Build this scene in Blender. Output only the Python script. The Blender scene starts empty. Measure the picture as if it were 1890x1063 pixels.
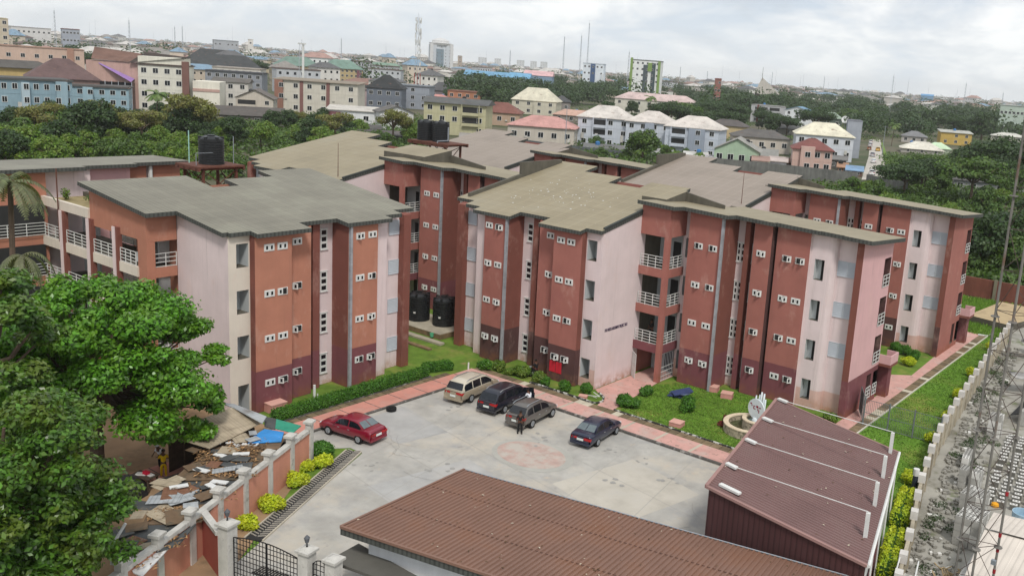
import bpy, math, random
import numpy as np
from mathutils import Vector, Matrix
random.seed(7)
PI = math.pi
C = bpy.data.collections.new('place'); bpy.context.scene.collection.children.link(C)
scene = bpy.context.scene

# ---------------------------------------------------------------- camera
CF, CPX, CPY, CH = 1694.3, 1159.7, 479.5, 25.5
TH = math.radians(-34.3)
_p, _r = math.radians(11.546), math.radians(4.148)
_F = Vector((0, math.cos(_p), -math.sin(_p))); _R0 = Vector((1, 0, 0)); _U0 = _R0.cross(_F)
_R = math.cos(_r)*_R0 + math.sin(_r)*_U0; _U = -math.sin(_r)*_R0 + math.cos(_r)*_U0
def _ab(v): return Vector((v.x*math.cos(TH)+v.y*math.sin(TH), -v.x*math.sin(TH)+v.y*math.cos(TH), v.z))
RR_, UU_, FF_ = _ab(_R), _ab(_U), _ab(_F)
cd = bpy.data.cameras.new('camera'); cam = bpy.data.objects.new('camera', cd); scene.collection.objects.link(cam)
cam.matrix_world = Matrix(((RR_.x, UU_.x, -FF_.x, 0), (RR_.y, UU_.y, -FF_.y, 0), (RR_.z, UU_.z, -FF_.z, CH), (0, 0, 0, 1)))
cd.sensor_width = 36; cd.lens = CF*36/1890; cd.shift_x = (945-CPX)/1890; cd.shift_y = (CPY-531.5)/1890
cd.clip_start = .5; cd.clip_end = 30000
scene.camera = cam
def ray(x, y): return (x-CPX)*RR_ - (y-CPY)*UU_ + CF*FF_
def at(x, y, z=0):
    "metres on the site for a surveyed point of height z"
    d = ray(x, y); t = (z-CH)/d.z
    return Vector((d.x*t, d.y*t, z))
def zat(x, y, px, py):
    d = ray(px, py); return CH + d.z*math.hypot(x, y)/math.hypot(d.x, d.y)

# ---------------------------------------------------------------- tags
def tag(o, label=None, cat=None, group=None, kind=None):
    if label: o['label'] = label
    if cat: o['category'] = cat
    if group: o['group'] = group
    if kind: o['kind'] = kind
    return o
def thing(name, label, cat, loc=(0, 0, 0), rot=0, group=None):
    o = bpy.data.objects.new(name, None); C.objects.link(o); o.empty_display_size = .2
    o.location = loc; o.rotation_euler = (0, 0, rot)
    return tag(o, label, cat, group)
def kids(o): return [c for c in o.children]
KIDS = {}
def dup(o, loc=None, rot=None, sc=None, label=None, parent=None):
    c = o.copy(); C.objects.link(c)
    if parent is not None: c.parent = parent
    for ch in KIDS.get(o.name, []): dup(ch, parent=c)
    if parent is not None: KIDS.setdefault(parent.name, []).append(c)
    if loc is not None: c.location = loc
    if rot is not None: c.rotation_euler = (0, 0, rot)
    if sc is not None: c.scale = sc if hasattr(sc, '__len__') else (sc, sc, sc)
    if label: c['label'] = label
    return c
def attach(o, parent, world=False):
    o.parent = parent; KIDS.setdefault(parent.name, []).append(o)
    if world:
        r = parent; off = Vector((0, 0, 0))
        while r is not None: off += Vector(r.location); r = r.parent
        o.matrix_parent_inverse = Matrix.Translation(-off)

# ---------------------------------------------------------------- materials
def lin(c):
    return tuple(((v/255)/12.92 if v/255 <= .04045 else ((v/255+.055)/1.055)**2.4) for v in c)
_M = {}
def addstain(m, rgb=(150, 104, 70), top=1.0, streaks=True):
    'laterite splash on wall feet and grey rain runs'
    nt = m.node_tree; N = nt.nodes; Lk = nt.links; b = N['Principled BSDF']; src = b.inputs['Base Color'].links[0].from_socket
    tc = N.new('ShaderNodeTexCoord'); sp = N.new('ShaderNodeSeparateXYZ'); Lk.new(tc.outputs['Object'], sp.inputs[0])
    def nz(sc, st, lo, hi, amt):
        mp = N.new('ShaderNodeMapping'); mp.inputs['Scale'].default_value = st; Lk.new(tc.outputs['Object'], mp.inputs['Vector']); n = N.new('ShaderNodeTexNoise'); n.inputs['Scale'].default_value = sc; n.inputs['Detail'].default_value = 6; n.inputs['Roughness'].default_value = .7; Lk.new(mp.outputs[0], n.inputs['Vector'])
        r = N.new('ShaderNodeMapRange'); r.inputs['From Min'].default_value = lo; r.inputs['From Max'].default_value = hi; r.inputs['To Max'].default_value = amt; Lk.new(n.outputs['Fac'], r.inputs['Value']); return r.outputs[0]
    def mixin(f, c):
        nonlocal src
        mx = N.new('ShaderNodeMix'); mx.data_type = 'RGBA'; Lk.new(f, mx.inputs['Factor']); Lk.new(src, mx.inputs[6]); mx.inputs[7].default_value = (*lin(c), 1); src = mx.outputs[2]
    if streaks: mixin(nz(1.0, (2.6, 2.6, .1), .58, .74, .3), (104, 92, 84)); mixin(nz(.6, (.9, .9, .5), .56, .7, .25), tuple(min(255, int(v*1.2)) for v in (176, 150, 138)))
    ft = N.new('ShaderNodeMapRange'); ft.inputs['From Min'].default_value = .1; ft.inputs['From Max'].default_value = top; ft.inputs['To Min'].default_value = 1; ft.inputs['To Max'].default_value = 0; Lk.new(sp.outputs['Z'], ft.inputs['Value'])
    mu = N.new('ShaderNodeMath'); mu.operation = 'MULTIPLY'; Lk.new(ft.outputs[0], mu.inputs[0]); Lk.new(nz(1.6, (1, 1, 1), .38, .62, .75), mu.inputs[1]); mixin(mu.outputs[0], rgb)
    Lk.new(src, b.inputs['Base Color'])
def mat(name, rgb, var=.12, scale=.6, rough=.85, bump=0, bscale=40, streak=0, spots=None, metal=0, spec=.3, isl=0, k=1.0, obj=True, emit=0, trans=0):
    if name in _M: return _M[name]
    m = bpy.data.materials.new(name); m.use_nodes = True; _M[name] = m
    nt = m.node_tree; N = nt.nodes; Lk = nt.links; b = N['Principled BSDF']
    c = [min(1, v*k) for v in lin(rgb)]
    b.inputs['Roughness'].default_value = rough; b.inputs['Metallic'].default_value = metal
    b.inputs['Specular IOR Level'].default_value = spec
    tc = N.new('ShaderNodeTexCoord'); co = tc.outputs['Object']
    def noise(sc, det=4, rg=.6, st=None):
        n = N.new('ShaderNodeTexNoise'); n.inputs['Scale'].default_value = sc; n.inputs['Detail'].default_value = det; n.inputs['Roughness'].default_value = rg
        if st:
            mp = N.new('ShaderNodeMapping'); mp.inputs['Scale'].default_value = st; Lk.new(co, mp.inputs['Vector']); Lk.new(mp.outputs[0], n.inputs['Vector'])
        else: Lk.new(co, n.inputs['Vector'])
        return n.outputs['Fac']
    def mulc(colsock, facsock, lo, hi, f0=.3, f1=.7):
        mr = N.new('ShaderNodeMapRange'); mr.inputs['From Min'].default_value = f0; mr.inputs['From Max'].default_value = f1
        mr.inputs['To Min'].default_value = lo; mr.inputs['To Max'].default_value = hi; Lk.new(facsock, mr.inputs['Value'])
        mx = N.new('ShaderNodeVectorMath'); mx.operation = 'SCALE'; Lk.new(colsock, mx.inputs[0]); Lk.new(mr.outputs[0], mx.inputs['Scale'])
        return mx.outputs[0]
    rgbn = N.new('ShaderNodeRGB'); rgbn.outputs[0].default_value = (*c, 1); col = rgbn.outputs[0]
    if var: col = mulc(col, noise(scale, 6), 1-var, 1+var)
    if streak: col = mulc(col, noise(1, 5, .7, (2.2, 2.2, .18)), 1-streak, 1+streak*.4)
    if isl:
        g = N.new('ShaderNodeNewGeometry'); col = mulc(col, g.outputs['Random Per Island'], 1-isl, 1+isl, 0, 1)
    if spots:
        for (sc, lo, hi, rgb2) in spots:
            f = noise(sc, 5, .65); r = N.new('ShaderNodeMapRange'); r.inputs['From Min'].default_value = lo; r.inputs['From Max'].default_value = hi; Lk.new(f, r.inputs['Value'])
            mx = N.new('ShaderNodeMix'); mx.data_type = 'RGBA'; Lk.new(r.outputs[0], mx.inputs['Factor']); Lk.new(col, mx.inputs[6]); mx.inputs[7].default_value = (*[v*k for v in lin(rgb2)], 1); col = mx.outputs[2]
    Lk.new(col, b.inputs['Base Color'])
    if bump:
        bp = N.new('ShaderNodeBump'); bp.inputs['Strength'].default_value = bump; bp.inputs['Distance'].default_value = .02
        Lk.new(noise(bscale, 3), bp.inputs['Height']); Lk.new(bp.outputs[0], b.inputs['Normal'])
    if emit:
        Lk.new(col, b.inputs['Emission Color']); b.inputs['Emission Strength'].default_value = emit
    m['col'] = 1
    return m
def ribbed(name, rgb, axis='X', pitch=.3, bumpd=.05, dark=.8, tile=1.2, var=.14, rough=.6, spots=None, k=1.0):
    "corrugated sheet: ribs across `axis`, overlapping sheet rows every `tile` m"
    m = mat(name, rgb, var=var, scale=.25, rough=rough, spots=spots, k=k)
    nt = m.node_tree; N = nt.nodes; Lk = nt.links; b = N['Principled BSDF']
    tc = N.new('ShaderNodeTexCoord'); sp = N.new('ShaderNodeSeparateXYZ'); Lk.new(tc.outputs['Object'], sp.inputs[0])
    def saw(sock, p):
        a = N.new('ShaderNodeMath'); a.operation = 'DIVIDE'; a.inputs[1].default_value = p; Lk.new(sock, a.inputs[0])
        f = N.new('ShaderNodeMath'); f.operation = 'FRACT'; Lk.new(a.outputs[0], f.inputs[0]); return f.outputs[0]
    u = saw(sp.outputs[axis], pitch)
    s = N.new('ShaderNodeMath'); s.operation = 'PINGPONG'; s.inputs[1].default_value = .5; Lk.new(u, s.inputs[0])
    other = 'Y' if axis == 'X' else 'X'
    v = saw(sp.outputs[other], tile); w = saw(sp.outputs[axis], pitch*4)
    def edge(sock, wd, val):
        c = N.new('ShaderNodeMath'); c.operation = 'LESS_THAN'; c.inputs[1].default_value = wd; Lk.new(sock, c.inputs[0])
        q = N.new('ShaderNodeMapRange'); q.inputs['To Min'].default_value = 1; q.inputs['To Max'].default_value = val; Lk.new(c.outputs[0], q.inputs['Value']); return q.outputs[0]
    e1 = edge(u, .25, dark); e2 = edge(v, .09, .88); e3 = edge(w, .10, 1.13)
    src = b.inputs['Base Color'].links[0].from_socket
    for e in (e1, e2, e3):
        mx = N.new('ShaderNodeVectorMath'); mx.operation = 'SCALE'; Lk.new(src, mx.inputs[0]); Lk.new(e, mx.inputs['Scale']); src = mx.outputs[0]
    Lk.new(src, b.inputs['Base Color'])
    bp = N.new('ShaderNodeBump'); bp.inputs['Distance'].default_value = bumpd; bp.inputs['Strength'].default_value = .8
    Lk.new(s.outputs[0], bp.inputs['Height']); Lk.new(bp.outputs[0], b.inputs['Normal'])
    return m

# ---------------------------------------------------------------- mesh builder
class MB:
    def __init__(s, T=None): s.v = []; s.f = []; s.mi = []; s.mats = []; s.T = T
    def m(s, mt):
        if mt not in s.mats: s.mats.append(mt)
        return s.mats.index(mt)
    def add(s, pts, faces, mt):
        n = len(s.v)
        for p in pts: s.v.append(tuple(s.T(*p)) if s.T else tuple(p))
        k = s.m(mt)
        for f in faces: s.f.append([n+i for i in f]); s.mi.append(k)
        return s
    def poly(s, pts, mt): return s.add(pts, [list(range(len(pts)))], mt)
    def box(s, x0, x1, y0, y1, z0, z1, mt):
        P = [(x0, y0, z0), (x1, y0, z0), (x1, y1, z0), (x0, y1, z0), (x0, y0, z1), (x1, y0, z1), (x1, y1, z1), (x0, y1, z1)]
        return s.add(P, [(0, 3, 2, 1), (4, 5, 6, 7), (0, 1, 5, 4), (1, 2, 6, 5), (2, 3, 7, 6), (3, 0, 4, 7)], mt)
    def obox(s, cx, cy, z0, w, d, h, rot, mt, top=1.0):
        c, n = math.cos(rot), math.sin(rot); P = []
        for z, k in ((z0, 1), (z0+h, top)):
            for a, b in ((-1, -1), (1, -1), (1, 1), (-1, 1)):
                x, y = a*w/2*k, b*d/2*k; P.append((cx+x*c-y*n, cy+x*n+y*c, z))
        return s.add(P, [(0, 3, 2, 1), (4, 5, 6, 7), (0, 1, 5, 4), (1, 2, 6, 5), (2, 3, 7, 6), (3, 0, 4, 7)], mt)
    def beam(s, p, q, r, mt, n=6, r2=None, cap=True):
        p, q = Vector(p), Vector(q); d = (q-p)
        if d.length < 1e-6: return s
        d.normalize(); a = d.cross(Vector((0, 0, 1)))
        if a.length < .05: a = Vector((1, 0, 0))
        a.normalize(); b = d.cross(a); r2 = r if r2 is None else r2; P = []
        for c, rr in ((p, r), (q, r2)):
            for i in range(n):
                t = 2*PI*(i+.5)/n; P.append(tuple(c+rr*(math.cos(t)*a+math.sin(t)*b)))
        F = [(i, (i+1) % n, n+(i+1) % n, n+i) for i in range(n)]
        if cap: F += [tuple(range(n-1, -1, -1)), tuple(range(n, 2*n))]
        return s.add(P, F, mt)
    def path(s, pts, r, mt, n=6):
        for a, b in zip(pts[:-1], pts[1:]): s.beam(a, b, r, mt, n)
        return s
    def lathe(s, c, prof, mt, n=20, caps=True):
        P = []
        for r, z in prof:
            for i in range(n): t = 2*PI*i/n; P.append((c[0]+r*math.cos(t), c[1]+r*math.sin(t), c[2]+z))
        F = []
        for k in range(len(prof)-1):
            for i in range(n): F.append((k*n+i, k*n+(i+1) % n, (k+1)*n+(i+1) % n, (k+1)*n+i))
        if caps: F += [tuple(range(n-1, -1, -1)), tuple(range((len(prof)-1)*n, len(prof)*n))]
        return s.add(P, F, mt)
    def prism(s, poly, z0, z1, mt, mside=None):
        "z0/z1: numbers or functions of (x,y)"
        f0 = z0 if callable(z0) else (lambda x, y: z0); f1 = z1 if callable(z1) else (lambda x, y: z1)
        n = len(poly); P = [(x, y, f0(x, y)) for x, y in poly]+[(x, y, f1(x, y)) for x, y in poly]
        s.add(P, [list(range(n, 2*n)), list(range(n-1, -1, -1))], mt)
        s.add(P, [(i, (i+1) % n, n+(i+1) % n, n+i) for i in range(n)], mside or mt); return s
    def build(s, name, parent=None, smooth=False, world=True):
        me = bpy.data.meshes.new(name); me.from_pydata(s.v, [], s.f)
        for mt in s.mats: me.materials.append(mt)
        me.polygons.foreach_set('material_index', s.mi)
        if smooth: me.polygons.foreach_set('use_smooth', [True]*len(s.f))
        me.update(); o = bpy.data.objects.new(name, me); C.objects.link(o)
        if parent is not None: attach(o, parent, world)
        return o
def struct(name, mb, kind='structure'):
    o = mb.build(name); o['kind'] = kind; return o
def smoothmod(o, lv=1):
    md = o.modifiers.new('sub', 'SUBSURF'); md.levels = lv; md.render_levels = lv; return o

# ---------------------------------------------------------------- palette
G = mat
M = dict(
 pink=G('pink_plaster', (216, 199, 198), .06, .5, .9, .25, 60, .04),
 cream=G('cream_plaster', (212, 202, 188), .06, .5, .9, .25, 60, .04),
 salmon=G('salmon_plaster', (208, 166, 166), .06, .5, .9, .25, 60, .04),
 red=G('brick_red_plaster', (158, 102, 92), .08, .7, .9, .35, 50, .04, spots=[(.5, .58, .75, (150, 94, 88))]),
 terra=G('terracotta_plaster', (174, 119, 98), .08, .7, .9, .35, 50, .04, spots=[(.5, .58, .75, (170, 114, 96))]),
 maroon=G('maroon_plaster', (120, 72, 76), .08, .7, .9, .35, 50, .04),
 dkred=G('dark_maroon_plaster', (86, 60, 58), .08, .7, .9, .35, 50, .04),
 brown=G('brown_and_recess_shade_plaster', (124, 76, 66), .08, .7, .9, .3, 50, .04),  # real brown on columns and piers, painted shade on recess sides
 peach=G('peach_plinth', (202, 168, 158), .1, .8, .9, .2, 50, .04),
 dark=G('dark_interior', (46, 46, 46), .1), grey=G('grey_plaster', (186, 190, 190), .1, .5, .9, streak=.08),
 white=G('white_paint', (212, 212, 208), .06, 2, .6, streak=.06), wht2=G('stained_white_paint', (190, 187, 180), .14, 1.5, .8, streak=.12, spots=[(1.6, .56, .75, (120, 116, 106))]),
 glass=G('dark_glass', (22, 26, 32), .1, 1, .12, spec=.6), lou=G('louvre_metal', (184, 190, 196), .08, 1, .5),
 fas=G('dark_fascia', (58, 62, 60), .2, 2, .8), conc=G('raw_concrete', (92, 88, 78), .2, .8, .9, .3, 30, .2),
 slab=G('flat_roof_concrete', (150, 136, 100), .2, .6, .95, spots=[(1., .5, .7, (104, 92, 56))]),
 steel=G('rusty_steel', (96, 60, 48), .25, 3, .8), galv=G('galvanised_pipe', (150, 156, 162), .1, 3, .5, metal=.4),
 pvc=G('grey_pvc', (150, 152, 156), .25, 2, .6), tank=G('black_plastic', (30, 32, 34), .12, 2, .42, spec=.4),
 black=G('black_iron', (26, 26, 28), .1, 4, .5), rub=G('rubber', (24, 24, 25), .2, 6, .85),
)

for k_ in ('pink', 'cream', 'salmon', 'red', 'terra', 'maroon', 'dkred', 'brown', 'peach'): addstain(M[k_], rgb=(166, 112, 76) if k_ in ('pink', 'cream', 'peach', 'salmon') else (140, 92, 62))
# ================================================================ hostel blocks
def mesh_of(mb, name):
    me = bpy.data.meshes.new(name); me.from_pydata(mb.v, [], mb.f)
    for mt in mb.mats: me.materials.append(mt)
    me.polygons.foreach_set('material_index', mb.mi); me.update(); return me
def sash(mb, pb, x0, x1, z0, z1, ang, hinge):
    "one sash: frame bars + pane; ang opens it outwards (towards -Y) about its hinge side"
    hx = x0 if hinge < 0 else x1; c, s = math.cos(ang), math.sin(ang)*(1 if hinge < 0 else -1)
    def R(x, y, z): dx = x-hx; return (hx+dx*c-y*s*0-0, y-abs(dx)*math.sin(ang), z) if ang else (x, y, z)
    t = .085
    for a in ((x0, x1, z0, z0+t), (x0, x1, z1-t, z1), (x0, x0+t, z0+t, z1-t), (x1-t, x1, z0+t, z1-t)):
        P = [R(a[0], -.06, a[2]), R(a[1], -.06, a[2]), R(a[1], 0, a[2]), R(a[0], 0, a[2]), R(a[0], -.06, a[3]), R(a[1], -.06, a[3]), R(a[1], 0, a[3]), R(a[0], 0, a[3])]
        mb.add(P, [(0, 3, 2, 1), (4, 5, 6, 7), (0, 1, 5, 4), (1, 2, 6, 5), (2, 3, 7, 6), (3, 0, 4, 7)], M['white'])
    pb.poly([R(x0+t, -.03, z0+t), R(x1-t, -.03, z0+t), R(x1-t, -.03, z1-t), R(x0+t, -.03, z1-t)], M['glass'])
def small_win(k):
    mb, pb = MB(), MB()
    a = [(0, 0), (0, .9), (.9, 0), (1.0, 1.0)][k]
    sash(mb, pb, -.36, -.01, -.22, .22, a[0], -1); sash(mb, pb, .01, .36, -.22, .22, a[1], 1)
    for q in ((-.39, .39, -.26, -.22), (-.39, .39, .22, .26), (-.40, -.36, -.22, .22), (.36, .40, -.22, .22)): mb.box(q[0], q[1], -.035, .02, q[2], q[3], M['white'])
    pb.box(-.36, .36, -.012, .0, -.22, .22, M['dark'])
    return mesh_of(mb, 'window'), mesh_of(pb, 'pane')
def tall_win(w, h, rows, cols):
    mb, pb = MB(), MB(); t = .07
    for i in range(cols):
        x0 = -w/2+i*w/cols; x1 = x0+w/cols
        for j in range(rows):
            z0 = -h/2+j*h/rows; z1 = z0+h/rows; sash(mb, pb, x0+.005, x1-.005, z0+.005, z1-.005, 0, 1)
    mb.box(-w/2-.06, w/2+.06, -.1, 0, -h/2-.06, -h/2-.002, M['white']); mb.box(-w/2-.06, w/2+.06, -.08, 0, h/2+.002, h/2+.06, M['white'])
    return mesh_of(mb, 'window'), mesh_of(pb, 'pane')
def louvre(w, h, cols):
    mb = MB(); t = .05
    for i in range(cols):
        x0 = -w/2+i*w/cols; x1 = x0+w/cols
        mb.box(x0, x0+t, -.07, 0, -h/2, h/2, M['lou']); mb.box(x1-t, x1, -.07, 0, -h/2, h/2, M['lou'])
        mb.box(x0+t, x1-t, -.07, 0, -h/2, -h/2+t, M['lou']); mb.box(x0+t, x1-t, -.07, 0, h/2-t, h/2, M['lou'])
        n = 9
        for j in range(n):
            z = -h/2+t+(h-2*t)*j/n; dz = (h-2*t)/n
            mb.poly([(x0+t, -.065, z), (x1-t, -.065, z), (x1-t, -.01, z+dz*1.02), (x0+t, -.01, z+dz*1.02)], M['lou'])
    return mesh_of(mb, 'louvre_vent')
SW = [small_win(k) for k in range(4)]; TW = tall_win(.62, 1.55, 3, 1); TW2 = tall_win(.7, 1.6, 3, 2); LV1 = louvre(1.05, 1.2, 1); LV2 = louvre(1.65, 1.22, 2)
def place(me, name, parent, T, p, n, world=True):
    "mesh authored facing -Y, put at local point p with local outward normal n"
    a = Vector(T(*p)); b = Vector(T(p[0]+n[0], p[1]+n[1], p[2])); nn = (b-a).normalized(); Y = -nn; X = Y.cross(Vector((0, 0, 1)))
    o = bpy.data.objects.new(name, me); C.objects.link(o)
    o.matrix_basis = Matrix(((X.x, Y.x, 0, a.x), (X.y, Y.y, 0, a.y), (0, 0, 1, a.z), (0, 0, 0, 1)))
    attach(o, parent, world); return o
def put_win(pair, parent, T, p, n, name='window'):
    w = place(pair[0], name, parent, T, p, n); q = bpy.data.objects.new('pane', pair[1]); C.objects.link(q); attach(q, w); return w

def wallseg(mb, p0, p1, hi, lo, zt, holes=(), zb=3.05, z0=0.0, reveal=1.1, rmat='grey', back='dark'):
    x0, y0 = p0; x1, y1 = p1; L = math.hypot(x1-x0, y1-y0); ux, uy = (x1-x0)/L, (y1-y0)/L; nx, ny = uy, -ux
    P = lambda u, z, d=0: (x0+ux*u-nx*d, y0+uy*u-ny*d, z)
    ub = sorted(set([0, L]+[h[0] for h in holes]+[h[1] for h in holes])); zb_ = sorted(set([z0]+([zb] if lo and zb > z0 else [])+[h[2] for h in holes]+[h[3] for h in holes]))
    zb_ = [z for z in zb_ if z < min(zt(*p0), zt(*p1))]+[None]
    for i in range(len(ub)-1):
        for j in range(len(zb_)-1):
            a, b = ub[i], ub[i+1]; c, d = zb_[j], zb_[j+1]
            dm = (d if d is not None else 99)
            if any(h[0] <= a+1e-6 and h[1] >= b-1e-6 and h[2] <= c+1e-6 and h[3] >= dm-1e-6 for h in holes): continue
            if d is None: d1, d2 = zt(x0+ux*a, y0+uy*a), zt(x0+ux*b, y0+uy*b)
            else: d1 = d2 = d
            mt = M[lo] if (lo and c < zb-1e-6) else M[hi]
            mb.poly([P(a, c), P(b, c), P(b, d2), P(a, d1)], mt)
    for h in holes:
        a, b, c, d = h[:4]; D = reveal
        mb.poly([P(a, c), P(a, c, D), P(a, d, D), P(a, d)], M[rmat]); mb.poly([P(b, c), P(b, d), P(b, d, D), P(b, c, D)], M[rmat])
        mb.poly([P(a, d), P(b, d), P(b, d, D), P(a, d, D)], M[rmat]); mb.poly([P(a, c), P(b, c), P(b, c, D), P(a, c, D)], M['conc'])
        m_ = a+(b-a)*.45
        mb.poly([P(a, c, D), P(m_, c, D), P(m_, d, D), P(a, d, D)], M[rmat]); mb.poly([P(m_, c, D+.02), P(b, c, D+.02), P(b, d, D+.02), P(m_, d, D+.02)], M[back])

def railing(T, parent, a, b, z0, z1, nr=4, npst=3, name='railing', mt='white'):
    mb = MB(T); t = .03
    a, b = Vector((*a, 0)), Vector((*b, 0))
    for i in range(nr+1):
        if i == 0: z = z0+.06
        else: z = z0+.06+(z1-z0-.06)*i/nr
        mb.beam((a.x, a.y, z), (b.x, b.y, z), .03, M[mt], 4)
    for i in range(npst+1):
        p = a.lerp(b, i/npst); mb.beam((p.x, p.y, z0), (p.x, p.y, z1), .033, M[mt], 4)
    return mb.build(name, parent)

LVL = [2.05, 5.32, 8.58, 11.85]
RC1 = ribbed('roof_sheet_olive', (152, 141, 116), 'X', .33, .05, .86, 1.1, spots=[(.25, .5, .75, (150, 142, 122)), (7, .70, .74, (225, 225, 215))], k=.9)
RC2 = ribbed('roof_sheet_rosy', (152, 140, 128), 'X', .33, .05, .86, 1.1, spots=[(.25, .5, .75, (150, 138, 128)), (7, .71, .75, (225, 225, 215))], k=.9)
RL = ribbed('roof_sheet_grey', (130, 126, 112), 'Y', .33, .05, .84, 1.1, spots=[(.25, .5, .75, (140, 138, 122))], k=.9)
def fascia_mat(name, rgb):
    m = mat(name, rgb, .2, 2, .8); nt = m.node_tree; N = nt.nodes; Lk = nt.links
    tc = N.new('ShaderNodeTexCoord'); sp = N.new('ShaderNodeSeparateXYZ'); Lk.new(tc.outputs['Object'], sp.inputs[0])
    ad = N.new('ShaderNodeMath'); ad.operation = 'ADD'; Lk.new(sp.outputs['X'], ad.inputs[0]); Lk.new(sp.outputs['Y'], ad.inputs[1])
    d = N.new('ShaderNodeMath'); d.operation = 'DIVIDE'; d.inputs[1].default_value = .3; Lk.new(ad.outputs[0], d.inputs[0])
    f = N.new('ShaderNodeMath'); f.operation = 'FRACT'; Lk.new(d.outputs[0], f.inputs[0])
    l = N.new('ShaderNodeMath'); l.operation = 'LESS_THAN'; l.inputs[1].default_value = .4; Lk.new(f.outputs[0], l.inputs[0])
    q = N.new('ShaderNodeMapRange'); q.inputs['To Min'].default_value = 1; q.inputs['To Max'].default_value = .6; Lk.new(l.outputs[0], q.inputs['Value'])
    b = N['Principled BSDF']; src = b.inputs['Base Color'].links[0].from_socket
    mx = N.new('ShaderNodeVectorMath'); mx.operation = 'SCALE'; Lk.new(src, mx.inputs[0]); Lk.new(q.outputs[0], mx.inputs['Scale']); Lk.new(mx.outputs[0], b.inputs['Base Color']); return m
FA = fascia_mat('seamed_fascia', (78, 80, 76))
C_ROOF = [(-59.0, 58.6), (-56.85, 58.6), (-56.85, 57.55), (-55.1, 57.55), (-55.1, 56.65), (-50.9, 56.65), (-50.9, 58.0), (-47.6, 58.0), (-47.6, 56.5), (-43.3, 56.5), (-43.3, 57.3), (-41.75, 57.3),
          (-41.75, 70.2), (-45.95, 70.2), (-45.95, 68.35), (-49.5, 68.35), (-49.5, 70.45), (-53.9, 70.45), (-53.9, 72.5), (-58.3, 72.5), (-59.0, 72.4)]
R_ROOF = [(-42.0, 62.3), (-38.4, 62.3), (-38.4, 63.8), (-34.3, 63.8), (-34.3, 65.3), (-31, 65.3), (-31, 65.85), (-27.3, 65.85), (-27.3, 66.1), (-25.3, 66.1), (-25.3, 65.9), (-23.1, 65.9), (-23.1, 73.6), (-38, 73.6), (-38, 70.6), (-41.7, 70.6)]
zr = lambda x, y: 14.95-.03*(x+42)-.07*(y-62.3)

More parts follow.
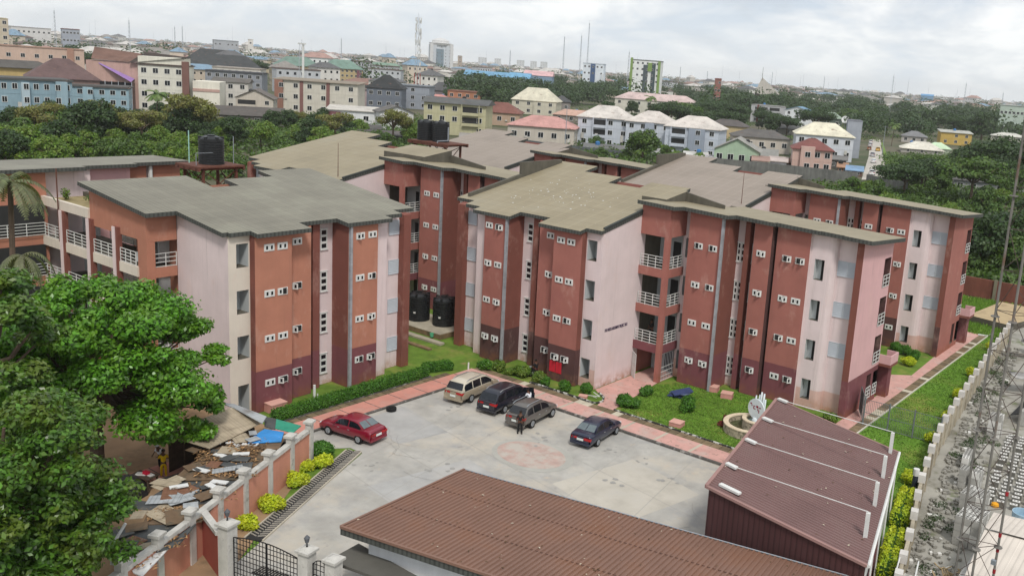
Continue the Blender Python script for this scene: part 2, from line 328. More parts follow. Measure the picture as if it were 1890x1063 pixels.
def hostel(label, T, base, sC=.2, roofC=None, roofR=None, mainw='red', loww='maroon', floorsC=(0, 1, 2, 3), floorsR=(0, 1, 2, 3), gable='pink', gableR='salmon', low2='dkred', doR=True, Rlow='maroon', Rmain='red', detail=True, group=None, tower_=(-43.4, -40.9, 65.0, 68.4, 15.2, 3.8), par=True):
    t = thing('hostel_block', label, 'building', base, group=group)
    rnd = random.Random(len(label)*7+3)
    zc = lambda x, y: 12.72+sC*(y-56.6)
    w = MB(T); wf = lambda k, *a, **b: wallseg(w, *a, **b)
    ow = lambda u0, u1, fl: [(u0, u1, LVL[i]-1.3, LVL[i]+.35) for i in fl]
    P = lambda *q: q
    segs = [((-57.4, 58.5), (-55.3, 58.5), 'pink', None, ()), ((-55.3, 58.5), (-55.3, 57.5), 'pink', None, ()), ((-55.3, 57.5), (-54.0, 57.5), 'pink', None, ()), ((-54.0, 57.5), (-54.0, 57.0), loww, None, ()),
            ((-54.0, 57.0), (-51.2, 57.0), mainw, low2, ()), ((-51.2, 57.0), (-51.2, 58.9), 'brown', low2, ()), ((-51.2, 58.9), (-49.7, 58.9), 'pink', None, ()), ((-49.7, 58.9), (-49.7, 58.4), 'brown', low2, ()), ((-49.7, 58.4), (-49.1, 58.4), 'brown', low2, ()),  # recess sides take the brown: their shade is put into the colour
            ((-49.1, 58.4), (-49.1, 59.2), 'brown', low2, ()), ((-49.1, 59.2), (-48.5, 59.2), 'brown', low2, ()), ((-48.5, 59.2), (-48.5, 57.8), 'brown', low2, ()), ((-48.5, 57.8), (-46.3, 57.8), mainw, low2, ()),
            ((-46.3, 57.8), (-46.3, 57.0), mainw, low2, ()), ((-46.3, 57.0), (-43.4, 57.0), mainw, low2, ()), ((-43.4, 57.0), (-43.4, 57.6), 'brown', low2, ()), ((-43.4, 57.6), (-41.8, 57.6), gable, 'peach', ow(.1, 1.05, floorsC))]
    if gable == 'cream': segs[-1] = ((-43.4, 57.6), (-41.8, 57.6), 'cream', None, ow(.1, 1.0, [f for f in floorsC if f])+[(.15, 1.0, 0, 2.1)])
    for a, b, hi, lo, ho in segs: wallseg(w, a, b, hi, lo, zc, ho, zb=1.6 if lo == 'peach' else 3.05)
    if doR: wallseg(w, (-41.8, 57.6), (-41.8, 63.6), 'pink', None, zc)
    if doR: wallseg(w, (-41.8, 63.6), (-41.8, 70.0), 'conc', None, zc, z0=3)
    w.box(-58.0, -42.0, 59.4, 69.9, 0, 12.9, M[mainw])
    w.poly([(-58.0, 69.9, 0), (-42.0, 69.9, 0), (-42.0, 69.9, zc(0, 69.9)), (-58.0, 69.9, zc(0, 69.9))], M[mainw])
    w.poly([(-58.0, 59.4, 12.9), (-58.0, 69.9, 12.9), (-58.0, 69.9, zc(0, 69.9)), (-58.0, 59.4, zc(0, 59.4))], M['conc'])
    w.build('wall', t)
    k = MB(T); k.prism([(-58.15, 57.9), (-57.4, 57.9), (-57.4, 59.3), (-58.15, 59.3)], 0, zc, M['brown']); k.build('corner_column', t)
    r = MB(T); r.prism(C_ROOF, lambda x, y: zc(x, y)-.02, lambda x, y: zc(x, y)+.28, roofC, FA); r.build('roof', t)
    # windows of the low-eaved wing
    n = (0, -1)
    for f in floorsC:
        z = LVL[f]
        for x in (-53.45, -52.3): put_win(SW[rnd.choice((0, 1, 2, 3, 0))], t, T, (x, 56.995, z), n)
        for x in (-45.55, -44.5): put_win(SW[rnd.choice((0, 1, 2, 0, 3))], t, T, (x, 56.995, z), n)
        put_win(SW[rnd.choice((0, 1, 3))], t, T, (-47.3, 57.795, z), n); put_win(TW, t, T, (-50.4, 58.895, z-.35), n)
        place(LV1, 'louvre_vent', t, T, (-56.85, 58.495, z-.02), n)
    if floorsC and detail:
        d = MB(T); d.box(-51.42, -51.22, 56.75, 56.98, .0, zc(0, 56.9), M['pvc']); d.build('downpipe', t)
    # parapets of this wing
    q = MB(T)
    if par: q.prism([(-58.3, 59.2), (-58.0, 59.2), (-58.0, 66), (-58.3, 66)], lambda x, y: zc(x, y)+.2, lambda x, y: zc(x, y)+.62, M['conc'])
    if par: q.build('parapet', t); q = MB(T); q.prism([(-58.3, 66), (-58.0, 66), (-58.0, 72), (-58.3, 72)], lambda x, y: zc(x, y)+.2, lambda x, y: max(zc(x, 66)+1.75-.02*(y-66), zc(x, y)+.6), M['conc']); q.build('parapet', t); q = MB(T)
    if doR: q.prism([(-41.95, 57.7), (-41.72, 57.7), (-41.72, 63.5), (-41.95, 63.5)], lambda x, y: zc(x, y)+.25, lambda x, y: zc(x, y)+.42, M['fas'])
    if doR: q.build('parapet', t)
    if not doR: return t, zc
    # ---------------- high wing
    w2 = MB(T)
    s2 = [((-39.3, 65.5), (-38.1, 65.5), 'pink', 'peach', [(.35, .95, LVL[i]-1.3, LVL[i]+.35) for i in floorsR]), ((-38.1, 65.5), (-38.1, 64.45), Rmain, Rlow, ()), ((-38.1, 64.45), (-34.8, 64.45), Rmain, Rlow, ()), ((-34.8, 64.45), (-34.8, 66.9), 'brown', Rlow, ()),  # brown on the recess sides paints in the shade there
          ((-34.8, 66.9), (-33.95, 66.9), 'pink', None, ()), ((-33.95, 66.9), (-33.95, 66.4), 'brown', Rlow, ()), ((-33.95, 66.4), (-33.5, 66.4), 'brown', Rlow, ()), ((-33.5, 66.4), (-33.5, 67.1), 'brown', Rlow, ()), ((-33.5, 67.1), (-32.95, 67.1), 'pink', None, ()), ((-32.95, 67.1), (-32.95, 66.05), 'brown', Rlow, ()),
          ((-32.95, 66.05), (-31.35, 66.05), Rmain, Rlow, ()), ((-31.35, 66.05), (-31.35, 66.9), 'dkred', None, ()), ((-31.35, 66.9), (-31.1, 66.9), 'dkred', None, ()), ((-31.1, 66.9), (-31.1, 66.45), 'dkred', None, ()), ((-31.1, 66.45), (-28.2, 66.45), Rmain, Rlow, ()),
          ((-28.2, 66.45), (-28.2, 66.7), 'pink', None, ()), ((-28.2, 66.7), (-26.75, 66.7), 'pink', 'peach', [(.4, 1.2, LVL[i]-1.3, LVL[i]+.35) for i in floorsR])]
    cp = [(-26.75, 66.7), (-26.5, 66.74), (-26.3, 66.86), (-26.17, 67.05), (-26.1, 67.35)]
    s2 += [(cp[i], cp[i+1], 'pink', 'peach', ()) for i in range(4)]
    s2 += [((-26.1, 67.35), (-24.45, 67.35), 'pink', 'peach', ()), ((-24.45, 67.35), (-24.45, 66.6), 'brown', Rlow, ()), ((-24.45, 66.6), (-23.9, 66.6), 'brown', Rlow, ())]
    for a, b, hi, lo, ho in s2: wallseg(w2, a, b, hi, lo, zr, ho, zb=1.6 if lo == 'peach' else 3.05, reveal=.55)
    gh = [(5.0, 6.5, LVL[i]-2.0, LVL[i]+.4) for i in floorsR if i]
    if 0 in floorsR: gh += [(4.2, 5.2, .5, 2.6), (5.7, 6.7, .5, 2.6)]
    wallseg(w2, (-23.9, 66.6), (-23.9, 73.3), gableR, Rlow if gableR == 'salmon' else None, zr, gh, reveal=.9, rmat='dkred')
    wallseg(w2, (-23.9, 73.3), (-38.3, 73.3), Rmain, Rlow, zr)
    w2.box(-38.4, -25.2, 67.6, 73.1, 0, 13.6, M[Rmain])
    w2.build('wall', t)
    r = MB(T); r.prism(R_ROOF, lambda x, y: zr(x, y)-.02, lambda x, y: zr(x, y)+.3, roofR, FA); r.build('roof', t)
    q = MB(T)
    xa, xb, ya, yb, th_, lw_ = tower_; q.prism([(xa, ya), (xb, ya), (xb, yb), (xa, yb)], 13.2, lambda x, y: th_+.15*(y-ya), roofC, M['conc']); q.build('stair_head', t); q = MB(T)
    q.prism([(xb+.01, yb-.25), (xb+lw_, yb-.25), (xb+lw_, yb), (xb+.01, yb)], 13.5, lambda x, y: zr(x, y)+.62+.5*max(0, 1-(x-xb)/lw_), M['conc'])
    q.build('parapet', t)
    for f in floorsR:
        z = LVL[f]+.08
        for x in (-37.1, -35.75): put_win(SW[rnd.choice((0, 1, 2, 0))], t, T, (x, 64.445, z), n)
        for x in (-30.1, -28.95): put_win(SW[rnd.choice((0, 1, 3, 0))], t, T, (x, 66.445, z-.1), n)
        put_win(SW[rnd.choice((0, 1, 3))], t, T, (-32.2, 66.045, z), n); put_win(TW2, t, T, (-34.42, 66.895, z-.35), n); put_win(TW, t, T, (-33.2, 67.095, z-.35), n)
        if f: place(LV2, 'louvre_vent', t, T, (-25.3, 67.345, z-.25), n)
        if f: railing(T, t, (-23.86, 71.7), (-23.86, 73.1), LVL[f]-2.0, LVL[f]-1.0, 3, 2)
        elif detail:
            railing(T, t, (-23.86, 70.85), (-23.86, 71.85), .5, 1.5, 3, 2); railing(T, t, (-23.86, 72.35), (-23.86, 73.25), .5, 1.5, 3, 2)
    if 1 in floorsR:
        b = MB(T); b.box(-23.88, -22.9, 73.3, 75.2, 2.9, 3.15, M['brown']); b.box(-23.0, -22.9, 73.3, 75.2, 3.15, 3.9, M['salmon']); b.box(-23.88, -23.0, 73.3, 73.4, 3.15, 3.9, M['salmon']); b.box(-23.88, -23.0, 75.1, 75.2, 3.15, 3.9, M['salmon']); b.box(-25, -23.3, 74.25, 75.1, 0, 2.88, M['maroon']); b.build('porch_balcony', t)
    d = MB(T); d.box(-34.98, -34.78, 64.2, 64.43, 0, 14.5, M['pvc']); d.build('downpipe', t)
    # corner balconies
    b = MB(T); RM = M[Rmain]
    for (z0, z1) in ((12.42, 14.75), (9.0, 9.7), (5.75, 6.45), (2.5, 3.2)):
        zz = (lambda x, y: zr(x, y)) if z1 > 14 else z1
        ml = RM if z1 > 4 else M[Rlow]
        b.prism([(-41.8, 62.85), (-39.0, 62.85), (-39.0, 63.08), (-41.8, 63.08)], z0, zz, ml); b.prism([(-39.23, 63.08), (-39.0, 63.08), (-39.0, 65.5), (-39.23, 65.5)], z0, zz, ml)
    b.prism([(-39.42, 62.82), (-38.97, 62.82), (-38.97, 63.2), (-39.42, 63.2)], 0, 14.2, RM); b.build('balcony_wall', t)
    b = MB(T)
    for z in (9.3, 6.0, 2.8, 12.6): b.box(-41.78, -39.24, 63.1, 67.3, z-.1, z+.1, M['conc'])
    for z in (0, 3.0, 6.2, 9.5): b.box(-41.78, -39.3, 66.0, 66.3, z, z+2.9, M['grey']); b.box(-39.35, -39.24, 65.5, 67.2, z, z+2.9, M['grey']); b.box(-40.4, -39.6, 65.95, 65.99, z+.15, z+2.1, M['dark'])
    b.build('balcony_floor', t)
    for z in (9.7, 6.45, 3.2):
        railing(T, t, (-41.7, 62.95), (-39.45, 62.95), z, z+1.02, 4, 3); railing(T, t, (-39.1, 63.25), (-39.1, 65.4), z, z+1.02, 4, 3)
    if detail:
        gt = MB(T)
        for i in range(9): x = -39.1; y = 63.3+i*.25; gt.beam((x, y, 0), (x, y, 2.45), .022, M['galv'], 4)
        for z in (.05, .4, .8, 1.2, 2.4): gt.beam((-39.1, 63.25, z), (-39.1, 65.4, z), .025, M['white'], 4)
        gt.build('side_grille', t)
        gt = MB(T)
        for i in range(8): x = -41.75+i*.12; y = 62.9-i*.1; gt.beam((x, y, .05), (x, y, 2.15), .02, M['white'], 4)
        for z in (.05, 1.2, 2.15): gt.beam((-41.75, 62.9, z), (-40.9, 62.2, z), .028, M['white'], 4)
        gt.build('door_gate', t)
    return t, zc

T0 = lambda x, y, z: (x, y, z)
def Toff(dx, dy): return lambda x, y, z: (x+dx, y+dy, z)
TL = lambda x, y, z: (-55.6-(y-57.1), 34.55+(-41.8-x), z)
GRP = 'four-storey hostel blocks'
hostel('brick red hostel block behind the parked cars, with words lettered on its pink end wall', T0, (-42, 64, 0), .2, RC1, RC1, group=GRP)
hostel('farthest right hostel block with a terracotta end wall, shrubs at its foot', Toff(.2, 23.4), (-42, 88, 0), .2, RC2, RC1, tower_=(-43.6, -42.0, 65, 69.5, 14.75, 3.2), floorsC=(3,), floorsR=(0, 1, 2, 3), gableR='red', Rlow='dkred', detail=False, group=GRP)
hostel('hostel block behind the two black ground tanks, under the raised middle tanks', Toff(-32.4, .3), (-74, 64, 0), .2, RC1, RC1, tower_=(-45.0, -38.8, 65.5, 69.4, 15.4, 5.0), par=False, floorsC=(3,), floorsR=(0, 1, 2, 3), detail=False, Rlow='maroon', group=GRP)
hostel('rearmost hostel block, only its rosy roof and a strip of red wall showing', Toff(-32.4, 23.7), (-74, 88, 0), .2, RC2, RC1, tower_=(-43.6, -40.8, 65, 68.7, 14.8, 4.5), par=False, floorsC=(), floorsR=(3,), detail=False, group=GRP)
Lb, zcL = hostel('terracotta hostel block on the left with a wide grey roof and open side gallery', TL, (-62, 40, 0), .12, RL, None, mainw='terra', loww='terra', gable='cream', low2='maroon', doR=False, par=False, group=GRP)
# balcony corner + gallery of the left block
b = MB()
zL = lambda x, y: 12.72+.12*(-55.1-x)
for (z0, z1) in ((11.6, 99), (9.0, 9.7), (5.75, 6.45), (2.5, 3.2)):
    zz = zL if z1 > 50 else z1
    b.prism([(-62.6, 32.6), (-62.35, 32.6), (-62.35, 34.5), (-62.6, 34.5)], z0, zz, M['terra'])
b.prism([(-63.5, 32.33), (-62.33, 32.33), (-62.33, 32.6), (-63.5, 32.6)], 0, zL, M['terra'])
b.prism([(-62.62, 32.6), (-62.32, 32.6), (-62.32, 32.92), (-62.62, 32.92)], 0, 11.59, M['terra'])
b.prism([(-70.2, 32.35), (-63.5, 32.35), (-63.5, 32.6), (-70.2, 32.6)], 11.65, zL, M['terra'])
b.build('balcony_wall', Lb)
b = MB(); b.prism([(-70.6, 31.75), (-61.55, 31.95), (-61.55, 34.1), (-56, 34.1), (-56, 40), (-70.6, 40)], lambda x, y: zL(x, y)-.02, lambda x, y: zL(x, y)+.282, RL, FA)
b.build('roof_extension', Lb)
b = MB(); b.box(-71, -63.0, 36, 49, 0, 13.2, M['terra']); b.poly([(-56.1, 34.55, 0), (-62.4, 34.55, 0), (-62.4, 34.55, 13.5), (-56.1, 34.55, 12.82)], M['pink']); b.build('gallery_back_wall', Lb)
for z in (9.7, 6.45, 3.2): railing(T0, Lb, (-62.45, 32.95), (-62.45, 34.5), z, z+1.0, 3, 2)
# gallery slabs, pillars, railings, inner walls
b = MB()
for z0, z1, xa in ((12.15, 12.85, -77.6), (9.0, 9.7, -82), (5.75, 6.45, -84), (2.5, 3.2, -84)): b.box(xa, -63.4 if z1 < 12 else -70.2, 32.2, 32.45, z0, z1, M['cream'])
b.box(-77.6, -70.2, 32.45, 35.6, 12.15, 12.6, M['slab']); b.box(-77.6, -70.2, 35.3, 35.6, 12.6, 12.95, M['conc'])
for z in (9.1, 5.85, 2.6): b.box(-84, -63.4, 32.45, 35.8, z, z+.45, M['conc'])
b.build('gallery_floor', Lb)
for x in (-82.6, -78.4, -74.2, -70.0, -66.2):
    b = MB(); b.box(x-.32, x+.32, 32.12, 32.46, 0, 12.15 if x > -79 else 9.0, M['brown']); b.box(x-.32, x+.05, 32.06, 32.12, 0, 12.15 if x > -79 else 9.0, M['pink']); b.build('pillar', Lb)
for z in (9.7, 6.45, 3.2):
    xs = [-82.6, -78.4, -74.2, -70.0, -66.2, -63.4]
    for i in range(5):
        if z > 9 and i == 0: continue
        railing(T0, Lb, (xs[i]+.34, 32.3), (xs[i+1]-.34, 32.3), z, z+1.0, 4, 3)
        if i in (2, 3): railing(T0, Lb, (xs[i]+.34, 35.5), (xs[i+1]-.34, 35.5), z, z+1.0, 4, 3)
b = MB()
for z in (9.7, 6.45, 3.2):
    b.box(-77.8, -75.2, 35.25, 35.4, z, z+2.4, M['grey']); b.box(-72.9, -70.2, 35.65, 35.8, z, z+2.4, M['cream']); b.box(-69.9, -67.5, 35.65, 35.8, z, z+2.4, M['terra']); b.box(-66.5, -65.0, 35.2, 35.4, z, z+2.4, M['grey'])
    b.box(-64.8, -64.6, 33, 35.4, z, z+2.4, M['grey']); b.box(-64.0, -63.8, 34, 35.4, z, z+2.4, M['grey'])
b.build('gallery_inner_wall', Lb)
b = MB()
for z in (6.45, 9.7): b.box(-68.9, -68.1, 32.7, 33.4, z+.3, z+1.0, M['dark'])
# grass growing on the flat slab handled later
# name lettering on the pink end wall
def text(body, size, loc, rotz, mt, name, parent=None, ext=.01, rx=PI/2):
    cu = bpy.data.curves.new(name, 'FONT'); cu.body = body; cu.size = size; cu.extrude = ext; cu.align_x = 'CENTER'; cu.offset = .012*size
    o = bpy.data.objects.new(name, cu); C.objects.link(o); dg = bpy.context.evaluated_depsgraph_get(); dg.update()
    me = bpy.data.meshes.new_from_object(o.evaluated_get(dg)); me.name = name; me.materials.clear(); me.materials.append(mt); bpy.data.objects.remove(o)
    o = bpy.data.objects.new(name, me); C.objects.link(o); o.matrix_basis = Matrix.Translation(loc) @ Matrix.Rotation(rotz, 4, 'Z') @ Matrix.Rotation(rx, 4, 'X')
    if parent is not None: attach(o, parent, True)
    return o
H0 = [o for o in C.objects if o.name == 'hostel_block'][0]
ink = mat('purple_ink', (62, 46, 74), .1)
tx = text('FGN NEEDS ASSESSMENT PROJECT 2013', .36, (-41.785, 60.2, 4.66), PI/2, ink, 'wall_lettering', H0); tx.matrix_basis = tx.matrix_basis @ Matrix.Diagonal((.5, 1, 1, 1))
fk = MB(); rf = random.Random(4)
for i in range(75):
    x, y = rf.gauss(-51.5, 2.6), rf.gauss(63.5, 1.9); s_ = .03+.045*rf.random(); z = 12.72+.2*(y-56.6)+.29
    if -57 < x < -43 and 58 < y < 69: fk.poly([(x-s_, y-s_, z-.2*s_), (x+s_, y-s_, z-.2*s_), (x+s_*.6, y+s_, z+.2*s_), (x-s_, y+s_*.7, z+.14*s_)], M['white'])
tag(fk.build('roof_flecks', H0), kind='stuff')
# posters on the dark band
rp = mat('red_poster', (196, 36, 52), .05, spec=.3)
for x, w_ in ((-45.72, .62), (-45.05, .6)):
    p = MB(); p.box(x-w_/2, x+w_/2, 56.96, 56.985, .72, 1.66, rp); po = p.build('poster', H0)
    l = MB()
    for i, (z, ww) in enumerate(((1.56, .3), (1.48, .36), (1.4, .36), (1.22, .4), (1.12, .36), (1.03, .42), (.88, .4))): l.box(x-ww/2, x+ww/2, 56.945, 56.958, z-.03-(.05 if i == 6 and x < -45.5 else 0), z+.03, M['white'])
    l.build('poster_text', po); 
# ================================================================ ground and paving
gm = mat('earth_ground', (94, 90, 72), .25, .05, .95, .3, 3, spots=[(.02, .45, .6, (56, 72, 38)), (.4, .5, .75, (96, 88, 70))])
s = MB(); s.poly([(-5100, -250, -.06), (3500, -250, -.06), (3500, 6300, -.06), (-5100, 6300, -.06)], gm); struct('ground', s)
lawn_m = mat('lawn', (94, 122, 42), .3, .9, .95, .6, 25, spots=[(.35, .52, .72, (134, 136, 66)), (.5, .62, .74, (140, 122, 84)), (2.5, .6, .8, (70, 98, 30))])
lawn2 = mat('side_lawn', (90, 126, 40), .28, .7, .95, .6, 25, spots=[(.18, .52, .68, (132, 134, 66))])
s = MB(); s.poly([(x, y, -.02) for x, y in ((-90, 20), (-11.2, 20), (-11.2, 40), (-14.1, 54), (-15.3, 59.5), (-16.4, 66.2), (-17.1, 73), (-17.8, 80), (-18.6, 88), (-19.9, 102.5), (-22, 122), (-90, 122))], lawn_m); struct('compound_ground', s)
conc = mat('worn_concrete', (168, 165, 158), .2, .5, .9, .3, 20, spots=[(.16, .5, .66, (184, 176, 162)), (.28, .52, .7, (152, 151, 149)), (1.3, .6, .72, (150, 146, 140)), (.9, .6, .8, (186, 170, 150))])
s = MB(); s.poly([(-50, 49.5, .0), (-50, 32.5, .0), (-46.2, 36.9, .0), (-45, 36.9, .0), (-36, 18, .0), (-10, 18, .0), (-14, 44, 0), (-23.5, 51.9, .0), (-45.5, 51.9, .0), (-47.5, 51.0, 0)], conc)
struct('car_park', s)
# slab joints and repaired bays, 4 mm above
s = MB(); jm = mat('joint_dark', (160, 157, 150), .1); bm_ = mat('pale_repair_concrete', (182, 176, 164), .14, .6, .9, spots=[(.3, .5, .7, (174, 170, 162))]); gb = mat('grey_repair_concrete', (166, 165, 162), .16, .4, .9, spots=[(.3, .5, .7, (176, 172, 166))])
s.poly([(-33.2, 42, .004), (-31.6, 48.6, .004), (-25.5, 47.2, .004), (-27, 40.5, .004)], bm_); s.poly([(-41, 34, .004), (-39.5, 41, .004), (-33.8, 39.8, .004), (-35.3, 33, .004)], gb)
s.poly([(-49.5, 40.5, .004), (-44.5, 39.5, .004), (-43.6, 43.2, .004), (-49.5, 44.4, .004)], gb)
struct('repaired_bays', s)
s = MB()
for i in range(5):
    x = -47+i*4.6; s.poly([(x, 52-.5, .008), (x+.045, 52-.5, .008), (x+3.2+.045, 33, .008), (x+3.2, 33, .008)], jm)
for i in range(4):
    y = 48.5-i*4.3; s.poly([(-49.8, y, .008), (-22, y-4.6, .008), (-22, y-4.56, .008), (-49.8, y+.04, .008)], jm)
struct('slab_joints', s)
rd = mat('faded_red_paving', (176, 152, 142), .16, 1.2, .9, spots=[(1.0, .42, .6, (178, 170, 160))])
s = MB(); s.poly([(-36.9+3.0*math.cos(2*PI*i/36), 44.4+2.3*math.sin(2*PI*i/36), .010) for i in range(36)], mat('grey_ring', (166, 164, 156), .12)); s.poly([(-37.0+2.55*math.cos(2*PI*i/36), 44.4+1.9*math.sin(2*PI*i/36), .014) for i in range(36)], rd); struct('paving_roundel', s)
pk = mat('pink_paving', (192, 134, 120), .12, .8, .9, .2, 20, spots=[(.9, .5, .7, (186, 142, 130)), (3, .6, .75, (160, 124, 112))])
pk2 = mat('faded_pink_paving', (196, 152, 142), .14, .8, .9, .2, 20, spots=[(.5, .5, .7, (184, 164, 154)), (2.4, .58, .7, (140, 120, 108))])
curb = mat('kerb_concrete', (92, 88, 84), .3, 3, .9, spots=[(2, .55, .7, (170, 166, 160))])
# cracks and oil drips on the concrete
s = MB(); rk = random.Random(31); ckm = mat('crack_line', (136, 133, 127), .1); oil = mat('oil_drip', (150, 148, 143), .12, 4, .7)
for i in range(16):
    x, y = -48+25*rk.random(), 34+16*rk.random(); a = rk.random()*6.28
    for j in range(9):
        a += rk.gauss(0, .4); l = .35+.5*rk.random(); x2, y2 = x+l*math.cos(a), y+l*math.sin(a); w_ = .008; nx, ny = -math.sin(a)*w_, math.cos(a)*w_; s.poly([(x-nx, y-ny, .016), (x2-nx, y2-ny, .016), (x2+nx, y2+ny, .016), (x+nx, y+ny, .016)], ckm); x, y = x2, y2
struct('concrete_cracks', s)
s = MB()
for (x, y) in [(-47.6, 51), (-44.4, 51), (-41.1, 50.2), (-35.7, 51), (-49, 38.2), (-46.5, 46.5), (-38.5, 47), (-33, 49.5), (-31, 48.8), (-39.5, 39), (-43, 36), (-34, 38.5), (-30.5, 45), (-28, 47.5)]:
    for j in range(5):
        cx, cy, r0 = x+rk.gauss(0, .5), y+rk.gauss(0, .5), .06+.16*rk.random(); s.poly([(cx+r0*(.6+.5*rk.random())*math.cos(t_*.7), cy+r0*(.6+.5*rk.random())*math.sin(t_*.7), .0175+j*.0012) for t_ in range(9)], oil)
struct('oil_drips', s)
# pavement along the left side (runs +y) then along the top (runs +x): raised 0.12
s = MB(); s.box(-52.0, -50.12, 20, 51.9, -.05, .12, pk); s.box(-52.0, -22.5, 52.12, 54.0, -.05, .12, pk2); s.box(-52.0, -47, 51.9, 52.12, -.05, .118, pk); struct('pavement', s)
s = MB(); s.box(-50.12, -49.95, 20, 49.6, -.05, .14, curb); s.box(-47.0, -22.5, 51.92, 52.12, -.05, .14, curb)
s.add([(-50.12, 49.6, -.05), (-49.95, 49.6, -.05), (-46.9, 51.92, -.05), (-47.1, 52.12, -.05), (-50.12, 49.6, .14), (-49.95, 49.6, .14), (-46.9, 51.92, .14), (-47.1, 52.12, .14)], [(4, 5, 6, 7), (1, 2, 6, 5), (0, 3, 7, 4)], curb); struct('kerb', s)
s = MB()
for i in range(14): y = 22+i*2.3; s.box(-51.99, -50.13, y, y+.07, .1, .124, curb)
for i in range(8): x = -44+i*2.9; s.box(x, x+.22, 52.13, 53.99, .1, .125, mat('pale_joint', (176, 168, 152), .15))
struct('pavement_joints', s)
# covered drains: rows of slabs, brown and pale
dm = [mat('drain_slab', (122, 106, 82), .25, 1.5, .95), mat('drain_slab_pale', (188, 180, 160), .15, 1.5, .95), mat('drain_slab_dark', (104, 92, 72), .25, 1.5, .95)]
rnd = random.Random(3); s = MB()
for i in range(42):
    x = -51.9+i*.72; s.box(x+.03, x+.69, 54.06, 54.85, -.05, .07+rnd.random()*.03, dm[rnd.choice((0, 2, 0, 2, 0, 0, 1))])
for i in range(32):
    y = 30+i*.68; s.box(-52.75, -52.06, y+.03, y+.65, -.05, .06+rnd.random()*.03, dm[rnd.choice((0, 2, 0, 2, 0, 2, 0))])
for i in range(60):
    y = 62+i*.68; s.box(-22.75, -22.0, y+.03, y+.65, -.05, .03+rnd.random()*.02, dm[rnd.choice((0, 2, 0, 2, 0, 0, 1))])
struct('drain_covers', s)
kb = mat('painted_kerb', (60, 60, 56), .4, 2.2, .9, spots=[(2.2, .5, .56, (196, 194, 186))])
s = MB(); s.box(-37.8, -22.6, 54.88, 55.02, -.05, .16, kb); s.box(-46.4, -40.2, 54.95, 55.09, -.05, .16, kb); s.box(-52.95, -52.8, 36, 50.2, -.05, .14, curb)
pts = [(-40.2, 55.05), (-39.7, 55.2), (-39.55, 55.8), (-40.0, 56.6), (-40.9, 57.2)]
for a, b in zip(pts[:-1], pts[1:]): s.beam((*a, .05), (*b, .05), .1, kb, 4)
struct('garden_edging', s)
s = MB(); s.poly([(-41.7, 57.7, .02), (-39.8, 56.4, .02), (-39.4, 54.86, .02), (-37.9, 54.86, .02), (-38.3, 57.5, .02), (-39.0, 62.9, .02), (-39, 67, .02), (-41.7, 67, .02)], pk2); struct('entrance_path', s)
s = MB(); s.poly([(-24.0, 60, .0), (-22.75, 58, .0), (-22.75, 103, .0), (-25.9, 103, .0), (-25.9, 92, 0), (-23.9, 90, .0), (-23.6, 82.2, .0), (-26, 80.2, 0), (-30, 80.2, 0), (-30, 75, 0), (-24, 75, 0)], pk2)
struct('back_path', s)
s = MB(); s.poly([(-21.95, 45, .0), (-12.3, 45, 0), (-14.3, 54, 0), (-15.35, 59.5, 0), (-16.45, 66.2, 0), (-17.15, 73, 0), (-17.85, 80, 0), (-18.6, 88, 0), (-19.9, 101, 0), (-21.95, 104, .0)], lawn2); struct('side_lawn', s)
s = MB(); s.box(-22.0, -21.88, 60, 104, -.05, .08, mat('pale_edging', (190, 186, 172), .15)); struct('path_edging', s)
# grass blades over lawns as stuff
def blades(name, n, area, seed, h=.05, mt=None):
    r = np.random.RandomState(seed); V = []; F = []
    A = np.array(area, float); mn = A.min(0); mx = A.max(0)
    def inside(p):
        c = False; j = len(A)-1
        for i in range(len(A)):
            if (A[i][1] > p[1]) != (A[j][1] > p[1]) and p[0] < (A[j][0]-A[i][0])*(p[1]-A[i][1])/(A[j][1]-A[i][1])+A[i][0]: c = not c
            j = i
        return c
    k = 0
    while k < n:
        p = mn+(mx-mn)*r.rand(2)
        if not inside(p): continue
        a = r.rand()*PI; w = .05*(.6+r.rand()); hh = h*(.5+r.rand()); t = (r.rand(2)-.5)*.12; b = len(V)
        V += [(p[0]-w*math.cos(a), p[1]-w*math.sin(a), 0), (p[0]+w*math.cos(a), p[1]+w*math.sin(a), 0), (p[0]+t[0], p[1]+t[1], hh)]; F.append((b, b+1, b+2)); k += 1
    me = bpy.data.meshes.new(name); me.from_pydata(V, [], F); me.materials.append(mt); o = bpy.data.objects.new(name, me); C.objects.link(o)
    return tag(o, name.replace('_', ' ')+' of short green blades on the compound lawn', 'grass', kind='stuff')
gr = mat('grass_blade', (100, 136, 44), .35, 1.2, .8, isl=.2)
blades('grass', 26000, [(-37.6, 55.1), (-22.8, 55.1), (-24.5, 66), (-28, 66), (-33, 65.8), (-38, 64), (-38.8, 62)], 1, mt=gr)
blades('side_grass', 24000, [(-21.8, 56), (-15.0, 57), (-16.6, 66), (-18, 80), (-20.1, 101), (-21.8, 104)], 2, mt=gr)
blades('back_grass', 9000, [(-30, 104), (-19.6, 102), (-22.5, 122), (-33, 121)], 3, .3, gr)

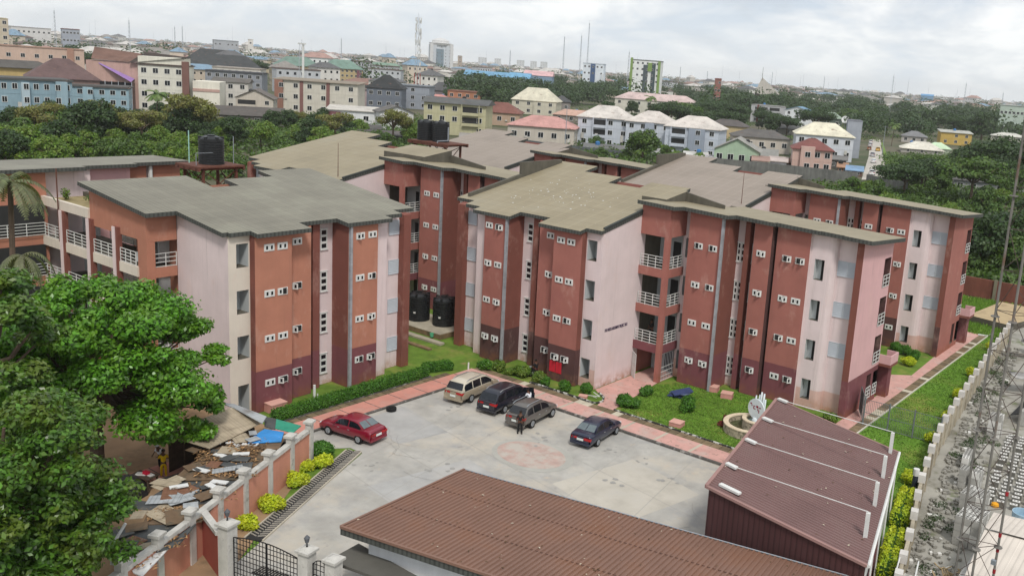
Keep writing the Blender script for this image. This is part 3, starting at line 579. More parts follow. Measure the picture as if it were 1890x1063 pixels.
# ================================================================ foliage makers
def leafmesh(name, clumps, n, L, W, seed, mt, up=.35, shell=.55, droop=0):
    r = np.random.RandomState(seed); cl = np.array(clumps, float); vol = (cl[:, 3]*cl[:, 4]*cl[:, 5])**(.67); p = vol/vol.sum()
    idx = r.choice(len(cl), n, p=p); d = r.normal(size=(n, 3)); d /= np.linalg.norm(d, axis=1)[:, None]
    rad = shell+(1-shell)*r.rand(n)**.6; rad *= 1+.18*r.normal(size=n)*.5
    c = cl[idx, :3]+d*rad[:, None]*cl[idx, 3:6]
    nrm = d*.7+r.normal(size=(n, 3))*.45; nrm[:, 2] += up; nrm /= np.linalg.norm(nrm, axis=1)[:, None]
    t = np.cross(nrm, r.normal(size=(n, 3))); t /= np.linalg.norm(t, axis=1)[:, None]; b = np.cross(nrm, t)
    sc = (.6+.8*r.rand(n))[:, None]; l = t*L/2*sc; w = b*W/2*sc; dz = np.zeros((n, 3)); dz[:, 2] = -droop*L
    V = np.empty((n, 4, 3)); V[:, 0] = c-l; V[:, 1] = c+w+l*.1; V[:, 2] = c+l+dz; V[:, 3] = c-w+l*.1
    me = bpy.data.meshes.new(name); me.vertices.add(n*4); me.vertices.foreach_set('co', V.reshape(-1)); me.loops.add(n*4); me.loops.foreach_set('vertex_index', np.arange(n*4, dtype=np.int32))
    me.polygons.add(n); me.polygons.foreach_set('loop_start', np.arange(0, n*4, 4, dtype=np.int32)); me.polygons.foreach_set('loop_total', np.full(n, 4, dtype=np.int32))
    me.materials.append(mt); me.update(); me.validate(); return me
def leafmat(name, rgb, rgb2, isl=.45, rough=.5, sc=.5, k=1.0):
    m = mat(name, rgb, .22, sc, rough, isl=isl, spec=.4, spots=[(sc*1.3, .45, .68, rgb2)], k=k)
    b = m.node_tree.nodes['Principled BSDF']; N = m.node_tree.nodes; Lk = m.node_tree.links
    tr = N.new('ShaderNodeBsdfTranslucent'); ms = N.new('ShaderNodeMixShader'); ms.inputs[0].default_value = .25
    src = b.inputs['Base Color'].links[0].from_socket; sc_ = N.new('ShaderNodeVectorMath'); sc_.operation = 'MULTIPLY'; sc_.inputs[1].default_value = (1.5, 1.6, .6); Lk.new(src, sc_.inputs[0]); Lk.new(sc_.outputs[0], tr.inputs['Color'])
    out = N['Material Output']; Lk.new(b.outputs[0], ms.inputs[1]); Lk.new(tr.outputs[0], ms.inputs[2]); Lk.new(ms.outputs[0], out.inputs['Surface']); return m
LM = dict(almond=leafmat('almond_leaf', (80, 128, 34), (108, 146, 44), .65, .3, .6), dark=leafmat('dark_leaf', (48, 70, 34), (66, 88, 38), .55), mid=leafmat('mid_leaf', (66, 92, 36), (92, 114, 42), .55), light=leafmat('light_leaf', (92, 122, 40), (118, 130, 52), .55),
          olive=leafmat('olive_leaf', (108, 112, 54), (124, 112, 64), .4), yellow=leafmat('yellow_leaf', (188, 196, 40), (150, 176, 40), .3), hedge=leafmat('hedge_leaf', (66, 112, 30), (88, 132, 38), .35, sc=1), palm=leafmat('palm_leaf', (86, 112, 56), (120, 130, 74), .35), red=leafmat('red_leaf', (110, 48, 44), (140, 70, 50), .4))
bark = mat('bark', (92, 78, 66), .3, 2, .95, .5, 12)
def crown(r, h, n, seed, base=.35, flat=1.0):
    rr = random.Random(seed); out = []
    for i in range(n):
        a = rr.random()*2*PI; q = math.sqrt(rr.random())*.78; zz = base+(1-base)*(.25+.75*rr.random())*(1-.55*q*q)
        s_ = r*(.26+.2*rr.random()); out.append((q*r*math.cos(a), q*r*math.sin(a), h*zz-s_*.3, s_, s_, s_*.72*flat))
    return out
def trunkmb(h, r, crownr, seed, n=6, fork=.45):
    rr = random.Random(seed); m = MB(); m.beam((0, 0, -.3), (.1, .05, h*fork), r, bark, 9, r*.7)
    for i in range(n):
        a = 2*PI*i/n+rr.random(); e = (crownr*.62*math.cos(a), crownr*.62*math.sin(a), h*(.66+.2*rr.random())); mid = (e[0]*.4, e[1]*.4, h*(fork+.13)); m.beam((.1, .05, h*fork*.97), mid, r*.5, bark, 6, r*.36); m.beam(mid, e, r*.36, bark, 5, r*.12)
    m.beam((.1, .05, h*fork), (0, 0, h*.85), r*.55, bark, 6, r*.15); return m
TREES = {}
def treeproto(kind, h, r, n, leaf, L, W, seed, mt, base=.35, flat=1.0, nc=22, up=.35):
    t = thing('tree', 'x', 'tree'); cm = leafmesh('crown', crown(r, h, nc, seed, base, flat), n, L, W, seed, mt, up)
    o = bpy.data.objects.new('crown', cm); C.objects.link(o); attach(o, t); trunkmb(h, .035*h, r, seed).build('trunk', t, world=False)
    TREES[kind] = t; return t
used = set()
def tree(kind, x, y, sc, rot, label, group=None, cat='tree', name=None, z=0):
    t = TREES[kind]
    if kind in used: t = dup(t)
    used.add(kind)
    t.location = (x, y, z); t.rotation_euler = (0, 0, rot); t.scale = (sc[0], sc[0], sc[1]) if hasattr(sc, '__len__') else (sc,)*3
    t['label'] = label; t['category'] = cat
    if group: t['group'] = group
    elif 'group' in t: del t['group']
    if name: t.name = name
    return t
def bush(loc, r, h, n, mt, seed, label, L=.16, W=.09, cat='bush', name='bush', group=None, nc=9, sx=1):
    t = thing(name, label, cat, loc, group=group); rr = random.Random(seed); cl = []
    for i in range(nc):
        a = rr.random()*2*PI; q = rr.random()*.6; s_ = r*(.42+.2*rr.random()); cl.append((q*r*math.cos(a)*sx, q*r*math.sin(a), h*(.35+.32*rr.random()), s_*sx**.5, s_, h*.38))
    o = bpy.data.objects.new('leaves', leafmesh('leaves', cl, n, L, W, seed, mt)); C.objects.link(o); attach(o, t)
    m = MB()
    for i in range(4): a = i*1.6; m.beam((0, 0, 0), (r*.4*math.cos(a), r*.4*math.sin(a), h*.6), .03, bark, 5, .012)
    m.build('stems', t, world=False); return t
def hedge(name, pts, w, h, n, mt, seed, label, L=.11, W=.07, group=None, z=0):
    t = thing(name, label, 'hedge', (pts[0][0], pts[0][1], z), group=group); rr = random.Random(seed); cl = []
    for (a, b) in zip(pts[:-1], pts[1:]):
        a, b = Vector(a), Vector(b); k = max(2, int((b-a).length/.35))
        for i in range(k):
            p = a.lerp(b, (i+.5)/k)-Vector(pts[0])
            for j in (-1, 1): cl.append((p.x+(rr.random()-.5)*.1+j*w*.22*(b-a).normalized().y, p.y-j*w*.22*(b-a).normalized().x, h*.5+rr.random()*.06, .3, .3, h*.5))
    o = bpy.data.objects.new('leaves', leafmesh('leaves', cl, n, L, W, seed, mt, shell=.85)); C.objects.link(o); attach(o, t)
    m = MB()
    for (a, b) in zip(pts[:-1], pts[1:]):
        a, b = Vector(a)-Vector(pts[0]), Vector(b)-Vector(pts[0]); d = (b-a).normalized(); q = Vector((-d.y, d.x))*w*.36
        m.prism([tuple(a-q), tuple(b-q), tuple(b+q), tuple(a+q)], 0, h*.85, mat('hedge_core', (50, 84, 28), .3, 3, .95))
    m.build('hedge_core', t, world=False); return t

# hedge and garden bushes
hedge('hedge', [(-53.2, 36.0), (-53.2, 50.0)], .9, .95, 26000, LM['hedge'], 11, 'long clipped green hedge along the pink pavement below the left hostel block')
hedge('hedge', [(-54.2, 50.6), (-53.2, 52.8)], .9, .8, 5000, LM['hedge'], 12, 'short clipped hedge beyond the far end of the long hedge')
gl = [((-46.1, 34.5, 0), .95, 1.25, 7000, 'hedge', 'round clipped green bush behind the red car, at the end of the salmon wall', 1), ((-45.0, 33.9, 0), .7, .85, 2600, 'yellow', 'yellow-green bush in the bed just below the round green bush', 1),
      ((-44.0, 31.4, 0), .75, .9, 3200, 'yellow', 'yellow-green bush, second down the bed between the salmon wall and the grate', 1), ((-42.6, 28.6, 0), .75, .9, 3200, 'yellow', 'yellow-green bush, third down the bed beside the grate', 1), ((-41.5, 26.4, 0), .6, .9, 2600, 'yellow', 'yellow-green bush, lowest in the bed, just behind the gate', 1),
      ((-45.35, 32.9, 0), .55, .7, 1500, 'yellow', 'small yellow-green clump in front of the round green bush', 1),
      ((-51.2, 54.7, .0), .7, .9, 2600, 'hedge', 'dark green bush beyond the beige minivan, left of the brightest clump', 1.3), ((-50.2, 55.6, 0), .75, .85, 2600, 'light', 'light green bush at the foot of the olive-roofed block, near its brown corner column', 1.2), ((-48.9, 55.5, 0), .6, .7, 2000, 'light', 'bright green bush at the corner of the far drain, left of the dark doorway', 1),
      ((-47.9, 55.8, 0), .8, .95, 3200, 'light', 'bright yellow-green bush behind the black minivan', 1.2), ((-46.0, 55.7, 0), .75, .95, 3000, 'light', 'bright green bush just left of the red posters', 1), ((-45.2, 55.5, 0), .5, .75, 1800, 'hedge', 'small green bush tucked right of the bright pair', 1),
      ((-43.3, 55.7, 0), .75, .95, 3000, 'hedge', 'green bush on the strip below the red posters', 1), ((-41.6, 56.5, 0), .6, .9, 2400, 'hedge', 'green bush at the corner of the pink end wall', 1),
      ((-37.6, 56.3, 0), .85, .95, 4200, 'hedge', 'wide green bush at the mouth of the entrance path', 1.3), ((-38.0, 59.6, 0), .6, .85, 2400, 'hedge', 'green bush on the right of the entrance path, in front of the corner pillar', 1),
      ((-33.7, 59.0, 0), .75, 1.25, 3600, 'hedge', 'round green bush with a few red flowers in the middle of the front lawn', 1), ((-24.6, 65.4, 0), .6, .7, 2400, 'light', 'small bright bush behind the purple shed, by the salmon end wall', 1.2),
      ((-30.6, 59.6, 0), .3, .4, 700, 'red', 'small dark red plant on the lawn left of the fountain', 1), ((-30.3, 58.4, 0), .35, .4, 800, 'red', 'small reddish plant nearest the fountain basin', 1)]
for i, (p, r, h, n, k, lb, sx) in enumerate(gl): bush(p, r, h, n, LM[k], 40+i, lb, sx=sx)
for i, (p, r, n, k, lb) in enumerate([((-27.5, 89.0, 0), .8, 2600, 'hedge', 'green shrub against the far right block, leftmost of the row'), ((-26.3, 88.4, 0), .9, 3000, 'hedge', 'green shrub in the middle of the row below the far right block'), ((-25.2, 87.6, 0), .8, 2600, 'hedge', 'green shrub at the corner of the far right block'), ((-24.9, 85.0, 0), .8, 2600, 'yellow', 'yellow-green shrub in front of the far right block')]): bush(p, r, .9, n, LM[k], 80+i, lb)

# ================================================================ boundary wall, gate, grate
wp = [(-46.0, 33.6), (-44.95, 31.5), (-43.8, 29.25), (-42.7, 27.0), (-41.6, 24.85), (-40.5, 22.7), (-39.45, 20.5), (-38.4, 18.3), (-37.3, 16.1)]
t = thing('boundary_wall', 'salmon boundary wall with white posts and a weathered white coping, shacks leaning behind it', 'wall', (-43, 28, 0))
wt = M['wht2']
for i, (x, y) in enumerate(wp):
    b = MB(); a = math.atan2(-2.15, 1.05); b.obox(x, y, 0, .42, .34, 2.75, a, wt); b.obox(x, y, 2.75, .62, .56, .14, a, wt); b.obox(x, y, 2.89, .5, .44, .1, a, wt, .6); b.build('post', t)
for a, b_ in zip(wp[:-1], wp[1:]):
    a, b_ = Vector(a), Vector(b_); d = (b_-a).normalized(); n = Vector((d.y, -d.x)); a1 = a+d*.21; b1 = b_-d*.21; ang = math.atan2(d.y, d.x); mid = (a1+b1)/2
    q = MB(); q.obox(mid.x, mid.y, 0, (b1-a1).length, .18, 2.2, ang, mat('wall_salmon', (198, 138, 116), .08, .8, .9, .3, 40, .1)); q.build('panel', t)
    q = MB(); q.obox(mid.x, mid.y, 2.2, (b1-a1).length, .34, .22, ang, wt, .96); q.build('coping', t)
ws = _M['wall_salmon']
t2 = thing('wing_wall', 'short darker salmon return wall joining the boundary wall to the left gate pillar', 'wall', (-39.8, 23.4, 0))
q = MB(); a, b_ = Vector((-40.9, 23.6)), Vector((-38.4, 22.95)); mid = (a+b_)/2; ang = math.atan2(b_.y-a.y, b_.x-a.x); q.obox(mid.x, mid.y, 0, (b_-a).length, .18, 2.2, ang, mat('return_red', (150, 78, 66), .1, .8, .9)); q.build('panel', t2)
q = MB(); q.obox(mid.x, mid.y, 2.2, (b_-a).length, .34, .2, ang, wt); q.build('coping', t2)
gd = Vector((4.75, 1.0)).normalized(); ga = math.atan2(gd.y, gd.x)
for i, (x, y, w, lb) in enumerate(((-38.1, 23.2, .62, 'white gate pillar with a lamp on top, at the end of the salmon return wall'), (-33.3, 24.2, .58, 'white gate pillar with a lamp on top, between the wide gate and the narrow gate'), (-31.75, 24.5, .56, 'white gate pillar without a lamp, nearest the guardhouse'))):
    t = thing('gate_pillar', lb, 'pillar', (x, y, 0), group='white gate pillars'); b = MB(); b.obox(0, 0, 0, w, w, 2.75, ga, wt); b.obox(0, 0, 2.75, w+.2, w+.2, .12, ga, wt); b.obox(0, 0, 2.87, w+.05, w+.05, .12, ga, wt, .3); b.build('shaft', t, world=False)
    if i < 2:
        l = thing('post_lamp', 'small dark lantern on top of the '+('left' if i == 0 else 'middle')+' gate pillar', 'lamp', (x, y, 2.95)); b = MB(); b.lathe((0, 0, 0), [(.09, 0), (.05, .05), (.03, .1), (.03, .22), (.07, .25)], M['black'], 8); b.build('stem', l, world=False)
        b = MB(); b.lathe((0, 0, .25), [(.08, 0), (.13, .2), (.15, .22), (.1, .3), (.02, .38)], mat('lamp_grey', (92, 94, 98), .1), 6); b.build('lantern', l, world=False)
def gridgate(name, lb, a, b, h, nx, nz):
    a, b = Vector(a), Vector(b); t = thing(name, lb, 'gate', (a.x, a.y, 0)); d = b-a; leafs = 2 if d.length > 2.5 else 1
    for k in range(leafs):
        p, q = a+d*k/leafs, a+d*(k+1)/leafs; m = MB(); p = p+d.normalized()*.03; q = q-d.normalized()*.03
        top = lambda s: h+(.25*(1-(s-.5)**2*4) if leafs == 1 else .3*(s if k == 0 else 1-s)*0+.25*math.sin(PI*((s+k)/2)))
        for i in range(nx+1): s_ = i/nx; r = p.lerp(q, s_); m.beam((r.x, r.y, .08), (r.x, r.y, top(s_)), .03 if i in (0, nx) else .018, M['black'], 4)
        for j in range(nz): z = .1+(h-.1)*j/(nz-1); m.beam((p.x, p.y, z), (q.x, q.y, z), .03 if j in (0,) else .018, M['black'], 4)
        for i in range(nx): r = p.lerp(q, i/nx); r2 = p.lerp(q, (i+1)/nx); m.beam((r.x, r.y, top(i/nx)), (r2.x, r2.y, top((i+1)/nx)), .028, M['black'], 4)
        m.build('gate_leaf', t)
    return t
gridgate('vehicle_gate', 'wide black iron grid gate with two leaves between the lamp-topped white pillars', (-37.75, 23.27), (-33.65, 24.13), 2.2, 10, 9)
gridgate('pedestrian_gate', 'narrow black iron grid gate beside the guardhouse', (-32.98, 24.27), (-32.06, 24.44), 2.25, 4, 9)
# grate: frame + bars
t = thing('drain_grate', 'long dark steel drain grate beside the planted bed, running down to the gate', 'drain grate', (-43, 31, 0))
b = MB(); a, c_ = Vector((-45.6, 36.7)), Vector((-40.3, 26.0)); d = (c_-a); L_ = d.length; d.normalize(); nn = Vector((d.y, -d.x))
b.obox(*((a+c_)/2), .0, L_, .95, .03, math.atan2(d.y, d.x), M['dark'])
for i in range(int(L_/.24)):
    p = a+d*(i*.24); 
    for s_ in (-1, 1):
        u = p+nn*s_*.24; b.beam((u.x-nn.x*.2+d.x*.09*s_, u.y-nn.y*.2+d.y*.09*s_, .05), (u.x+nn.x*.2-d.x*.09*s_, u.y+nn.y*.2-d.y*.09*s_, .05), .034, mat('grate_steel', (158, 152, 142), .2), 4)
b.build('bars', t)
b = MB()
for s_ in (-.52, .52): p, q = a+nn*s_, c_+nn*s_; b.beam((p.x, p.y, .04), (q.x, q.y, .04), .06, mat('grate_kerb', (176, 168, 152), .2), 4)
b.build('frame', t)
b = MB(); b.obox(-35.6, 24.9, .0, 4.2, .7, .05, ga, M['dark']); 
for i in range(26): p = Vector((-35.6, 24.9))+gd*(-2.05+i*.16); b.obox(p.x, p.y, .05, .05, .62, .02, ga, _M['grate_steel'])
tag(b.build('cross_grate'), 'short drain grate crossing the drive just inside the wide gate', 'drain grate')

# ================================================================ guardhouse
rbm = mat('brown_roof_sheet', (128, 98, 84), .14, .3, .5, spots=[(.3, .5, .72, (128, 92, 72)), (5, .68, .72, (110, 84, 70))], k=.95)
rpm = mat('purple_roof_sheet', (122, 95, 92), .12, .3, .5, spots=[(.3, .5, .72, (120, 98, 94))], k=.95)
def corrugated(name, A, B, Cc, D, pitch, amp, mt, parent, th=.04):
    "sheet ABCD with ribs running A->D, repeated along A->B"
    A, B, Cc, D = map(Vector, (A, B, Cc, D)); n = int((B-A).length/pitch); V = []; nrm = (B-A).cross(D-A).normalized(); nrm = nrm if nrm.z > 0 else -nrm
    prof = [(0, 0), (.30, 0), (.42, 1), (.72, 1), (.84, 0)]; m = MB(); P0 = []; P1 = []
    for i in range(n):
        for u, h in prof: s_ = (i+u)/n; P0.append(tuple(A.lerp(B, s_)+nrm*amp*h)); P1.append(tuple(D.lerp(Cc, s_)+nrm*amp*h))
    P0.append(tuple(B)); P1.append(tuple(Cc)); k = len(P0); m.add(P0+P1, [(i, i+1, k+i+1, k+i) for i in range(k-1)], mt); return m.build(name, parent)
t = thing('guardhouse', 'white guardhouse with a broad brown corrugated roof, in front of the car park', 'guardhouse', (-28, 31, 0))
A = Vector((-33.0, 25.85, 3.4)); e = Vector((13.6/13.9, 2.65/13.9, 0)); Bq = A+e*22.5; D = Vector((-34.5, 35.55, 2.62)); Cc = D+e*22.5
corrugated('roof_sheet', A, Bq, Cc, D, .27, .075, rbm, t)
b = MB(); up = Vector((0, 0, .1))
def wallq(m, p, q, z0, z1, mt): m.poly([(p[0], p[1], z0), (q[0], q[1], z0), (q[0], q[1], z1), (p[0], p[1], z1)], mt)
b.poly([tuple(A+Vector((0, 0, .06))), tuple(Bq+Vector((0, 0, .06))), tuple(Bq-Vector((0, 0, .36))), tuple(A-Vector((0, 0, .36)))], FA)
q1 = A-Vector(e)*.02; q2 = D-Vector(e)*.02
b.poly([tuple(q1+Vector((0, 0, .06))), tuple(q2+Vector((0, 0, .06))), tuple(q2-Vector((0, 0, .3))), tuple(q1-Vector((0, 0, .36)))], FA)
b.poly([tuple(D+Vector((0, 0, .05))), tuple(Cc+Vector((0, 0, .05))), tuple(Cc-Vector((0, 0, .25))), tuple(D-Vector((0, 0, .25)))], FA)
b.build('fascia', t)
b = MB()
b.beam(tuple(A+Vector((0, 0, .05))), tuple(D+Vector((0, 0, .05))), .09, rbm, 4); b.beam(tuple(A+Vector((0, 0, .05))), tuple(Bq+Vector((0, 0, .05))), .09, rbm, 4); b.beam(tuple(D+Vector((0, 0, .06))), tuple(Cc+Vector((0, 0, .06))), .04, M['galv'], 6); b.build('roof_trim', t)
nrm_ = Vector((-e.y, e.x, 0)); w0 = A+e*1.1+nrm_*.7; w1 = D+e*1.0-nrm_*.7; w0b = w0+e*21; w1b = w1+e*21
b = MB(); b.prism([(w0.x, w0.y), (w0b.x, w0b.y), (w1b.x, w1b.y), (w1.x, w1.y)], 0, 2.55, mat('guard_white', (214, 216, 218), .06, .6, .85, streak=.1)); b.prism([(w0.x, w0.y), (w0b.x, w0b.y), (w0b.x-.3, w0b.y+1), (w0.x-.1, w0.y+1)], 2.55, 3.1, _M['guard_white'])
b.build('wall', t)
b = MB(); b.prism([(w0.x-.9, w0.y-1.6), (w0.x+7, w0.y-.2), (w0.x+7, w0.y+.1), (w0.x-1.1, w0.y+.3)], 1.9, 2.05, mat('canopy_grey', (92, 90, 84), .15, .8)); b.build('canopy', t)
p = thing('planter_wall', 'low salmon wall with white top and black ironwork between the small gate pillar and the guardhouse', 'wall', (-31.2, 24.6, 0)); q = MB(); q.obox(-30.9, 24.65, 0, 1.1, .3, 1.5, ga, ws); q.build('panel', p); q = MB(); q.obox(-30.9, 24.65, 1.5, 1.2, .4, .12, ga, wt); q.build('coping', p)
q = MB()
for i in range(5): x = -31.3+i*.22; q.beam((x, 24.57+i*.045, 1.62), (x+.15, 24.6+i*.045, 2.1), .018, M['black'], 4); q.beam((x+.2, 24.6+i*.045, 1.62), (x+.02, 24.6+i*.045, 2.1), .018, M['black'], 4)
q.beam((-31.35, 24.56, 2.1), (-30.35, 24.76, 2.1), .02, M['black'], 4); q.build('ironwork', p)

# ================================================================ purple-roofed shed
t = thing('corrugated_shed', 'large shed with purple-brown corrugated roof and dark brown sheet wall beside the lawn', 'shed', (-17.5, 47, 0))
A = Vector((-21.15, 39.75, 4.6)); Bq = Vector((-12.2, 39.6, 3.6)); Cc = Vector((-15.75, 54.3, 3.6)); D = Vector((-24.5, 54.9, 4.55))
corrugated('roof_sheet', D, A, Bq, Cc, .27, .065, rpm, t)
b = MB(); b.beam(tuple(A), tuple(D), .13, mat('ridge_trim', (150, 118, 112), .1), 4); b.beam(tuple(A), tuple(Bq), .1, _M['ridge_trim'], 4); b.beam(tuple(D), tuple(Cc), .08, _M['ridge_trim'], 4); b.build('roof_trim', t)
bs = ribbed('dark_sheet_wall', (78, 50, 50), 'X', .3, .04, .7, 50, k=.9)
b = MB(); o_ = Vector((.12, .1, 0)); A2, B2 = A+o_, Bq+Vector((-.1, .1, 0)); D2, C2 = D+Vector((.15, -.1, 0)), Cc+Vector((-.1, -.1, 0))
b.poly([(A2.x, A2.y, -.05), (B2.x, B2.y, -.05), (B2.x, B2.y, B2.z-.05), (A2.x, A2.y, A2.z-.05)], bs); b.poly([(D2.x, D2.y, 0), (C2.x, C2.y, 0), (C2.x, C2.y, C2.z-.05), (D2.x, D2.y, D2.z-.05)], bs); b.poly([(A2.x, A2.y, 0), (D2.x, D2.y, 0), (D2.x, D2.y, D2.z-.05), (A2.x, A2.y, A2.z-.05)], bs); b.build('sheet_wall', t)
b = MB(); b.poly([(B2.x, B2.y, 0), (C2.x, C2.y, 0), (C2.x, C2.y, C2.z-.1), (B2.x, B2.y, B2.z-.1)], M['white']); b.poly([(B2.x+.06, B2.y, 0), (B2.x+.06+(C2.x-B2.x)*.45, B2.y+(C2.y-B2.y)*.45, 0), (B2.x+.06+(C2.x-B2.x)*.45, B2.y+(C2.y-B2.y)*.45, 2.2), (B2.x+.06, B2.y, 2.2)], M['maroon']); b.build('side_wall', t)
b = MB(); b.beam(tuple(Bq+Vector((.08, 0, 0))), tuple(Cc+Vector((.08, 0, 0))), .09, M['white'], 6)
for k in (.1, .35, .6, .85): q = Bq.lerp(Cc, k); b.beam((q.x+.1, q.y, q.z), (q.x+.1, q.y, .1), .05, M['white'], 6)
b.build('gutter', t)
for i, k in enumerate((.17, .43, .69, .955)):
    q = Bq.lerp(Cc, k)+Vector((-.45, 0, 0)); top = q+Vector((0, 0, 1.45)); l = A.lerp(D, k+.03)+Vector((.5, 0, .12))
    m = MB(); m.obox(q.x, q.y, q.z-.1, .2, .2, 1.5, .2, mat('pole_white', (206, 206, 202), .08, 2)); m.build('roof_post', t)
    m = MB(); m.beam(tuple(top), tuple(l), .026, M['white'], 6); m.build('roof_rod', t)
    m = MB(); m.obox(l.x, l.y, l.z-.05, .75, .26, .12, -.25, M['white']); m.build('light_fitting', t)
m = MB(); m.obox(A.x+1.1, A.y+.55, A.z-.02, 1.35, .26, .12, -.2, M['white']); m.build('light_fitting', t)
# outside stair with white rail
st = thing('white_handrail', 'white outside stair with handrails on the right of the purple-roofed shed', 'stair', (-11, 42, 0))
b = MB()
for s_ in (0, .95):
    b.beam((-12.1+s_, 44.6, 2.1), (-11.3+s_, 40.4, 1.0), .04, M['white'], 6); b.beam((-12.1+s_, 44.6, 1.2), (-11.3+s_, 40.4, .1), .04, M['white'], 6)
    for k in range(6): x = -12.1+s_+.8*k/5; y = 44.6-4.2*k/5; b.beam((x, y, 1.2-1.1*k/5), (x, y, 2.1-1.1*k/5), .025, M['white'], 5)
b.build('rail', st); b = MB()
for k in range(7): b.box(-12.05+.8*k/6, -11.15+.8*k/6, 44.3-4.2*k/6, 44.75-4.2*k/6, 1.05-1.0*k/6, 1.15-1.0*k/6, M['wht2'])
b.build('step', st)

# ================================================================ fountain
t = thing('fountain', 'round stone fountain with two basin rings on the lawn beside the purple-roofed shed', 'fountain', (-28.2, 58.9, 0))
stn = mat('pebbled_stone', (176, 164, 142), .2, 4, .9, .5, 20, spots=[(3, .5, .6, (120, 112, 96))]); tile_ = mat('cream_rim', (206, 190, 164), .14, 3, .8)
b = MB(); b.lathe((0, 0, 0), [(1.95, 0), (1.95, .62)], stn, 36, False); b.lathe((0, 0, 0), [(1.65, .62), (1.65, .1)], stn, 36, False); b.build('outer_basin', t, world=False)
b = MB(); b.lathe((0, 0, 0), [(1.99, .6), (1.99, .68), (1.6, .68), (1.6, .6)], tile_, 36, False); b.build('outer_rim', t, world=False)
b = MB(); b.lathe((.35, .35, 0), [(1.05, 0), (1.05, .95)], stn, 30, False); b.lathe((.35, .35, 0), [(.85, .95), (.85, .3)], stn, 30, False); b.lathe((.35, .35, 0), [(1.1, .93), (1.1, 1.02), (.8, 1.02), (.8, .93)], tile_, 30, False); b.build('inner_basin', t, world=False)
b = MB(); b.lathe((0, 0, 0), [(1.64, .25), (.0, .25)], mat('pool_water_dark', (70, 76, 50), .3, 2, .15), 30, False); b.lathe((.35, .35, 0), [(.85, .7), (0, .7)], mat('pool_water_pale', (150, 170, 160), .2, 2, .15), 30, False); b.build('pool_water', t, world=False)
sc_ = thing('sculpture', 'white sculpture of raised hands holding a round disc, standing in the fountain', 'sculpture', (-27.85, 59.1, .7))
fd = Vector((-.25, -.97, 0)).normalized(); sd = Vector((-fd.y, fd.x, 0)); b = MB()
def disc(m, c, r, th, mt, n=28):
    c = Vector(c); P = []
    for k in (0, 1):
        for i in range(n): a = 2*PI*i/n; P.append(tuple(c+sd*r*math.cos(a)+Vector((0, 0, r*math.sin(a)))+fd*(th if k else 0)))
    m.add(P, [list(range(n)), list(range(2*n-1, n-1, -1))]+[(i, (i+1) % n, n+(i+1) % n, n+i) for i in range(n)], mt)
mar = mat('marble_white', (206, 214, 216), .06, 2, .5)
disc(b, (0, 0, 1.1), .78, .12, mar); b.build('disc', sc_, world=False)
b = MB()
for (u, z0, z1, r) in ((-.32, 1.1, 2.05, .1), (.0, 1.35, 2.2, .09), (.18, 1.2, 2.45, .12), (.42, 1.0, 2.4, .12), (.58, .8, 2.0, .1)):
    p0 = sd*u+fd*(-.12); b.beam((p0.x, p0.y, .4), (p0.x, p0.y, z0), r*1.2, mar, 8, r); b.beam((p0.x, p0.y, z0), (p0.x+sd.x*.05, p0.y+sd.y*.05, z1), r, mar, 8, r*.5)
b.lathe((0, 0, 0), [(.35, -.2), (.28, .3), (.16, .45)], mar, 12); b.build('raised_hands', sc_, smooth=True, world=False)
b = MB(); rr = mat('dark_red_paint', (140, 24, 50), .05)
for (u, z, w, h) in ((-.5, 1.42, .14, .1), (-.4, 1.3, .07, .12), (-.22, 1.2, .07, .26), (-.12, 1.3, .12, .06), (-.1, 1.1, .14, .06), (.12, 1.32, .2, .16), (.2, 1.12, .1, .14), (.38, 1.3, .2, .08), (.3, 1.0, .08, .22)):
    c0 = sd*u+fd*.135+Vector((0, 0, z)); P = [tuple(c0+sd*a*w/2+Vector((0, 0, c*h/2))) for a, c in ((-1, -1), (1, -1), (1, 1), (-1, 1))]; b.poly(P, rr)
b.build('painted_marks', sc_, world=False)

# litter and sheet laps on the two near roofs
def litter(name, lb, o, u, v, n, seed, parent):
    m = MB(); rl_ = random.Random(seed); lm_ = [mat('roof_litter', (96, 74, 52), .3, 5, .9), mat('roof_litter_pale', (190, 180, 160), .2, 5, .9)]
    for i in range(n):
        p = o+u*rl_.random()+v*rl_.random()**.8; l = .03+.07*rl_.random(); a = rl_.random()*3; z = .09
        m.poly([(p.x-l*math.cos(a), p.y-l*math.sin(a), p.z+z), (p.x-l*.5*math.sin(a), p.y+l*.5*math.cos(a), p.z+z+.02), (p.x+l*math.cos(a), p.y+l*math.sin(a), p.z+z), (p.x+l*.5*math.sin(a), p.y-l*.5*math.cos(a), p.z+z+.02)], lm_[rl_.random() < .3])
    return tag(m.build(name), lb, 'litter', kind='stuff')
A = Vector((-33.0, 25.85, 3.4)); e = Vector((13.6/13.9, 2.65/13.9, 0)); D = Vector((-34.5, 35.55, 2.62))
litter('roof_litter', 'dead leaves and specks scattered on the brown guardhouse roof', A, e*20, D-A, 150, 5, None)
m = MB()
for f in (.34, .68):
    p = A.lerp(D, f); m.beam(tuple(p+Vector((0, 0, .05))), tuple(p+e*22.4+Vector((0, 0, .05))), .025, mat('lap_brown', (112, 84, 72), .2), 4)  # raised strip at each lap, in a darker brown than the sheet
m.build('sheet_lap', [o for o in C.objects if o.name == 'guardhouse'][0])
A = Vector((-21.15, 39.75, 4.6)); litter('roof_litter', 'specks and leaves scattered on the purple-brown shed roof', A, Vector((8.9, -.15, -1.0)), Vector((-3.3, 15.0, 0)), 90, 6, None)
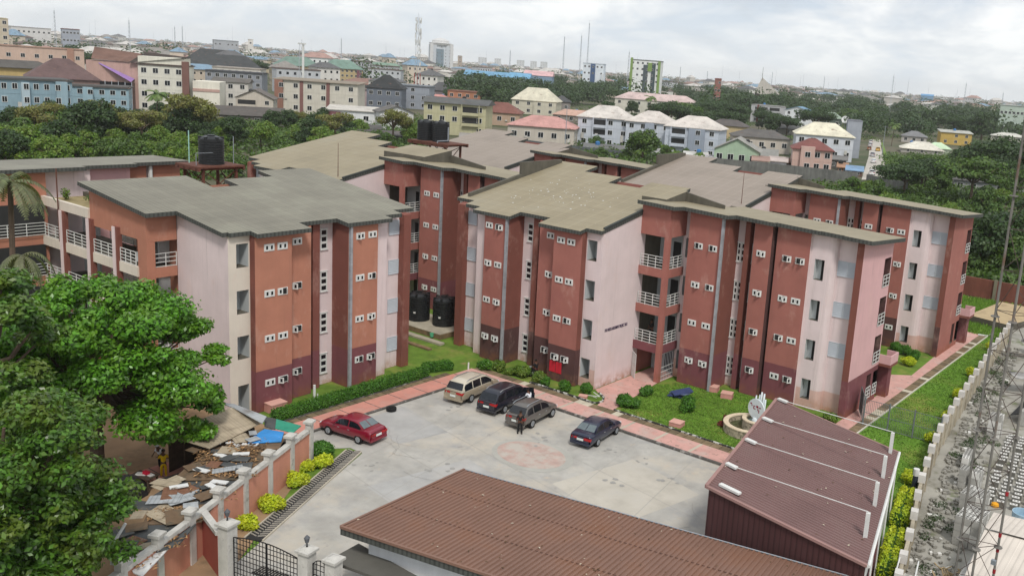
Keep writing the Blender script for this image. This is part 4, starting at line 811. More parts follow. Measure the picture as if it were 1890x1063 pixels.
# ================================================================ vehicles
def carpaint(n, rgb, k=1.0):
    m = mat(n, rgb, .04, 1, .28, spec=.5, k=k); b = m.node_tree.nodes['Principled BSDF']; b.inputs['Coat Weight'].default_value = .6; b.inputs['Coat Roughness'].default_value = .08; return m
rimm = mat('alloy', (170, 172, 174), .1, 5, .35, metal=.6); rl = mat('red_lens', (170, 20, 24), .1, 5, .2, spec=.6); cl_ = mat('clear_lens', (210, 214, 216), .05, 5, .15); plm = mat('number_plate', (214, 220, 216), .05)
def car(name, label, kind, paint, roofp=None, loc=(0, 0, 0), rot=0, door=False, group='cars in the car park', cat='car'):
    "front towards +Y; lofted body"
    t = thing(name, label, cat, loc, rot, group)
    if kind == 'sedan': L, Wd, st = 4.55, 1.75, [(-2.3, .26, .66, .90, .80), (-2.27, .2, .7, 1.03, .86), (-1.75, .18, .76, 1.08, .89), (-1.2, .18, .78, 1.04, .895), (0, .18, .76, .99, .895), (.95, .18, .74, .98, .89), (1.5, .2, .72, .92, .87), (2.05, .22, .66, .82, .83), (2.28, .28, .58, .68, .74)]; gh = [(-1.72, 1.05, .96), (-1.08, 1.42, .80), (-.75, 1.47, .79), (-.3, 1.5, .78), (.1, 1.49, .78), (.4, 1.44, .79), (1.2, .98, .94)]
    elif kind == 'van': L, Wd, st = 5.0, 1.92, [(-2.5, .34, .7, 1.0, .86), (-2.42, .26, .76, 1.06, .93), (-1.7, .22, .8, 1.08, .955), (-.6, .2, .78, 1.05, .96), (.6, .2, .76, 1.02, .955), (1.3, .22, .74, 1.0, .94), (1.9, .24, .7, .94, .91), (2.3, .28, .64, .8, .84), (2.5, .36, .56, .64, .7)]; gh = [(-2.38, 1.06, .95), (-2.05, 1.62, .8), (-1.2, 1.72, .8), (.2, 1.7, .79), (.7, 1.6, .8), (1.6, 1.0, .96)]
    else: L, Wd, st = 4.55, 1.82, [(-2.27, .4, .74, 1.0, .82), (-2.2, .32, .8, 1.06, .88), (-1.6, .28, .84, 1.08, .91), (-.5, .26, .82, 1.05, .91), (.6, .26, .8, 1.02, .91), (1.2, .28, .78, 1.0, .9), (1.75, .3, .74, .94, .87), (2.1, .34, .66, .82, .8), (2.27, .4, .58, .66, .68)]; gh = [(-2.1, 1.06, .95), (-1.62, 1.56, .78), (-.9, 1.66, .77), (.0, 1.62, .77), (.5, 1.5, .8), (1.28, 1.0, .96)]
    m = MB(); P = []
    for (y, zb, zm, zs, w) in st: P += [(-w*.86, y, zb), (-w, y, (zb+zm)/2), (-w, y, zm), (-w*.93, y, zs-.03), (-w*.72, y, zs+.01), (0, y, zs+.03), (w*.72, y, zs+.01), (w*.93, y, zs-.03), (w, y, zm), (w, y, (zb+zm)/2), (w*.86, y, zb)]
    n = 11; F = []
    for k in range(len(st)-1):
        for i in range(n-1): F.append((k*n+i, k*n+i+1, (k+1)*n+i+1, (k+1)*n+i))
        F.append((k*n+n-1, k*n, (k+1)*n, (k+1)*n+n-1))
    F += [tuple(range(n)), tuple(range(len(st)*n-1, (len(st)-1)*n-1, -1))]
    m.add(P, F, paint); smoothmod(m.build('body', t, True, world=False), 2)
    wb = st[3][4]*.93
    # greenhouse: painted shell with glass panels let into it
    P = [(y, z, wb*k) for (y, z, k) in gh]; ys = [p[0] for p in P]; rp_ = roofp or paint
    lo = lambda y: P[0][1]+(P[-1][1]-P[0][1])*(y-ys[0])/(ys[-1]-ys[0])-.04
    def prof(y):
        for a, b_ in zip(P[:-1], P[1:]):
            if a[0] <= y <= b_[0]: f = (y-a[0])/(b_[0]-a[0]); return a[1]+(b_[1]-a[1])*f, a[2]+(b_[2]-a[2])*f
        return P[0][1:] if y < ys[0] else P[-1][1:]
    r = MB(); ring = []
    for (y, z, w) in P: ring += [(-wb*.985, y, lo(y)), (-w, y, z-.07), (-w*.93, y, z-.015), (-w*.7, y, z+.01), (0, y, z+.03), (w*.7, y, z+.01), (w*.93, y, z-.015), (w, y, z-.07), (wb*.985, y, lo(y))]
    r.add(ring, [(k*9+i, k*9+i+1, (k+1)*9+i+1, (k+1)*9+i) for k in range(len(P)-1) for i in range(8)]+[tuple(range(9)), tuple(range(len(P)*9-1, len(P)*9-10, -1))], rp_)
    r.build('roof', t, smooth=True, world=False)
    g = MB(); rng = {'sedan': ((-1.42, -.42), (-.34, .92)), 'van': ((-2.15, -1.2), (-1.1, -.15), (-.05, 1.28)), 'suv': ((-1.85, -1.1), (-1.0, -.1), (0, 1.05))}[kind]
    for sgn in (-1, 1):
        for (y0, y1) in rng:
            lowp, top = [], []
            for i in range(7):
                y = y0+(y1-y0)*i/6; z, w = prof(y); zl = lo(y); f0, f1 = .10, .93
                if z-.07-zl < .12: continue
                lowp.append((sgn*(wb*.985+(w-wb*.985)*f0+.012), y, zl+(z-.07-zl)*f0)); top.append((sgn*(w+(wb*.985-w)*(1-f1)+.012), y, zl+(z-.07-zl)*f1))
            for a, b_, c, d in zip(lowp[:-1], lowp[1:], top[1:], top[:-1]): g.poly([a, b_, c, d], M['glass'])
    def screen(a, b_, dy, mt, f0=.1, f1=.92):
        q = []
        for f, sx in ((f0, -1), (f0, 1), (f1, 1), (f1, -1)): q.append((sx*(a[2]+(b_[2]-a[2])*f)*.9, a[0]+(b_[0]-a[0])*f+dy, a[1]+(b_[1]-a[1])*f+.022))
        g.poly(q, mt)
    screen(P[0], P[1], -.012, mat('rear_glass', (96, 106, 108), .2, 2, .1, spec=.7) if kind == 'sedan' else M['glass']); screen(P[-1], P[-2], .012, M['glass']); g.build('windows', t, world=False)
    if kind != 'sedan':
        for sgn in (-1, 1):
            q = MB(); q.path([(sgn*wb*.7, -1.7, 1.66), (sgn*wb*.7, -1.4, 1.76), (sgn*wb*.7, .0, 1.74), (sgn*wb*.7, .25, 1.66)], .03, M['galv'] if kind == 'suv' else rimm, 5); q.build('roof_rail', t, world=False)
    ax_ = (L*.30, -L*.285)
    for yy in ax_:
        for sgn in (-1, 1):
            tr = MB(); rr_ = .32 if kind == 'sedan' else .35; cx = sgn*(st[3][4]-.12)
            for (x0, x1, ra, mt) in ((-.11, .11, rr_, M['rub']),): tr.beam((cx+x0, yy, rr_), (cx+x1, yy, rr_), ra, mt, 20)
            w_ = tr.build('wheel', t, world=False); h = MB(); h.beam((cx+sgn*.105, yy, rr_), (cx+sgn*.125, yy, rr_), rr_*.62, rimm, 14)
            for k in range(5): a = 2*PI*k/5; h.beam((cx+sgn*.128, yy, rr_), (cx+sgn*.128, yy+rr_*.55*math.cos(a), rr_+rr_*.55*math.sin(a)), .03, M['galv'], 4)
            hb = h.build('rim', None); attach(hb, w_)
    ye = st[0][0]; w0 = st[1][4]
    for sgn in (-1, 1):
        q = MB(); zt_ = .82 if kind == 'sedan' else .98; q.box(sgn*w0*.62-.16, sgn*w0*.62+.2*sgn+.1, ye-.03+.0, ye+.22, zt_-.16, zt_, rl); q.box(min(sgn*w0*.3, sgn*w0*.6), max(sgn*w0*.3, sgn*w0*.6), ye-.02, ye+.12, zt_-.14, zt_-.02, rl); q.build('taillight', t, world=False)
        q = MB(); q.box(sgn*.58-.17, sgn*.58+.17, -ye-.30, -ye-.06, .58, .72, cl_); q.build('headlight', t, world=False)
        q = MB(); q.obox(sgn*(wb+.14), gh[-1][0]-.45, .98, .2, .1, .14, 0, paint); q.build('mirror', t, world=False)
        q = MB()
        for yy in (-.55, .35): q.box(sgn*(st[4][4]+.0)-.02, sgn*(st[4][4])+.02, yy, yy+.16, .80, .83, rimm)
        q.build('door_handle', t, world=False)
    q = MB(); q.box(-.25, .25, ye-.05, ye-.02, .60, .74, plm); q.build('number_plate', t, world=False)
    q = MB(); q.box(-w0*.9, w0*.9, ye-.06, ye+.15, .3, .46, paint); q.box(-w0*.8, w0*.8, -ye-.2, -ye+.02, .3, .44, paint); q.build('bumper', t, world=False)
    if door:
        q = MB(); q.obox(1.25, 1.15, .35, .95, .07, .65, .55, paint); q.obox(1.25, 1.15, 1.0, .85, .04, .42, .55, M['glass'], .9); q.build('open_door', t, world=False)
    return t
cr = carpaint('deep_red_paint', (122, 16, 40)); cb = carpaint('navy_paint', (26, 34, 56)); ck = carpaint('black_paint', (26, 28, 40)); cg = carpaint('dark_grey_paint', (92, 88, 84)); cs = carpaint('beige_paint', (150, 138, 118)); csr = carpaint('pale_beige_paint', (190, 182, 164))
def head(p, q): return math.atan2(-(q[0]-p[0]), q[1]-p[1])
car('parked_car', 'deep red saloon car parked alone near the salmon wall', 'sedan', cr, loc=(-47.75, 38.3, 0), rot=math.radians(98))
car('parked_car', 'beige minivan parked at the far corner, leftmost of the four vehicles together', 'van', cs, csr, loc=(-47.65, 49.7, 0.02), rot=math.radians(8))
car('parked_car', 'black minivan with its door open, between the beige minivan and the grey SUV', 'van', ck, loc=(-44.35, 49.9, 0), rot=math.radians(7), door=True)
car('parked_car', 'dark grey SUV with silver roof rails, right of the black minivan', 'suv', cg, loc=(-41.0, 49.1, 0), rot=math.radians(7))
car('parked_car', 'navy blue saloon car parked apart on the right near the lawn', 'sedan', cb, loc=(-35.6, 49.8, 0), rot=math.radians(7))
tag(MB().lathe((-49.4, 43.1, .05), [(.18, 0), (.36, 0), (.38, .1), (.36, .22), (.18, .22), (.16, .1), (.18, 0)], M['rub'], 20, False).build('rubber_tyre', smooth=True), 'old black tyre lying on the car park by the pink pavement', 'tyre')

# ================================================================ people
def skin(name, chains, mt, parent, sub=1):
    "chains: list of lists of (x,y,z,r); first chain's first vertex is the root; a chain may begin with an int index of an existing vertex"
    V, E, Rr = [], [], []
    for ch in chains:
        prev = None
        for p in ch:
            if isinstance(p, int): prev = p; continue
            V.append(p[:3]); Rr.append(p[3]); k = len(V)-1
            if prev is not None: E.append((prev, k))
            prev = k
    me = bpy.data.meshes.new(name); me.from_pydata(V, E, []); me.materials.append(mt); o = bpy.data.objects.new(name, me); C.objects.link(o)
    sl = me.skin_vertices[0] if me.skin_vertices else None
    o.modifiers.new('skin', 'SKIN')
    if not me.skin_vertices: me.attributes.new
    return o, V, Rr
def set_skin(o, Rr, root=0):
    me = o.data
    if not me.skin_vertices:
        bpy.context.view_layer.objects.active = o; bpy.context.view_layer.update()
        import bmesh
        bm = bmesh.new(); bm.from_mesh(me); bm.verts.layers.skin.verify(); bm.to_mesh(me); bm.free()
    for i, r in enumerate(Rr): me.skin_vertices[0].data[i].radius = (r, r); me.skin_vertices[0].data[i].use_root = (i == root)
    md = o.modifiers.new('sub', 'SUBSURF'); md.levels = 1; md.render_levels = 1
skinm = mat('brown_skin', (92, 62, 46), .08, 3, .6); hairm = mat('black_hair', (24, 20, 18), .1, 5, .7)
def person(label, loc, rot, shirt, trousers, pose='stand', hair=True, hat=None, name='person'):
    t = thing(name, label, 'person', loc, rot)
    bend = {'stand': 0, 'lean': .35, 'bend': .75, 'sit': .15}[pose]
    hz = .92 if pose != 'sit' else .5
    hip = Vector((0, 0, hz)); up = Vector((0, math.sin(bend), math.cos(bend)))
    def S(u, x=0, f=0): p = hip+up*u; return (x, p.y+f, p.z)
    ch = [[(*hip, .13), (*S(.2), .12), (*S(.38), .145), (*S(.48), .10), (*S(.55, 0, .0), .058), (*S(.62, 0, .015), .075), (*S(.70, 0, .02), .098), (*S(.77, 0, .01), .07)]]
    arms = {}
    for sg in (-1, 1):
        if pose in ('stand',): el, wr = S(.16, sg*.27, .02), S(-.08, sg*.26, .14)
        else: el, wr = S(.22, sg*.27, .12), S(.12, sg*.2, .38)
        sh = S(.45, sg*.17); k = sum(len([p for p in c if not isinstance(p, int)]) for c in ch)
        ch.append([3, (*sh, .062), (*el, .042), (*wr, .028)]); wi = k+2
        wv = Vector(wr); dd = (wv-Vector(el)).normalized(); sd_ = Vector((0, 1, 0)) if abs(dd.y) < .8 else Vector((sg, 0, 0)); pm = wv+dd*.07
        ch.append([wi, (*pm, .032)]); pi_ = wi+1
        for j, (off, ln) in enumerate(((-.030, .075), (-.010, .085), (.010, .08), (.030, .065))):
            b0 = pm+sd_*off+dd*.02; ch.append([pi_, (*b0, .010), (*(b0+dd*ln*.55), .009), (*(b0+dd*ln*.9+Vector((-sg*.02, 0, 0))), .007)])
        ch.append([wi, (*(wv+sd_*.035+dd*.03), .011), (*(wv+sd_*.06+dd*.065), .009)])
        arms[sg] = (sh, el, wr)
    legs = {}
    for sg in (-1, 1):
        hp = (sg*.09, 0, hz-.05)
        if pose == 'sit': kn, an, ft = (sg*.13, .42, .5), (sg*.13, .45, .09), (sg*.13, .62, .04)
        else: kn, an, ft = (sg*.11, .03*sg, .5), (sg*.13, -.03*sg, .09), (sg*.14, .13-.03*sg, .04)
        ch.append([0, (*hp, .095), (*kn, .062), (*an, .042), (*ft, .038)]); legs[sg] = (hp, kn, an, ft)
    o, V, Rr = skin('body', ch, skinm, t); set_skin(o, Rr); attach(o, t)
    h = Vector(S(.70, 0, .02)); fw = Vector((0, math.cos(bend), -math.sin(bend)))
    m = MB()
    for sg in (-1, 1): e_ = h+fw*.088+Vector((sg*.032, 0, .012)); m.lathe(tuple(e_-Vector((0, 0, .008))), [(.002, 0), (.012, .008), (.002, .016)], M['white'], 6)
    m.beam(tuple(h+fw*.09), tuple(h+fw*.115-up*.03), .012, skinm, 5, .02); m.beam(tuple(h+fw*.09-up*.055+Vector((-.025, 0, 0))), tuple(h+fw*.09-up*.055+Vector((.025, 0, 0))), .008, mat('lips', (110, 58, 52), .05), 5)
    for sg in (-1, 1): m.beam(tuple(h+Vector((sg*.092, 0, .02))), tuple(h+Vector((sg*.094, 0, -.03))), .018, skinm, 6)
    m.build('face', t, world=False)
    m = MB(); hm = hat or hairm; cc = h+up*.02-fw*.008; m.lathe(tuple(cc), [(.106, -.01), (.11, .03), (.095, .075), (.05, .105), (.005, .112)], hm, 14)
    if hat: m.lathe(tuple(cc+fw*.05), [(.02, .015), (.13, .02), (.12, .03), (.02, .04)], hm, 12)
    m.build('cap' if hat else 'hair', t, smooth=True, world=False)
    # clothing shells
    ch = [[(*hip, .15), (*S(.2), .145), (*S(.38), .165), (*S(.47), .10)]]
    for sg in (-1, 1): sh, el, wr = arms[sg]; mid = tuple(Vector(sh).lerp(Vector(el), .85)); ch.append([2, (*sh, .08), (*mid, .06)])
    o, V, Rr = skin('shirt', ch, shirt, t); set_skin(o, Rr); attach(o, t)
    ch = [[(*(hip+Vector((0, 0, .04))), .145), (*(hip-Vector((0, 0, .03))), .14)]]
    for sg in (-1, 1): hp, kn, an, ft = legs[sg]; ch.append([1, (*hp, .11), (*kn, .08), (*an, .065)])
    o, V, Rr = skin('trousers', ch, trousers, t); set_skin(o, Rr); attach(o, t)
    m = MB()
    for sg in (-1, 1): ft = legs[sg][3]; an = legs[sg][2]; m.obox(ft[0], (ft[1]+an[1])/2+.03, 0, .1, .27, .08, 0, M['black'])
    m.build('shoes', t, world=False); return t
cloth = lambda n, c: mat(n, c, .12, 6, .9)
person('person in white shirt and light blue trousers beside the open black minivan door', (-42.35, 50.3, 0), math.radians(80), cloth('white_cloth', (220, 222, 226)), cloth('sky_cloth', (120, 160, 190)), 'lean')
person('person in black standing behind the dark grey SUV in the car park', (-39.9, 46.5, 0), math.radians(40), cloth('black_cloth', (28, 28, 30)), cloth('black_cloth', (28, 28, 30)))
person('person in a yellow football shirt and shorts bending over a table by the shacks', (-50.4, 26.7, 0), math.radians(60), cloth('yellow_cloth', (216, 178, 20)), cloth('yellow_cloth', (216, 178, 20)), 'lean')
person('person in a white cap and white shirt behind the table by the shacks', (-51.6, 27.2, 0), math.radians(200), cloth('white_cloth', (220, 222, 226)), cloth('black_cloth', (28, 28, 30)), 'lean', hat=M['white'])
person('person in dark clothes sitting in the shade under the shack roof', (-52.6, 30.0, 0), math.radians(160), cloth('khaki_cloth', (120, 110, 90)), cloth('blue_cloth', (60, 80, 110)), 'sit')
person('person in dark clothes standing on the first-floor corner balcony', (-40.9, 64.2, 3.2), math.radians(170), cloth('black_cloth', (28, 28, 30)), cloth('black_cloth', (28, 28, 30)))
person('person in dark clothes astride a motorcycle behind the bright bushes', (-46.9, 56.35, .28), math.radians(80), cloth('black_cloth', (28, 28, 30)), cloth('maroon_cloth', (90, 40, 44)), 'sit')
def motorbike(label, loc, rot, paint):
    t = thing('motorcycle', label, 'motorcycle', loc, rot); m = MB()
    for y in (-.62, .66):
        w = MB(); R_ = .3
        for i in range(18): a = 2*PI*i/18; b = 2*PI*(i+1)/18; w.beam((0, y+R_*math.cos(a), R_+R_*math.sin(a)), (0, y+R_*math.cos(b), R_+R_*math.sin(b)), .045, M['rub'], 6)
        for i in range(6): a = PI*i/6; w.beam((0, y-.27*math.cos(a), R_-.27*math.sin(a)), (0, y+.27*math.cos(a), R_+.27*math.sin(a)), .01, rimm, 4)
        w.build('wheel', t, world=False)
    m.path([(0, -.62, .3), (0, -.1, .45), (0, .3, .4), (0, .45, .8), (0, .66, .3)], .035, M['black'], 6); m.obox(0, .05, .25, .24, .38, .28, 0, rimm); m.build('frame', t, world=False)
    m = MB(); m.obox(0, .2, .62, .26, .42, .2, 0, paint, .75); m.build('fuel_tank', t, world=False); m = MB(); m.obox(0, -.35, .66, .24, .7, .1, 0, M['black'], .9); m.build('seat', t, world=False)
    m = MB(); m.path([(-.34, .38, 1.0), (-.12, .46, .95), (.12, .46, .95), (.34, .38, 1.0)], .018, rimm, 6); m.lathe((0, .58, .82), [(.02, -.08), (.09, -.04), (.1, .05), (.03, .09)], cl_, 10); m.build('handlebar', t, world=False); return t
motorbike('motorcycle with a rider, parked behind the bright bushes below the olive-roofed block', (-46.9, 56.2, 0), math.radians(80), M['black'])
motorbike('red motorcycle parked beside the table by the shacks', (-50.6, 23.9, 0), math.radians(50), rl)

# ================================================================ tanks
def tankthing(label, loc, r, h, group=None, tagp=True):
    t = thing('water_tank', label, 'water tank', loc, group=group); m = MB(); pr = [(r*.99, 0)]
    k = 10
    for i in range(k): z = h*.84*i/k; dz = h*.84/k; pr += [(r, z+dz*.12), (r, z+dz*.78), (r*.965, z+dz*.88), (r*.965, z+dz)]
    pr += [(r*.97, h*.86), (r*.7, h*.93), (r*.3, h*.955)]
    m.lathe((0, 0, 0), pr, M['tank'], 28); m.build('shell', t, smooth=False, world=False)
    m = MB(); m.lathe((0, 0, h*.95), [(r*.3, 0), (r*.3, h*.04), (.02, h*.05)], M['tank'], 16); m.build('lid', t, world=False)
    m = MB()
    for i in range(6): a = 2*PI*i/6; m.obox(r*.8*math.cos(a), r*.8*math.sin(a), h*.84, r*.36, r*.16, h*.1, a, M['tank'])
    m.build('shoulder_rib', t, world=False)
    if tagp: m = MB(); a = -1.15; m.obox((r+.01)*math.cos(a), (r+.01)*math.sin(a), h*.3, .02, .22, .16, a, M['white']); m.build('label_plate', t, world=False)
    return t
tankthing('ribbed black water tank on the ground plinth, left of the pair', (-65.1, 60.0, .45), 1.05, 2.9); tankthing('ribbed black water tank on the ground plinth, right of the pair', (-62.2, 60.5, .45), 1.05, 2.95)
m = MB(); m.box(-67.0, -59.9, 57.9, 62.2, 0, .45, mat('plinth_stone', (128, 106, 80), .25, 1.2, .95, spots=[(1, .5, .7, (96, 88, 66))])); m.box(-67.0, -59.95, 57.9, 62.15, .45, .5, mat('plinth_top', (164, 156, 138), .2, .8)); tag(m.build('tank_plinth'), 'low stone plinth under the pair of black ground tanks', 'plinth')
m = MB(); m.box(-66.4, -58.6, 56.6, 57.2, 0, .18, _M['plinth_top']); m.box(-65.4, -58.2, 54.9, 55.3, 0, .14, _M['plinth_stone']); struct('garden_steps', m)
m = MB(); m.lathe((-60.7, 57.6, .18), [(.16, 0), (.19, .35), (.17, .35), (.14, .03)], mat('green_plastic', (90, 170, 130), .1), 12); tag(m.build('green_bucket'), 'small green bucket at the left end of the tank plinth steps', 'bucket')
def stand(label, cx, cy, wx, wy, ztop, legs):
    t = thing('tank_stand', label, 'tank stand', (cx, cy, 0)); m = MB()
    for (x, y) in legs:
        q = MB(); q.beam((x, y, 0), (x, y, ztop-.3), .14, M['steel'], 4); q.build('leg', t)
    m.box(cx-wx/2, cx+wx/2, cy-wy/2, cy+wy/2, ztop-.14, ztop, M['steel']); m.box(cx-wx/2, cx+wx/2, cy-wy/2, cy-wy/2+.15, ztop-.38, ztop-.14, M['steel']); m.box(cx-wx/2, cx+wx/2, cy+wy/2-.15, cy+wy/2, ztop-.38, ztop-.14, M['steel'])
    for k in range(4): x = cx-wx/2+wx*(k+.5)/4; m.box(x-.06, x+.06, cy-wy/2, cy+wy/2, ztop-.36, ztop-.145, M['steel'])
    m.build('platform', t); m = MB(); l = legs
    for i in range(len(l)):
        a, b = l[i], l[(i+1) % len(l)]
        for z in (ztop-5, ztop-2.6): m.beam((*a, z), (*b, z+2.2), .045, M['steel'], 4); m.beam((*b, z), (*a, z+2.2), .045, M['steel'], 4)
    m.build('bracing', t); return t
stand('rusty steel stand holding the single black tank beside the grey roof', -74, 44.1, 3.6, 4.2, 15.25, [(-75.4, 42.6), (-72.6, 42.6), (-72.6, 45.6), (-75.4, 45.6)])
tankthing('ribbed black water tank alone on the rusty stand beside the grey roof', (-74, 44.2, 15.25), 1.03, 2.5, tagp=False)
m = MB(); m.beam((-75.2, 42.9, 15.25), (-75.2, 42.9, 18.0), .05, mat('pale_green_pipe', (150, 190, 180), .1), 6); m.beam((-73.6, 46.0, 15.2), (-73.6, 46.0, 17.6), .04, M['galv'], 6); m.path([(-73.1, 42.3, 15.3), (-73.1, 42.3, 16.3), (-73.1, 44.0, 16.3), (-73.1, 44.0, 15.3)], .03, M['galv'], 4); tag(m.build('pipe_rail'), 'thin pipes and rail standing round the single raised black tank', 'pipes')
stand('red-brown steel stand carrying two black tanks above the roofs in the middle', -80.0, 76, 6.6, 3.4, 15.9, [(-82.6, 74.8), (-77.5, 74.8), (-77.5, 77.2), (-82.6, 77.2)])
tankthing('raised black water tank, left of the two on the middle stand', (-82.0, 75.9, 15.9), .98, 2.45, tagp=False); tankthing('raised black water tank, right of the two on the middle stand', (-79.75, 76.2, 15.9), .98, 2.5, tagp=False)
m = MB(); m.path([(-78.6, 74.6, 13), (-78.6, 74.6, 16.1), (-77.2, 74.9, 16.3), (-77.2, 74.9, 17.8)], .07, M['galv'], 8); tag(m.build('riser_pipe'), 'grey pipe bending over the edge of the middle tank stand', 'pipe')

# ================================================================ loose things in the compound
pkb = mat('pink_block', (186, 132, 122), .14, 1.5, .9)
for i, (x, y, w, d, h, lb) in enumerate(((-55.1, 37.4, 1.0, 1.3, .6, 'pink plastered inspection box at the foot of the left block near the shack roof'), (-32.7, 55.9, .95, .85, .3, 'flat pink block on the lawn near the pavement edge'), (-34.6, 64.7, .8, .8, .4, 'pink block at the foot of the grey downpipe'), (-33.0, 64.1, .95, .8, .4, 'pink block on the lawn in front of the dark recess'), (-41.3, 55.6, .7, .5, .12, 'small pale kerb block at the corner by the entrance path'))):
    m = MB(); m.obox(0, 0, 0, w, d, h, .1*i, pkb, .94); m.obox(0, 0, h, w*1.0, d*1.0, .06, .1*i, mat('pale_block_top', (206, 160, 146), .1), 1); o = m.build('plastered_block'); o.location = (x, y, 0); tag(o, lb, 'concrete block')
m = MB(); nv = mat('navy_panel', (58, 70, 108), .12, 2, .6); nv2 = mat('slate_panel', (92, 104, 130), .12, 2, .6)
for i, (a, z, mt, tl) in enumerate(((.2, .02, nv, .1), (.5, .12, nv, .2), (-.1, .24, nv2, .25), (.9, .32, nv, .35))):
    c, s_ = math.cos(a), math.sin(a); P = []
    for u, v in ((-.8, -.5), (.8, -.5), (.8, .5), (-.8, .5)): P.append((u*c-v*s_+.1*i, u*s_+v*c, z+tl*(u+.8)*.5))
    P += [(p[0], p[1], p[2]+.06) for p in P]; m.add(P, [(0, 3, 2, 1), (4, 5, 6, 7), (0, 1, 5, 4), (1, 2, 6, 5), (2, 3, 7, 6), (3, 0, 4, 7)], mt)
o = m.build('folded_tables'); o.location = (-36.0, 61.4, 0); tag(o, 'heap of folded navy panels lying on the front lawn', 'folded panels')
m = MB(); m.path([(-40.9, 55.7, .25), (-39.9, 55.9, .35), (-40.6, 56.0, .5)], .03, M['white'], 4); m.path([(-40.8, 55.9, .2), (-40.0, 55.6, .3)], .03, M['white'], 4); tag(m.build('broken_frame'), 'broken white metal frame lying on the kerb corner by the path', 'metal frame')
m = MB(); m.beam((-55.0, 40.6, 0), (-55.0, 40.6, 1.15), .1, M['white'], 8); m.beam((-54.9, 40.8, 0), (-54.9, 40.8, .45), .05, M['white'], 6); tag(m.build('vent_pipe'), 'short white vent pipe at the foot of the left hostel block', 'pipe')
m = MB(); m.beam((-51.9, 53.5, .1), (-51.9, 53.5, .75), .07, M['white'], 8); tag(m.build('marker_post'), 'short white post among the bushes at the end of the hedge', 'post')
# mesh fence with gate behind the shed
t = thing('mesh_fence', 'grey bar fence with a leaf gate across the side lawn behind the purple-roofed shed', 'fence', (-20, 66, 0))
def barfence(a, b, h, nm, nb, par, z=.1):
    a, b = Vector(a), Vector(b); m = MB()
    for i in range(nb+1): p = a.lerp(b, i/nb); m.beam((p.x, p.y, z), (p.x, p.y, h), .03 if i in (0, nb) else .014, mat('fence_grey', (110, 116, 116), .1), 4)
    for zz in (z+.02, h*.5, h): m.beam((a.x, a.y, zz), (b.x, b.y, zz), .025, _M['fence_grey'], 4)
    return m.build(nm, par)
barfence((-22.3, 66.6), (-20.4, 66.6), 2.1, 'panel', 14, t); barfence((-20.35, 66.6), (-18.5, 66.7), 2.1, 'panel', 14, t); barfence((-18.45, 66.7), (-16.5, 66.8), 2.1, 'panel', 14, t); barfence((-23.7, 69.3), (-22.35, 66.7), 2.1, 'gate_leaf', 12, t)
m = MB(); m.poly([(-23.65, 69.2, .2), (-22.9, 67.8, .2), (-22.9, 67.8, 2.0), (-23.65, 69.2, 2.0)], mat('dull_sheet', (104, 94, 92), .2)); m.build('sheet', t)
for x, y in ((-22.35, 66.6), (-20.4, 66.6), (-18.5, 66.7), (-16.5, 66.8)): m = MB(); m.beam((x, y, 0), (x, y, 2.25), .06, _M['fence_grey'], 6); m.build('post', t)

# right perimeter wall with blocks on top
pw = [(-11.0, 40.5), (-11.7, 43.4), (-12.8, 48.7), (-14.1, 54.0), (-15.2, 59.5), (-16.3, 66.2), (-17.0, 73), (-17.7, 80), (-18.5, 88), (-19.1, 95), (-19.8, 102.5)]
t = thing('perimeter_wall', 'right-hand perimeter wall of grey blocks with raised concrete stubs all along its top', 'wall', (-16, 70, 0)); pm = mat('weathered_block', (176, 166, 146), .2, 1, .95, .4, 12, .2, spots=[(.8, .5, .7, (120, 112, 98))]); pc_ = mat('stub_concrete', (196, 192, 186), .14, 1.5, .9)
for a, b_ in zip(pw[:-1], pw[1:]):
    a, b_ = Vector(a), Vector(b_); L_ = (b_-a).length; ang = math.atan2((b_-a).y, (b_-a).x); mid = (a+b_)/2; q = MB(); q.obox(mid.x, mid.y, 0, L_, .2, 1.75, ang, pm); q.build('panel', t)
    k = max(2, round(L_/2.3))
    for i in range(k): p = a.lerp(b_, (i+.5)/k); q = MB(); q.obox(p.x, p.y, 0, .34, .34, 1.75, ang, pm); q.obox(p.x, p.y, 1.75, .58, .42, .5, ang, pc_, .96); q.build('pier', t)
for i, (p, r, lb) in enumerate((((-15.9, 58.4, 0), (.5, .9), 'yellow shrub by the green sheet, beyond the dark post'), ((-17.0, 66.9, 0), (.45, .6), 'yellow shrub against the perimeter wall, just beyond the bar fence'), ((-17.6, 72.4, 0), (.5, .7), 'yellow shrub on the side lawn, first beyond the fence pair'), ((-18.4, 78.8, 0), (.5, .8), 'yellow shrub on the side lawn, halfway along the wall'), ((-19.3, 86, 0), (.5, .7), 'yellow shrub on the side lawn in front of the tall mast'), ((-20.1, 97, 0), (.55, .7), 'farthest yellow shrub near the end of the side lawn'))):
    bush(p, r[0]*1.25, r[0]*1.9, 2600 if r[1] > 1 else 1500, LM['yellow'], 300+i, lb)
    if r[1] > 1: pass
m = MB(); m.beam((-15.1, 56.6, 0), (-15.1, 56.6, 1.5), .17, mat('dark_blue_post', (52, 58, 70), .1), 10); m.beam((-15.1, 56.6, 1.5), (-15.1, 56.6, 1.95), .2, M['white'], 10); tag(m.build('bollard'), 'dark post with a white top between the yellow hedges by the perimeter wall', 'post')
hedge('hedge', [(-13.8, 49.6), (-12.75, 44.8)], 1.2, 1.2, 7000, LM['yellow'], 91, 'lowest yellow hedge between the purple-roofed shed and the perimeter wall', L=.15, W=.09)
hedge('hedge', [(-15.1, 55.4), (-14.3, 51.4)], 1.2, 1.2, 7000, LM['yellow'], 92, 'second yellow hedge, just below the white-topped dark post', L=.15, W=.09)
